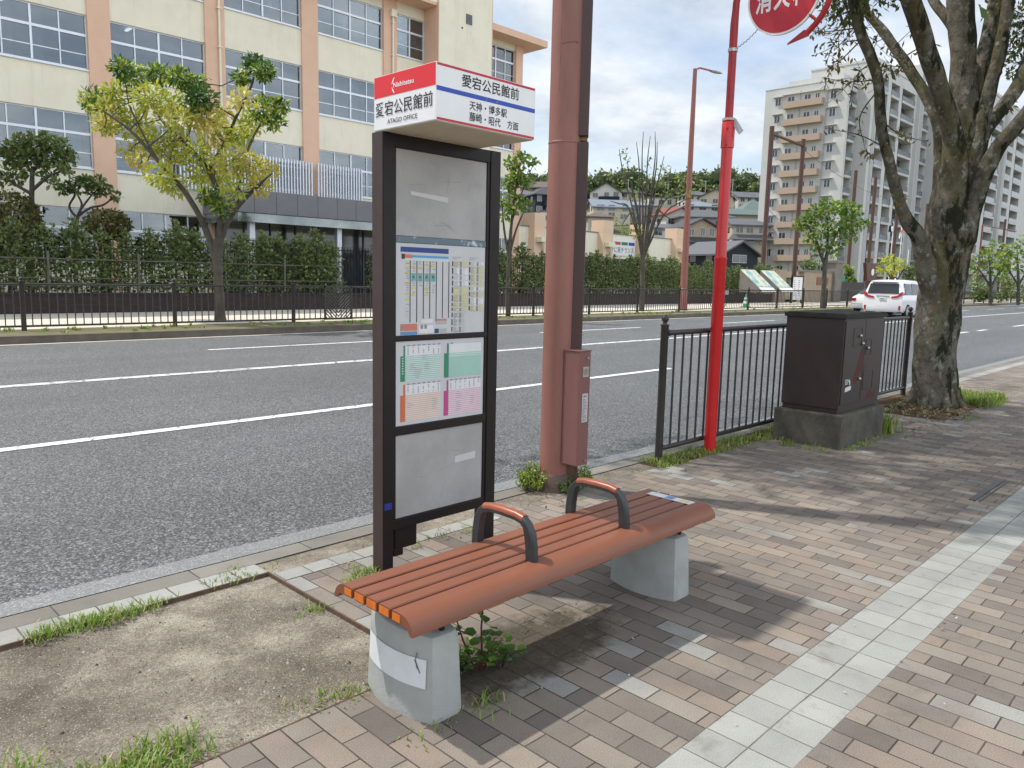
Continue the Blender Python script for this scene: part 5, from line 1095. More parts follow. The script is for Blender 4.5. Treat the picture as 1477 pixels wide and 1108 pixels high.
for dx in (-0.55, 0.55):
    b = MB(); pts = [(p.x+dx+0.33*math.cos(2*PI*k/24), p.y, 0.40+0.33*math.sin(2*PI*k/24)) for k in range(25)]; b.tube(pts, 0.018, 6); wl = b.build('wheel', bk, t)
    b = MB()
    for k in range(8): b.tube([(p.x+dx, p.y, 0.40), (p.x+dx+0.32*math.cos(PI*k/4), p.y, 0.40+0.32*math.sin(PI*k/4))], 0.004, 4)
    b.build('spokes', M['steel'], wl)
b = MB()
for a_, c_ in (((-0.55, 0.40), (-0.10, 0.36)), ((-0.10, 0.36), (-0.25, 0.85)), ((-0.55, 0.40), (-0.22, 0.75)), ((-0.10, 0.36), (0.42, 0.80)), ((0.55, 0.40), (0.40, 1.02)), ((-0.22, 0.70), (0.42, 0.80))): b.tube([(p.x+a_[0], p.y, a_[1]), (p.x+c_[0], p.y, c_[1])], 0.018, 6)
b.build('frame', M['redtube'], t)
b = MB(); b.tube([(p.x+0.32, p.y-0.26, 1.05), (p.x+0.42, p.y, 1.04), (p.x+0.32, p.y+0.26, 1.05)], 0.014, 6); b.build('handlebar', M['steel'], t)
b = MB(); b.ball((p.x-0.26, p.y, 0.90), 0.11, 8, sz=0.45); b.build('saddle', bk, t, smooth=60)
b = MB(); b.box(p.x+0.45, p.x+0.78, p.y-0.17, p.y+0.17, 0.80, 1.03); b.build('basket', M['aptgrey'], t)

# ------------------------------------------------------------------ trees
def PD(px, py, D): v = ray(px, py); return CAM+v*(D/(v.x*FD.x+v.y*FD.y))
def spline(pts, rad, sub=5):
    P4 = [pts[0]*2-pts[1]]+pts+[pts[-1]*2-pts[-2]]; o = []; r = []
    for i in range(1, len(P4)-2):
        a, b_, c, d = P4[i-1:i+3]
        for k in range(sub):
            u = k/sub; o.append(0.5*((2*b_)+(c-a)*u+(2*a-5*b_+4*c-d)*u*u+(3*b_-a-3*c+d)*u**3)); r.append(rad[i-1]+(rad[i]-rad[i-1])*u)
    o.append(pts[-1]); r.append(rad[-1]); return o, r
def bark(name, c1, c2, moss, lich, warm=None):
    m, t, b = newmat(name); tcx = N(t, 'ShaderNodeTexCoord'); v = tcx.outputs['Object']; ge = N(t, 'ShaderNodeNewGeometry')
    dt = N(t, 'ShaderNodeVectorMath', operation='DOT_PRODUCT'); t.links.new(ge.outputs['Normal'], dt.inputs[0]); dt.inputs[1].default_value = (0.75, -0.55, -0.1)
    st = N(t, 'ShaderNodeMapping'); st.inputs['Scale'].default_value = (1, 1, 0.42); t.links.new(v, st.inputs[0])
    col = rmp(t, nz(t, v, 11, 9, 0.72), [(0.36, c1), (0.50, c2), (0.64, tuple(x*1.35 for x in c2))])
    col = mixc(t, rmp(t, nz(t, st.outputs[0], 2.6, 5, 0.6), [(0.45, 0.0), (0.62, 0.8)]), col, (0.125, 0.115, 0.045))
    if warm: col = mixc(t, rmp(t, nz(t, v, 7.5, 6, 0.65), [(0.60, 0.0), (0.66, 0.75)]), col, warm)
    pt = mth(t, 'ADD', nz(t, v, 6.0, 7, 0.7), mth(t, 'MULTIPLY', nz(t, v, 30, 4, 0.7), 0.15))
    col = mixc(t, rmp(t, pt, [(0.655, 0.0), (0.69, 0.85)]), col, lich)
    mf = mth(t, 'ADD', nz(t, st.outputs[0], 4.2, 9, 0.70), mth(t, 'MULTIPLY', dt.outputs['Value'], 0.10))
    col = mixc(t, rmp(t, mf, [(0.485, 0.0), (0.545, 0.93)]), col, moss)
    vo = N(t, 'ShaderNodeTexVoronoi', i_Scale=9.0, i_Randomness=1.0); t.links.new(v, vo.inputs['Vector'])
    sel = mth(t, 'ADD', vo.outputs['Distance'], mth(t, 'MULTIPLY', nz(t, v, 3.0, 3), 0.9))
    col = mixc(t, rmp(t, sel, [(0.50, 0.85), (0.56, 0.0)]), col, lich)
    t.links.new(col, b.inputs['Base Color']); b.inputs['Roughness'].default_value = 0.95; b.inputs['Specular IOR Level'].default_value = 0.2
    bumpit(t, b, mth(t, 'ADD', nz(t, v, 14, 9, 0.78), mth(t, 'MULTIPLY', nz(t, st.outputs[0], 45, 5, 0.7), 0.5)), 1.0, 0.045); return m
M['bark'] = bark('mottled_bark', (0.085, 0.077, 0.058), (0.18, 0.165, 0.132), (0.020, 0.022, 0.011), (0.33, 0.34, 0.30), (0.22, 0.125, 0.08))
M['barkfar'] = pm('street_tree_bark', (0.055, 0.047, 0.038), (0.105, 0.092, 0.072), scale=3, rough=0.95, stain=(0.06, 0.07, 0.03), sscale=2)
M['barkdark'] = pm('dark_twig_bark', (0.07, 0.055, 0.045), (0.11, 0.085, 0.07), scale=4, rough=0.95)
def G3(name, cs, tr=0.4): return [leafmat(name+'_'+str(i), c, c2, tr) for i, (c, c2) in enumerate(cs)]
LF['yellow'] = G3('autumn_leaf', [((0.46, 0.47, 0.06), (0.60, 0.58, 0.10)), ((0.30, 0.39, 0.045), (0.44, 0.50, 0.08)), ((0.56, 0.45, 0.14), (0.66, 0.56, 0.20)), ((0.045, 0.115, 0.025), (0.10, 0.19, 0.04))])
LF['fresh'] = G3('fresh_leaf', [((0.12, 0.22, 0.025), (0.20, 0.32, 0.04)), ((0.07, 0.15, 0.02), (0.13, 0.23, 0.03)), ((0.26, 0.33, 0.05), (0.34, 0.38, 0.08))])
LF['dark'] = G3('dark_leaf', [((0.09, 0.15, 0.05), (0.16, 0.23, 0.07)), ((0.11, 0.17, 0.05), (0.19, 0.25, 0.07)), ((0.17, 0.20, 0.07), (0.22, 0.24, 0.09))], 0.25)
LF['brownround'] = G3('bronze_leaf', [((0.10, 0.11, 0.03), (0.15, 0.14, 0.045)), ((0.07, 0.09, 0.025), (0.12, 0.125, 0.04)), ((0.16, 0.12, 0.045), (0.19, 0.14, 0.05))], 0.2)
LF['hedge'] = G3('hedge_leaf', [((0.105, 0.155, 0.045), (0.17, 0.225, 0.07)), ((0.15, 0.19, 0.06), (0.22, 0.255, 0.10)), ((0.06, 0.095, 0.032), (0.11, 0.145, 0.045))], 0.25)
LF['big'] = G3('zelkova_leaf', [((0.045, 0.085, 0.018), (0.08, 0.13, 0.03)), ((0.16, 0.12, 0.03), (0.24, 0.17, 0.05)), ((0.10, 0.11, 0.03), (0.15, 0.15, 0.04))], 0.4)
def clump(mb, c, r, n, L, W, mats, R_, flat_=0.75, droop=0.2):
    for k in range(n):
        v = rvec(R_); q = c+Vector((v.x, v.y, v.z*flat_))*r*(R_.random()**0.45)
        d = (rvec(R_)+v*0.8-up_*droop); nn = (up_+rvec(R_)*0.9)
        s = R_.uniform(0.7, 1.25); leaf(mb, q, d, nn, L*s, W*s, R_.choice(mats))
def tree(name, label, cat, base, limbs, clumps, bk, lmats, L, W, seed=1, group=None, dens=1.0, twig=0.012, nseg=9, jit=0.25, sub=5, extra=None, chain=False):
    """limbs: list of point lists (pos, radius); clumps: (centre, radius, n, material choices)"""
    R_ = random.Random(seed); t = empty(name, base, label, cat, group)
    tb = MB(); sk = []
    for pts in limbs:
        o, r = spline([p for p, _ in pts], [q for _, q in pts], sub); tb.tube(o, r, nseg, jit=jit); sk += list(zip(o, r))
    lf = MB()
    if chain: clumps = sorted(clumps, key=lambda q: min((a-q[0]).length for a, _ in sk))
    for c, r, n, mats in clumps:
        near, rr = min(sk, key=lambda s: (s[0]-c).length+ (0.6 if s[0].z > c.z+0.3 else 0))
        if (near-c).length > 0.15:
            mid = (near+c)*0.5+rvec(R_)*(near-c).length*0.10-up_*0.04
            tb.tube([near, mid, c], [min(rr*0.6, twig*2.2), twig*1.3, twig*0.7], 5)
        if chain: sk.append((c, twig*1.6))
        for k in range(5):
            v = rvec(R_); e = c+v*r*0.85; tb.tube([c, (c+e)*0.5+rvec(R_)*r*0.12, e], [twig*0.7, twig*0.5, twig*0.25], 4)
        clump(lf, c, r, int(n*dens), L, W, mats, R_)
    if extra: extra(tb, lf, R_)
    tb.build('trunk', bk, t, smooth=60, fix=False)
    if lf.v: lf.build('crown', lmats, t, fix=False)
    return t
def LM(D, *pts): return [(PD(x, y, D+(q[0] if q else 0)), w_*0.5*D/FPX) for x, y, w_, *q in pts]
# --- the big tree by the cabinet
D0 = 9.80
base = PD(1347, 592, D0); base.z = 0
big = [
 LM(D0, (1347, 610, 92), (1346, 588, 80), (1347, 560, 70), (1349, 500, 66), (1354, 450, 66), (1360, 400, 72), (1366, 350, 78), (1371, 310, 70), (1377, 265, 52), (1384, 215, 30), (1390, 170, 12)),
 LM(D0, (1340, 400, 40, -.05), (1326, 345, 26, -.1), (1308, 318, 21, -.2), (1296, 286, 17, -.3), (1282, 232, 17, -.5), (1271, 180, 16, -.6), (1268, 128, 15, -.7), (1258, 88, 15, -.8), (1241, 46, 15, -.9), (1229, -8, 14, -1.0), (1215, -90, 11, -1.1), (1195, -190, 6, -1.3)),
 LM(D0, (1358, 330, 44, .05), (1360, 270, 32, .1), (1360, 215, 28, .2), (1352, 175, 20, .3), (1331, 131, 18, .5), (1305, 90, 18, .7), (1274, 46, 16, .9), (1245, 14, 13, 1.1), (1205, -30, 9, 1.3), (1160, -80, 5, 1.5)),
 LM(D0, (1364, 330, 52, -.1), (1372, 270, 42, -.15), (1378, 225, 36, -.2), (1374, 190, 30, -.25), (1356, 130, 28, -.35), (1338, 74, 27, -.45), (1324, 30, 27, -.5), (1312, -5, 26, -.55), (1290, -90, 20, -.7), (1262, -200, 12, -.9)),
 LM(D0, (1375, 330, 54), (1388, 270, 46), (1392, 215, 44), (1391, 160, 41, .05), (1389, 90, 40, .1), (1385, 0, 38, .1), (1380, -90, 28, .1), (1372, -220, 15, .2)),
 LM(D0, (1384, 320, 44, .15), (1400, 250, 32, .25), (1407, 180, 27, .35), (1412, 110, 25, .45), (1426, 55, 25, .5), (1438, -5, 24, .6), (1450, -90, 16, .8), (1460, -200, 8, 1.0)),
 LM(D0, (1400, 250, 30, -.1), (1412, 190, 25, -.1), (1422, 150, 22, -.1), (1430, 118, 20, -.1), (1443, 72, 20, -.15), (1455, 0, 19, -.2), (1468, -90, 14, -.3), (1490, -190, 8, -.4)),
 LM(D0, (1392, 300, 36), (1407, 230, 28, .05), (1420, 190, 23, .1), (1442, 160, 22, .2), (1466, 128, 22, .3), (1484, 85, 20, .4), (1510, 20, 16, .6), (1540, -90, 8, .8)),
 LM(D0, (1384, 345, 50, -.1), (1402, 298, 32, -.15), (1420, 250, 25, -.25), (1440, 212, 23, -.35), (1466, 182, 23, -.5), (1492, 146, 20, -.6), (1530, 80, 14, -.8), (1570, -20, 8, -1)),
 LM(D0, (1388, 110, 20, .3), (1378, 52, 17, .45), (1364, 24, 16, .55), (1346, 0, 15, .7), (1320, -60, 10, .9), (1290, -140, 5, 1.1)),
]
for i in range(1, 9): big[i].insert(0, (PD(1348 if i == 1 else 1362, 470 if i == 1 else 440, D0), 0.05))   # limbs rise from inside the trunk
big = [[(p, r*0.85) for p, r in q] for q in big]
for i in range(7):   # root flare
    a = 2*PI*i/7+0.3; big.append([(base+Vector((0.20*math.cos(a), 0.20*math.sin(a), 0.22)), 0.08), (base+Vector((0.27*math.cos(a), 0.27*math.sin(a), 0.07)), 0.06), (base+Vector((0.37*math.cos(a), 0.37*math.sin(a), -0.05)), 0.05)])
big.append([(PD(1240, -30, 8.9), 0.06), (Vector((8.9, 3.9, 5.3)), 0.05), (Vector((7.2, 4.9, 5.9)), 0.038), (Vector((5.4, 5.6, 6.2)), 0.02)])
big.append([(PD(1312, -5, 9.25), 0.09), (Vector((9.6, 4.2, 5.6)), 0.07), (Vector((8.2, 5.6, 6.4)), 0.05), (Vector((6.4, 6.6, 6.9)), 0.025)])
big.append([(PD(1385, -60, 9.9), 0.12), (Vector((11.6, 2.2, 6.2)), 0.07), (Vector((12.8, 0.6, 6.8)), 0.03)])
big.append([(PD(1438, -60, 10.4), 0.09), (Vector((12.6, 4.0, 6.4)), 0.06), (Vector((14.4, 4.8, 7.2)), 0.03)])
rb = random.Random(11); cl = []
def seen(p):
    v = p-CAM; d = v.dot(fw)
    if d < 0.3: return None
    return 738.5+FPX*v.dot(rt)/d, 554-FPX*v.dot(up)/d
n_ = 0; vis = []; k_ = 0
while k_ < 75:
    p = Vector((rb.uniform(3.4, 8.6), rb.uniform(4.2, 7.4), rb.uniform(5.3, 7.4))); q_ = seen(p)
    if q_ and q_[1] > -70: continue
    k_ += 1; cl.append((p, rb.uniform(0.5, 0.85), 120, (0, 0, 2)))
while n_ < 125:
    a = rb.uniform(0, 2*PI); r = 6.2*math.sqrt(rb.random()); p = base+Vector((r*math.cos(a)*1.0, r*math.sin(a), rb.uniform(4.6, 8.4)-0.10*r))
    s = seen(p)
    if s and s[1] > -75-0.06*s[0]*0 and -150 < s[0] < 1640: continue
    n_ += 1; cl.append((p, rb.uniform(0.55, 0.95), 110, (0, 0, 0, 2)))
for px, py, D, r, n, ms in ((1222, 4, 9.0, 0.26, 90, (0, 2, 2)), (1250, -8, 9.2, 0.3, 90, (0, 2)), (1200, 22, 10.2, 0.22, 40, (2, 1)), (1196, 62, 10.0, 0.18, 14, (1, 2)), (1238, 32, 9.6, 0.2, 30, (1, 2)), (1222, 50, 9.8, 0.2, 20, (1, 2)), (1466, 55, 10.8, 0.3, 130, (0, 0, 2)), (1482, 25, 10.6, 0.35, 130, (0, 0, 2)), (1474, 92, 10.6, 0.22, 70, (0, 0, 2)), (1470, 18, 11, 0.25, 60, (2, 1)),
     (1240, 102, 9.6, 0.2, 16, (1, 2)), (1202, 90, 9.7, 0.12, 16, (1,)), (1278, 100, 9.3, 0.14, 26, (1, 1, 2)), (1262, 116, 9.2, 0.12, 14, (1,)), (1296, 96, 9.5, 0.10, 16, (1,)), (1252, 222, 9.2, 0.12, 14, (1,)), (1300, 190, 9.0, 0.09, 6, (1,)), (1215, 128, 9.6, 0.2, 9, (1,)), (1190, 115, 9.8, 0.10, 6, (1,)), (1265, 60, 9.6, 0.2, 12, (1, 2)), (1210, -30, 9.0, 0.35, 120, (0, 2)), (1300, -40, 9.4, 0.4, 100, (0, 2)), (1180, 40, 10.3, 0.14, 12, (1, 2)), (1452, 150, 10.4, 0.1, 8, (1, 0)), (1440, 12, 10.4, 0.2, 30, (1, 2)), (1290, 285, 8.9, 0.1, 5, (1,))):
    vis.append((PD(px, py, D), r, n, ms))
def big_extra(tb, lf, R_):
    for c, r, n, ms in vis:
        clump(lf, c, r*1.1, int(n*(2.2 if 0 in ms else 1.2)), 0.085, 0.036, ms, R_, 0.8, 0.5)
        for k in range(4): tb.tube([c, c+rvec(R_)*r*0.6-up_*r*0.1, c+rvec(R_)*r-up_*r*0.3], [0.006, 0.004, 0.002], 4)
    for pts in (((1226, 30), (1205, 60), (1190, 95)), ((1245, 55), (1215, 85), (1196, 100)), ((1258, 90), (1235, 110), (1225, 150)), ((1266, 130), (1240, 170), (1248, 215)), ((1300, 85), (1325, 70), (1345, 66)), ((1300, 88), (1285, 75), (1318, 40)), ((1272, 175), (1300, 195), (1340, 205)), ((1280, 215), (1240, 195), (1190, 185)), ((1262, 100), (1280, 95), (1305, 98)), ((1241, 40), (1200, 45), (1172, 48)), ((1248, 60), (1222, 60), (1180, 78)), ((1266, 115), (1225, 118), (1185, 112))):
        a = [PD(x, y, 9.2+0.2*k) for k, (x, y) in enumerate(pts)]; o, r = spline(a, [0.010, 0.006, 0.003], 5); tb.tube(o, r, 5)
        for q in o[3:]:
            for k in range(2): leaf(lf, q+rvec(R_)*0.03, rvec(R_)-up_*0.8, rvec(R_), R_.uniform(0.06, 0.11), R_.uniform(0.018, 0.03), R_.choice((1, 1, 2)))
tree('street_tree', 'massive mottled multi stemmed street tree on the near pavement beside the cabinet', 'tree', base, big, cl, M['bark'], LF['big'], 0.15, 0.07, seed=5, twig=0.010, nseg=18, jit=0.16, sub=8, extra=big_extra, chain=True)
# --- yellow tree in front of the school
Dy = PZ(317, 463, 0.05); Dy = Dy.x*FD.x+Dy.y*FD.y
base = PD(317, 465, Dy)
ylimbs = [LM(Dy, (318, 472, 20), (317, 455, 15), (316, 420, 13), (314, 380, 13), (313, 345, 12)),
 LM(Dy, (313, 380, 11), (302, 345, 9), (288, 312, 8, -.3), (265, 275, 7, -.6), (235, 240, 6, -.8), (195, 195, 4, -1), (150, 160, 2, -1.2)),
 LM(Dy, (316, 370, 10), (318, 320, 9), (316, 285, 8, .2), (300, 245, 7, .3), (268, 208, 6, .4), (232, 172, 4, .5), (200, 118, 2, .6)),
 LM(Dy, (314, 360, 9), (325, 330, 7), (342, 300, 6, -.4), (368, 272, 5, -.7), (392, 250, 2, -.9)),
 LM(Dy, (300, 245, 6, .3), (325, 205, 5, .1), (340, 170, 4, 0), (362, 125, 3, -.1), (370, 90, 2, -.2)),
 LM(Dy, (342, 300, 5, -.4), (350, 240, 4, -.3), (372, 185, 3, -.2), (402, 155, 2, 0)),
 LM(Dy, (268, 208, 4, .4), (280, 160, 3, .5), (288, 120, 2, .6)),
 LM(Dy, (235, 240, 4, -.8), (215, 210, 3, -.6), (185, 150, 2, -.5))]
yc = []
for px, py, r, n, ms in ((140, 142, 20, 110, (3, 1)), (128, 150, 12, 50, (3, 3, 2)), (160, 165, 24, 130, (1, 0, 2)), (195, 180, 26, 130, (1, 0, 0)), (170, 130, 18, 80, (0, 1)), (178, 100, 14, 90, (3, 3, 1)), (200, 112, 20, 110, (3, 1)), (232, 108, 16, 90, (3, 3, 1)), (255, 112, 14, 80, (3, 1)), (215, 140, 24, 120, (1, 0)), (245, 150, 25, 120, (0, 1)), (280, 120, 18, 110, (3, 3, 1)), (290, 145, 22, 150, (3, 3, 3)), (262, 175, 26, 120, (0, 1, 2)), (300, 170, 20, 90, (0, 2)), (320, 160, 16, 60, (2, 0)), (310, 195, 26, 110, (0, 1, 2)), (340, 195, 22, 100, (0, 1)), (222, 205, 24, 110, (1, 0)), (190, 215, 16, 50, (2, 0)), (250, 215, 26, 120, (1, 0, 2)), (282, 222, 24, 110, (0, 1)), (205, 232, 16, 50, (2, 2, 0)), (232, 250, 18, 70, (1, 0)), (250, 270, 16, 70, (1, 0)), (365, 92, 14, 110, (3,)), (383, 100, 13, 90, (3, 3, 1)), (350, 112, 12, 70, (3, 1)), (352, 145, 16, 60, (2, 0)), (380, 158, 18, 110, (3, 1)), (402, 152, 13, 80, (3, 1)), (395, 172, 14, 60, (1, 3)), (358, 175, 20, 90, (1, 0)), (335, 230, 24, 110, (0, 1, 2)), (362, 240, 22, 100, (0, 2)), (385, 248, 16, 60, (0, 2)), (372, 265, 15, 60, (0, 2)), (310, 250, 20, 80, (0, 1)), (300, 285, 15, 60, (3, 1)), (322, 300, 16, 60, (1, 3)), (285, 255, 18, 70, (1, 0)), (340, 270, 16, 50, (0, 1)), (150, 180, 14, 60, (2, 1))):
    yc.append((PD(px+rnd.uniform(-3, 3), py+rnd.uniform(-3, 3), Dy+rnd.uniform(-1.3, 1.3)), r*Dy/FPX*1.05, n, ms))
tree('street_tree', 'yellow and green leafed street tree in front of the school', 'tree', base, ylimbs, yc, M['barkfar'], LF['yellow'], 0.20, 0.075, seed=8, dens=2.4, twig=0.014)
# --- other street trees beyond the road
def small_tree(label, px, py0, D, limbs, clumps, key, ms, L, W, seed, dens=1.0, group=None, cat='tree', name='street_tree', bk=None, twig=0.012):
    base = PD(px, py0, D)
    lm = [LM(D, *q) for q in limbs]; R_ = random.Random(seed)
    cs = [(PD(x, y, D+R_.uniform(-1, 1)*r*D/FPX), r*D/FPX*1.05, n, ms) for x, y, r, n in clumps]
    return tree(name, label, cat, base, lm, cs, bk or M['barkfar'], LF[key], L, W, seed=seed, dens=dens, twig=twig, group=group)
small_tree('young street tree with fresh green leaves emerging behind the bus stop board', 733, 458, 28.8, [((733, 465, 8), (732, 420, 6), (734, 370, 5), (738, 320, 4), (744, 270, 3), (752, 232, 1)), ((734, 370, 4), (745, 330, 3), (758, 300, 1)), ((735, 380, 4), (727, 330, 3), (724, 290, 1)), ((738, 320, 3), (752, 280, 2), (768, 240, 1))],
    [(752, 228, 10, 90), (768, 233, 8, 60), (738, 235, 10, 70), (745, 252, 13, 120), (762, 262, 9, 60), (735, 265, 11, 100), (728, 290, 12, 80), (748, 285, 9, 60), (757, 297, 8, 50), (742, 302, 9, 50), (728, 312, 8, 40)], 'fresh', (0, 0, 1, 2), 0.17, 0.12, 21)
blimbs = [((925, 462, 9), (926, 430, 7), (927, 390, 7), (928, 355, 4))]
Rb = random.Random(4)
for x1, y1 in ((893, 215), (905, 232), (918, 205), (928, 190), (938, 196), (948, 205), (958, 225), (968, 240), (985, 262), (1000, 285), (880, 290), (912, 260), (945, 190), (896, 330), (972, 320)):
    mx_ = (927*1.4+x1)/2.4; blimbs.append(((927, 372+Rb.uniform(-22, 14), 2.6), (mx_, 310+Rb.uniform(-10, 10), 2.2), ((mx_+x1*2)/3+Rb.uniform(-4, 4), (300+y1*1.5)/2.5, 1.7), (x1, y1, 0.7)))
small_tree('bare vase shaped street tree with few leaf tufts right of the salmon pole', 925, 458, 36.5, blimbs, [(903, 222, 7, 22), (897, 245, 6, 16), (908, 232, 5, 10), (935, 262, 10, 26), (950, 252, 10, 26), (960, 245, 8, 18), (912, 285, 9, 24), (900, 268, 8, 20), (905, 330, 11, 60), (918, 336, 9, 50), (890, 318, 7, 24), (965, 282, 8, 36), (985, 278, 9, 46), (1001, 276, 6, 24), (980, 258, 6, 20), (925, 280, 12, 24), (955, 275, 9, 20), (935, 235, 9, 14)], 'fresh', (0, 2, 2, 1), 0.17, 0.10, 22, dens=0.6, bk=M['barkfar'], twig=0.010)
small_tree('round fresh green sapling across the road above the cabinet', 1187, 447, 47.0, [((1187, 452, 9), (1188, 420, 7), (1190, 385, 6), (1193, 365, 5)), ((1190, 385, 5), (1178, 350, 4), (1165, 325, 2)), ((1192, 370, 5), (1205, 340, 4), (1222, 318, 2)), ((1193, 365, 4), (1194, 330, 3), (1192, 300, 1))],
    [(1152, 325, 10, 70), (1166, 318, 13, 110), (1180, 305, 14, 120), (1197, 298, 15, 140), (1215, 300, 14, 130), (1232, 305, 12, 100), (1243, 322, 10, 60), (1225, 325, 14, 110), (1205, 325, 15, 110), (1185, 332, 14, 90), (1170, 340, 10, 50), (1212, 345, 12, 60), (1230, 340, 9, 40), (1190, 352, 11, 50), (1178, 362, 9, 40), (1206, 362, 9, 40)], 'fresh', (0, 0, 1, 1, 2), 0.26, 0.19, 23)
for px, s_, D, lab, sd in ((1428, 1.0, 62, 'left of two saplings across the road right of the trunk', 31), (1468, 1.1, 58, 'right of two saplings across the road by the picture edge', 32), (1290, 0.8, 64, 'small yellowing sapling between the van and the trunk', 33)):
    b0 = 436 if px != 1290 else 428
    cs = [(px+s_*x, b0-s_*y, s_*r, n) for x, y, r, n in ((-22, 52, 10, 70), (-10, 68, 12, 100), (6, 78, 12, 100), (20, 66, 11, 90), (26, 50, 10, 60), (8, 58, 13, 90), (-8, 48, 12, 70), (14, 40, 9, 40), (-18, 36, 7, 30))]
    if px == 1290: cs = cs[:2]+cs[5:7]
    small_tree(lab, px, b0, D, [((px, b0+4, 5*s_), (px+1, b0-20*s_, 4*s_), (px, b0-45*s_, 3*s_), (px-1, b0-70*s_, 1)), ((px+1, b0-22*s_, 3), (px+14*s_, b0-45*s_, 2), (px+22*s_, b0-58*s_, 1)), ((px+1, b0-22*s_, 3), (px-12*s_, b0-42*s_, 2), (px-20*s_, b0-52*s_, 1))], cs, 'fresh' if px != 1290 else 'yellow', (0, 1, 2) if px != 1290 else (0, 1), 0.30, 0.21, sd, dens=0.8)
# school yard trees behind the hedge
Ds = PY(45, 300, 30.5); Ds = Ds.x*FD.x+Ds.y*FD.y
small_tree('flat topped dark green tree standing left behind the hedge', 46, 420, Ds, [((45, 425, 9), (45, 330, 8), (46, 280, 7), (47, 240, 5)), ((46, 275, 5), (70, 255, 4), (95, 245, 2)), ((46, 280, 5), (25, 268, 4), (8, 258, 2)), ((46, 250, 4), (30, 225, 3), (15, 205, 1)), ((46, 250, 4), (65, 225, 3), (85, 205, 1))],
    [(12, 215, 13, 90), (30, 208, 14, 110), (50, 203, 14, 110), (70, 205, 14, 110), (88, 212, 13, 100), (100, 226, 11, 70), (20, 230, 14, 90), (42, 226, 15, 110), (65, 228, 15, 100), (85, 236, 12, 70), (10, 248, 10, 50), (22, 258, 10, 50), (70, 250, 10, 50), (38, 246, 10, 50), (98, 244, 9, 40), (78, 264, 7, 25), (2, 258, 8, 30)], 'dark', (0, 1, 1, 2), 0.22, 0.12, 41, name='yard_tree', dens=1.2)
small_tree('small twisted tree with tufted dark leaves behind the hedge', 110, 420, Ds+1, [((110, 425, 6), (110, 340, 5), (112, 312, 5)), ((111, 315, 4), (100, 298, 3), (108, 280, 3), (97, 270, 1)), ((112, 312, 4), (118, 295, 3), (112, 278, 2), (122, 262, 1)), ((112, 312, 4), (130, 300, 3), (148, 296, 3), (165, 284, 1)), ((118, 300, 3), (132, 282, 2), (145, 270, 1))],
    [(98, 268, 9, 60), (108, 275, 8, 40), (125, 262, 10, 80), (140, 262, 10, 70), (150, 272, 8, 50), (168, 284, 6, 36), (115, 262, 8, 40), (90, 275, 5, 20), (136, 278, 8, 40)], 'dark', (0, 0, 1), 0.20, 0.11, 42, name='yard_tree', bk=M['barkdark'], dens=1.3)
def topiary(px, py, rx, ry, D, lab, sd):
    base = PD(px, 425, D); c = PD(px, py, D); R_ = random.Random(sd); t = empty('clipped_shrub', base, lab, 'shrub', 'clipped round shrubs')
    b = MB(); b.tube([base, base+(c-base)*0.5+Vector((0.06, 0, 0)), c], [0.11, 0.09, 0.07], 8)
    for k in range(5): e = c+rvec(R_)*rx*D/FPX*0.6; b.tube([base+(c-base)*0.55, e], [0.05, 0.02], 5)
    b.build('trunk', M['barkdark'], t, fix=False)
    lf = MB()
    for k in range(1700):
        v = rvec(R_); q = c+rt*(v.x*rx*D/FPX)+FD*(v.y*rx*D/FPX)+up_*(v.z*ry*D/FPX if v.z > 0 else v.z*ry*D/FPX*0.8)
        q = c+(q-c)*R_.uniform(0.82, 1.03)*(1+0.07*noise.noise(q*1.3)); leaf(lf, q, rvec(R_), v+rvec(R_)*0.6, R_.uniform(0.10, 0.18), R_.uniform(0.07, 0.11), R_.choice((0, 0, 1, 2)))
    lf.build('crown', LF['brownround'], t, fix=False)
topiary(16, 315, 36, 38, Ds-0.6, 'large round bronze green clipped shrub at left picture edge', 51)
topiary(155, 325, 30, 22, Ds+0.2, 'low domed bronze clipped shrub behind the hedge', 52)
# hedge of columnar shrubs
def hedge_shrub(sd):
    R_ = random.Random(sd); t = empty('hedge_shrub', (0, 0, 0), 'narrow upright evergreen shrub in the hedge row', 'shrub', 'upright shrubs forming the hedge')
    b = MB(); b.tube([(0, 0, 0), (0.03, 0.02, 0.9), (0.0, 0.0, 1.85)], [0.035, 0.025, 0.008], 5); b.build('stem', M['barkdark'], t, fix=False)
    lf = MB()
    for j in range(18):
        z = 0.12+1.65*j/17; rr = 0.46*(1-0.62*(z/1.95)**1.7)*R_.uniform(0.8, 1.15); a0 = R_.uniform(0, 6.28)
        for s in range(4):
            a = a0+s*1.57+R_.uniform(-0.5, 0.5); c = Vector((rr*0.62*math.cos(a), rr*0.62*math.sin(a), z+R_.uniform(-0.08, 0.12)))
            clump(lf, c, rr*0.5, 15, 0.115, 0.06, (0, 0, 1, 2), R_, 0.9, -0.4)
    for k in range(40): leaf(lf, Vector((R_.uniform(-0.05, 0.05), R_.uniform(-0.05, 0.05), R_.uniform(1.6, 2.0))), rvec(R_)*0.6+up_, rvec(R_), 0.12, 0.06, R_.choice((0, 1)))
    lf.build('crown', LF['hedge'], t, fix=False); return t
protos = [hedge_shrub(60+i) for i in range(4)]; used = [False]*4
xh = 3.2; i = 0; Rh = random.Random(9)
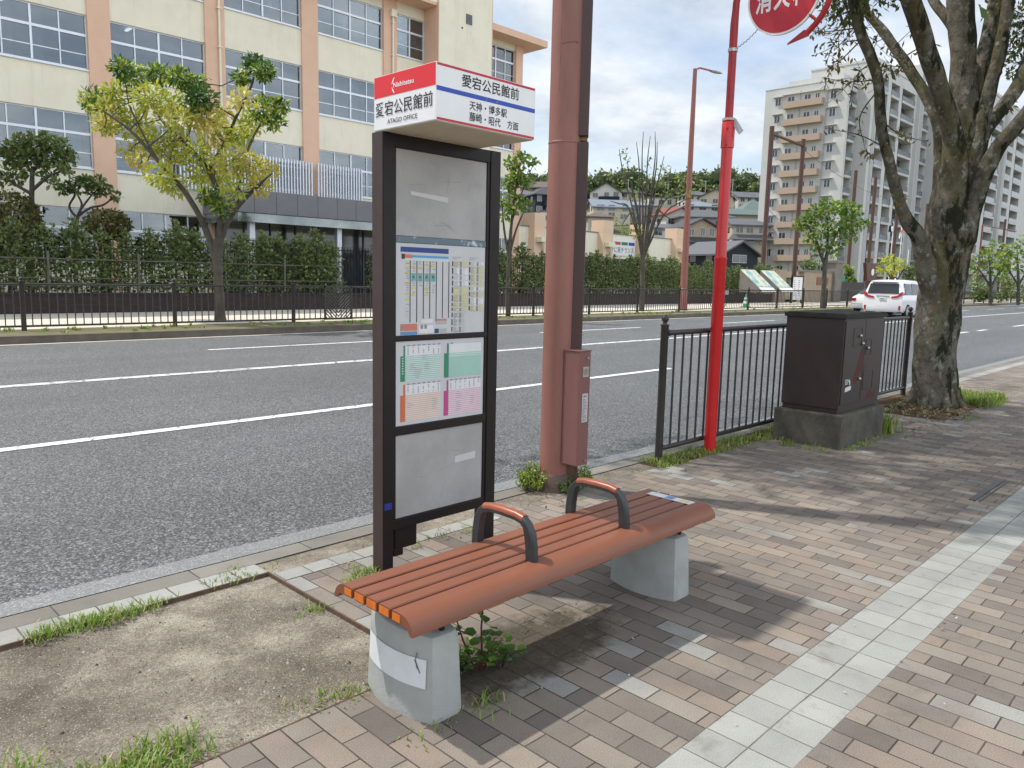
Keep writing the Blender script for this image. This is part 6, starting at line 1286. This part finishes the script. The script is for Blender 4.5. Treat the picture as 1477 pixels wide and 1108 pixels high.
while xh < 57:
    if 18.4 < xh < 19.9: xh = 20.0
    k = i % 4; o = protos[k] if not used[k] else copy_tree(protos[k]); used[k] = True
    o.location = (xh, 27.88+Rh.uniform(-0.12, 0.12), 0.62); o.rotation_euler.z = Rh.uniform(0, 6.28); s = Rh.uniform(1.0, 1.30)*(1.0 if xh < 46 else 0.9); o.scale = (s*1.22, s*1.22, s)
    o['label'] = 'narrow evergreen hedge shrub left of the bus stop board' if xh < 18.4 else ('narrow evergreen hedge shrub between bus stop board and red pole' if xh < 48 else 'narrow evergreen hedge shrub right of the red pole')
    o['group'] = 'hedge shrubs left of the board' if xh < 18.4 else ('hedge shrubs between board and red pole' if xh < 48 else 'hedge shrubs right of the red pole')
    xh += Rh.uniform(0.72, 0.88); i += 1
# low ground shrubs round the gate and along the yard
for px, py, rx, D, lab, key, sd in ((1072, 405, 26, 66, 'bushy green shrubs behind the tilted map boards, left part', 'hedge', 71), (1120, 398, 24, 72, 'bushy green shrubs behind the tilted map boards, right part', 'hedge', 72), (1172, 388, 20, 75, 'loose green tree behind the tan gate wall', 'hedge', 73), (1316, 395, 16, 75, 'green bush between the van roof and the trunk', 'hedge', 74), (1415, 418, 20, 72, 'dark bush behind the far railing right of trunk', 'dark', 75), (1460, 415, 24, 72, 'dark bush behind the far railing at picture edge', 'dark', 76), (1225, 395, 10, 70, 'small pale shrub beside the gate pillar', 'fresh', 77)):
    R_ = random.Random(sd); c = PD(px, py, D); g = Vector((c.x, c.y, 0.2)); t = empty('shrub', g, lab, 'shrub'); w_ = rx*D/FPX
    st = MB(); st.tube([g, c], [0.06, 0.03], 6); st.build('stem', M['barkdark'], t, fix=False)
    lf = MB()
    for k in range(26): clump(lf, c+Vector((R_.uniform(-w_, w_)*0.85, R_.uniform(-w_, w_)*0.6, R_.uniform(-c.z*0.75, 0.8)*0.8)), w_*0.30, 42, 0.26, 0.15, (0, 1, 2), R_)
    lf.build('foliage', LF[key], t, fix=False)
b = MB(); b.box(xr(1380, 30), 95, 30, 30.3, 0, 2.6); tag(b.build('green_net_fence', cmat('dark_green_net', (0.018, 0.05, 0.035), 0.9)), 'dark green net fence beyond the railing right of trunk', 'fence')
t = empty('stair_rail', (xr(1420, 28), 28, 0), 'pale diagonal stair railing behind the saplings right of trunk', 'railing')
b = MB(); b.tube([PY(1398, 440, 28), PY(1430, 417, 28)], 0.05, 6); b.tube([PY(1396, 447, 28), PY(1430, 424, 28)], 0.05, 6); b.build('rails', M['aptgrey'], t)

# ------------------------------------------------------------------ weeds, grass, small plants
LF['grass'] = G3('grass_blade', [((0.17, 0.28, 0.035), (0.27, 0.38, 0.06)), ((0.11, 0.20, 0.028), (0.18, 0.29, 0.045)), ((0.40, 0.36, 0.17), (0.46, 0.40, 0.20))], 0.35)
LF['weed'] = G3('weed_leaf', [((0.10, 0.22, 0.03), (0.18, 0.32, 0.05)), ((0.06, 0.14, 0.025), (0.11, 0.20, 0.04)), ((0.26, 0.36, 0.04), (0.38, 0.46, 0.07))], 0.35)
gb = MB(); Rg = random.Random(17)
def blades(x0, x1, y0, y1, n, h, z=0.0, mats=(0, 0, 0, 1, 2), w_=0.0028, spread=0.75):
    cs = [(Rg.uniform(x0, x1), Rg.uniform(y0, y1)) for _ in range(max(1, n//14))]
    for k in range(n):
        cx, cy = Rg.choice(cs); p = Vector((cx+Rg.gauss(0, 0.035), cy+Rg.gauss(0, 0.025), z)); d = up_+Vector((Rg.uniform(-1, 1), Rg.uniform(-1, 1), 0))*spread; d.normalize(); hh = h*Rg.uniform(0.4, 1.15)
        s = Vector((-d.y, d.x, 0)); s = (s.normalized() if s.length > 1e-3 else Vector((1, 0, 0)))*w_
        q = p+d*hh*0.55; e = p+d*hh*0.9+Vector((d.x, d.y, -0.35))*hh*0.3
        mi = Rg.choice(mats); gb.add([p-s, p+s, q+s*0.8, q-s*0.8], [(0, 1, 2, 3)], mi); gb.add([q-s*0.8, q+s*0.8, e], [(0, 1, 2)], mi)
blades(0.78, 1.12, 3.37, 3.47, 420, 0.06); blades(1.0, 1.32, 3.40, 3.46, 160, 0.05); blades(1.5, 1.9, 3.44, 3.60, 120, 0.035)
blades(0.35, 0.92, 2.20, 2.40, 1000, 0.07, -0.01); blades(-0.1, 0.55, 2.3, 2.55, 420, 0.08, -0.01); blades(0.3, 0.75, 2.1, 2.3, 300, 0.06, -0.01)
blades(1.70, 1.80, 2.88, 2.98, 70, 0.04, -0.01); blades(2.05, 2.2, 3.05, 3.15, 110, 0.06); blades(2.3, 3.2, 3.2, 3.34, 160, 0.03)
blades(1.25, 1.5, 2.18, 2.30, 170, 0.035, -0.01, (2, 0, 1)); blades(1.45, 1.72, 1.82, 1.88, 60, 0.03); blades(1.70, 1.80, 1.80, 1.86, 40, 0.05)
blades(5.2, 9.5, 3.36, 3.62, 3000, 0.07); blades(5.3, 6.9, 3.34, 3.42, 350, 0.05); blades(7.0, 8.1, 2.60, 2.68, 260, 0.05); blades(8.14, 8.5, 2.65, 3.2, 560, 0.26, w_=0.006, spread=0.35); blades(6.8, 7.05, 2.7, 3.4, 260, 0.07)
blades(11.15, 12.1, 2.45, 3.35, 2600, 0.16, w_=0.006, spread=0.45); blades(11.0, 11.9, 2.35, 2.6, 700, 0.06); blades(9.6, 11.0, 2.5, 3.4, 500, 0.06, mats=(2, 2, 0)); blades(11.9, 12.5, 2.6, 3.0, 260, 0.06)
blades(9.7, 10.6, 2.3, 2.42, 90, 0.04)
for k in range(70): x = Rg.uniform(3, 60); blades(x, x+0.9, 18.85, 20.4, 42, 0.12, 0.05, w_=0.012)
tag(gb.build('grass', LF['grass'], fix=False), 'scattered green grass and weeds in kerb joints, tree pit and verge', 'grass', kind='stuff')
# plant growing up under the bench
def leafy(name, lab, base, stems, L, W, mats, sd, red=None):
    R_ = random.Random(sd); t = empty(name, base, lab, 'plant'); s = MB(); lf = MB()
    for dx, dy, h, n in stems:
        e = Vector(base)+Vector((dx, dy, h)); s0 = Vector(base)+Vector((dx*0.25, dy*0.25, 0)); s.tube([s0, (s0+e)*0.5+rvec(R_)*0.01, e], [0.005, 0.004, 0.002], 5)
        for k in range(n):
            u = 0.25+0.75*(k+1)/n; p = s0+(e-s0)*u; a = k*2.4+R_.random(); d = Vector((math.cos(a), math.sin(a), R_.uniform(0.0, 0.5)))
            q = p+d*0.025; sz = R_.uniform(0.7, 1.2)*(1.15-0.35*u); nn = (up_*1.2+rvec(R_)*0.5); ss = d.cross(nn).normalized(); l_, w2 = L*sz, W*sz
            dd = d.normalized(); lf.add([q, q+dd*l_*0.3+ss*w2*0.5, q+dd*l_*0.75+ss*w2*0.38, q+dd*l_-up_*0.008, q+dd*l_*0.75-ss*w2*0.38, q+dd*l_*0.3-ss*w2*0.5, q+dd*l_*0.5-up_*0.006], [(0, 1, 6), (1, 2, 6), (2, 3, 6), (3, 4, 6), (4, 5, 6), (5, 0, 6)], R_.choice(mats))
    s.build('stem', red or M['barkdark'], t, fix=False); lf.build('leaves', LF['weed'], t, fix=False)
rs = pm('red_stem', (0.10, 0.02, 0.02), (0.07, 0.03, 0.02))
leafy('weed_plant', 'tall leafy weed with dark red stem growing under the bench', (1.93, 2.02, 0), [(0.01, 0.0, 0.34, 9), (-0.10, 0.05, 0.24, 8), (-0.14, 0.06, 0.16, 7), (0.05, -0.02, 0.12, 7), (0.09, -0.02, 0.10, 7), (-0.05, -0.03, 0.10, 6), (0.03, -0.06, 0.08, 6), (0.10, 0.03, 0.07, 5)], 0.050, 0.042, (0, 1, 1), 81, rs)
for i, (x, y) in enumerate(((1.86, 2.06), (2.0, 1.98), (1.80, 2.1))):
    leafy('weed_plant', ['low green weed at the foot of the tall red stemmed weed', 'broad leaved weed right of the tall red stemmed weed', 'low weed touching the near concrete block'][i], (x, y, 0), [(0.05*math.cos(a), 0.05*math.sin(a), 0.07+0.02*math.sin(a*3), 4) for a in (0, 0.9, 1.8, 2.7, 3.6, 4.5, 5.4)], 0.045, 0.035, (0, 1, 0), 82+i)
def bushy(lab, x, y, r, h, n, sd, mats=(0, 2, 2)):
    R_ = random.Random(sd); t = empty('weed_clump', (x, y, 0), lab, 'weed'); s = MB(); lf = MB()
    for k in range(n):
        a = R_.uniform(0, 6.28); rr = r*R_.random()**0.5; hh = h*(1-0.5*(rr/r)**2)*R_.uniform(0.6, 1.1); p0 = Vector((x+rr*0.6*math.cos(a), y+rr*0.6*math.sin(a), 0)); e = Vector((x+rr*1.15*math.cos(a), y+rr*1.15*math.sin(a), hh)); s.tube([p0, e], [0.002, 0.001], 3)
        for j in range(9):
            q = p0+(e-p0)*R_.uniform(0.25, 1.05); leaf(lf, q, rvec(R_)+up_*0.4, rvec(R_)+up_*0.6, R_.uniform(0.014, 0.03), R_.uniform(0.008, 0.015), R_.choice(mats))
    s.build('stems', M['barkdark'], t, fix=False); lf.build('leaves', LF['weed'], t, fix=False)
bushy('bright yellow green weed clump on left of the salmon pole foot', 3.93, 3.62, 0.12, 0.20, 120, 91)
bushy('small yellow green weed clump on right of the salmon pole foot', 4.27, 3.44, 0.07, 0.17, 60, 92)
bushy('low round leaved weed in front of the salmon pole foot', 4.08, 3.39, 0.10, 0.12, 60, 93, (0, 1))
# leaf litter: dry leaves and crumbs
lm_ = MB(); Rl = random.Random(23)
litter = [cmat('dry_leaf_tan', (0.17, 0.10, 0.05)), cmat('dry_leaf_brown', (0.075, 0.042, 0.024)), cmat('dry_leaf_pale', (0.26, 0.20, 0.12)), cmat('pebble_grey', (0.42, 0.40, 0.36))]
def scatter(x0, x1, y0, y1, n, s0, s1, mats, z=0.004):
    for k in range(n):
        p = Vector((Rl.uniform(x0, x1), Rl.uniform(y0, y1), z+Rl.uniform(0, 0.006))); leaf(lm_, p, Vector((Rl.uniform(-1, 1), Rl.uniform(-1, 1), Rl.uniform(-0.05, 0.4))), up_+rvec(Rl)*0.35, Rl.uniform(s0, s1), Rl.uniform(s0, s1)*0.5, Rl.choice(mats))
scatter(1.75, 2.7, 1.85, 2.2, 300, 0.006, 0.02, (1, 1, 1, 1, 0)); scatter(9.6, 12, 2.4, 3.4, 900, 0.03, 0.08, (0, 1, 1, 2)); scatter(3, 12, 0, 3.3, 90, 0.02, 0.04, (0, 2, 1)); scatter(0.5, 4, 0.6, 3.3, 60, 0.008, 0.02, (0, 2, 3)); scatter(8, 9.6, 2.4, 3.3, 200, 0.02, 0.06, (0, 1, 2)); scatter(2.0, 5, 3.2, 3.58, 120, 0.01, 0.03, (0, 1, 2))
scatter(1.3, 1.75, 2.2, 2.5, 26, 0.008, 0.02, (0, 2))
for k in range(3200):
    x, y = Rl.uniform(-0.6, 1.78), Rl.uniform(2.2, 3.42); r = Rl.uniform(0.0015, 0.0042)*(2.2 if Rl.random() < 0.05 else 1)
    lm_.add([(x-r, y, -0.012), (x, y-r, -0.012), (x+r, y, -0.012), (x, y+r, -0.012), (x, y, -0.012+r)], [(0, 1, 4), (1, 2, 4), (2, 3, 4), (3, 0, 4)], Rl.choice((3, 3, 2, 1)))
tag(lm_.build('leaf_litter', litter, fix=False), 'dry leaf litter and pebbles strewn on soil and pavers', 'leaf litter', kind='stuff')

# ------------------------------------------------------------------ vehicles
carpaint = pm('white_car_paint', (0.80, 0.80, 0.81), (0.78, 0.78, 0.79), scale=1, rough=0.22, coat=0.8)
tyre = pm('tyre_rubber', (0.02, 0.02, 0.02), (0.03, 0.03, 0.03), scale=20, rough=0.85); rim = pm('alloy_rim', (0.45, 0.46, 0.47), (0.35, 0.36, 0.37), rough=0.3, metal=0.8)
taillight = pm('tail_lamp_red', (0.45, 0.008, 0.012), (0.30, 0.006, 0.01), scale=3, rough=0.15, coat=0.6); carglass = pm('tinted_car_glass', (0.018, 0.02, 0.023), (0.03, 0.034, 0.038), scale=1.2, rough=0.05, spec=0.7)
def vehicle(name, label, x0, yc, W, prof, roof_z, belt, glass_side, group=None, tall=True):
    """prof: closed side profile stations (x, z_bottom, z_belt, z_roof)"""
    zr = -0.12; t = empty(name, (x0, yc, zr), label, 'van' if tall else 'car', group); hw = W/2; b = MB(); secs = []
    for x, zb, zm, zt in prof:
        tw = hw*(0.97 if x in (prof[0][0], prof[-1][0]) else 1.0); rf = tw*(0.80 if zt > belt+0.25 else 0.93)
        h = [(-tw*0.93, zb), (-tw, zb+0.14), (-tw, zm-0.18), (-tw*0.985, zm), (-(tw+rf)/2, (zm+zt)/2), (-rf, zt-0.09), (-rf*0.88, zt-0.015), (-rf*0.4, zt)]
        secs.append([(x0+x, yc+y, zr+z) for y, z in h]+[(x0+x, yc-y, zr+z) for y, z in h[::-1]])
    b.loft(secs); body = b.build('body', carpaint, t, smooth=38)
    return t, hw, zr
t, hw, zr = vehicle('minivan', 'white minivan driving away seen from behind on the far lane', 42.35, 14.55, 1.98, [(0.0, 0.42, 0.95, 1.02), (0.03, 0.32, 1.05, 1.32), (0.14, 0.28, 1.10, 1.75), (0.35, 0.26, 1.10, 1.90), (1.2, 0.24, 1.10, 1.95), (2.6, 0.24, 1.08, 1.94), (3.4, 0.24, 1.06, 1.80), (4.1, 0.24, 1.02, 1.16), (4.75, 0.26, 0.90, 0.98), (4.95, 0.34, 0.72, 0.78)], 1.95, 1.1, None)
X = 42.35; Y = 14.55
b = MB(); b.prism([(X-0.005, Y-0.78, zr+1.22), (X-0.005, Y+0.78, zr+1.22), (X+0.125, Y+0.70, zr+1.74), (X+0.125, Y-0.70, zr+1.74)], (0.03, 0, 0)); b.build('rear_window', carglass, t)
b = MB(); b.box(X+0.02, X+0.25, Y-0.66, Y+0.66, zr+1.80, zr+1.86); b.build('spoiler', carpaint, t, bevel=0.02)
b = MB(); b.prism([(X+1.6, Y, zr+1.95), (X+1.8, Y, zr+1.95), (X+1.65, Y, zr+2.02)], (0, 0.03, 0)); b.build('antenna_fin', carpaint, t)
for s in (-1, 1):
    b = MB(); b.prism([(X-0.03, Y+s*0.42, zr+0.99), (X-0.03, Y+s*0.72, zr+1.00), (X-0.02, Y+s*0.98, zr+1.16), (X+0.0, Y+s*0.965, zr+1.32), (X-0.01, Y+s*0.83, zr+1.27), (X-0.02, Y+s*0.74, zr+1.13), (X-0.03, Y+s*0.44, zr+1.07)], (0.10, 0, 0)); b.box(X+0.04, X+0.30, Y+s*0.94-0.03, Y+s*0.94+0.04, zr+1.14, zr+1.27); b.build('tail_light', taillight, t)
    b = MB(); b.box(X-0.01, X+0.05, Y+s*0.86-0.05, Y+s*0.86+0.05, zr+0.38, zr+0.60); b.build('reflector', taillight, t)
    b = MB()
    for xa, xb in ((0.40, 1.35), (1.43, 2.55), (2.62, 3.35)): b.prism([(X+xa, Y+s*0.965, zr+1.16), (X+xb, Y+s*0.965, zr+1.16), (X+xb-0.03, Y+s*0.845, zr+1.72), (X+xa+0.05, Y+s*0.845, zr+1.76)], (0, s*0.02, 0))
    b.build('side_windows', carglass, t)
    for xw in (0.88, 3.95):
        b = MB(); b.tube([(X+xw, Y+s*0.80, zr+0.34), (X+xw, Y+s*1.0, zr+0.34)], 0.34, 24); wl = b.build('wheel', tyre, t, smooth=40)
        b = MB(); b.tube([(X+xw, Y+s*0.985, zr+0.34), (X+xw, Y+s*1.006, zr+0.34)], 0.23, 20); b.build('rim', rim, wl, smooth=40)
b = MB(); b.box(X-0.03, X+0.02, Y-0.32, Y+0.32, zr+1.075, zr+1.115); b.build('chrome_strip', M['steel'], t)
b = MB(); b.box(X-0.03, X-0.01, Y-0.17, Y+0.17, zr+0.88, zr+1.04); pl = b.build('licence_plate', M['white'], t)
b = MB()
for y, w_ in ((0.11, 0.05), (0.03, 0.045), (-0.03, 0.04), (-0.09, 0.04)): b.box(X-0.034, X-0.03, Y+y-w_/2, Y+y+w_/2, zr+0.91, zr+0.98)
b.build('plate_marks', cmat('plate_ink', (0.10, 0.15, 0.12)), pl)
b = MB(); b.box(X+0.02, X+0.3, Y-0.9, Y+0.9, zr+0.28, zr+0.40); b.build('bumper_skirt', M['aptgrey'], t)
t, hw, zr = vehicle('parked_car', 'low white car mostly hidden on the left of the minivan', 46.2, 16.75, 1.72, [(0.0, 0.42, 0.72, 0.92), (0.06, 0.30, 0.84, 1.02), (0.5, 0.26, 0.88, 1.12), (1.1, 0.24, 0.90, 1.42), (2.2, 0.24, 0.90, 1.45), (3.0, 0.24, 0.88, 1.10), (3.9, 0.26, 0.78, 0.88), (4.2, 0.34, 0.60, 0.70)], 1.45, 0.9, None, tall=False)
for s in (-1, 1):
    b = MB(); b.box(46.18, 46.30, 16.75+s*0.72-0.12, 16.75+s*0.72+0.12, zr+0.72, zr+0.88); b.build('tail_light', taillight, t)
    for xw in (0.75, 3.3): b = MB(); b.tube([(46.2+xw, 16.75+s*0.66, zr+0.30), (46.2+xw, 16.75+s*0.87, zr+0.30)], 0.30, 18); b.build('wheel', tyre, t, smooth=40)
b = MB(); b.prism([(46.55, 16.1, zr+1.13), (46.55, 17.4, zr+1.13), (47.2, 17.3, zr+1.40), (47.2, 16.2, zr+1.40)], (0.03, 0, 0.03)); b.build('rear_window', carglass, t)
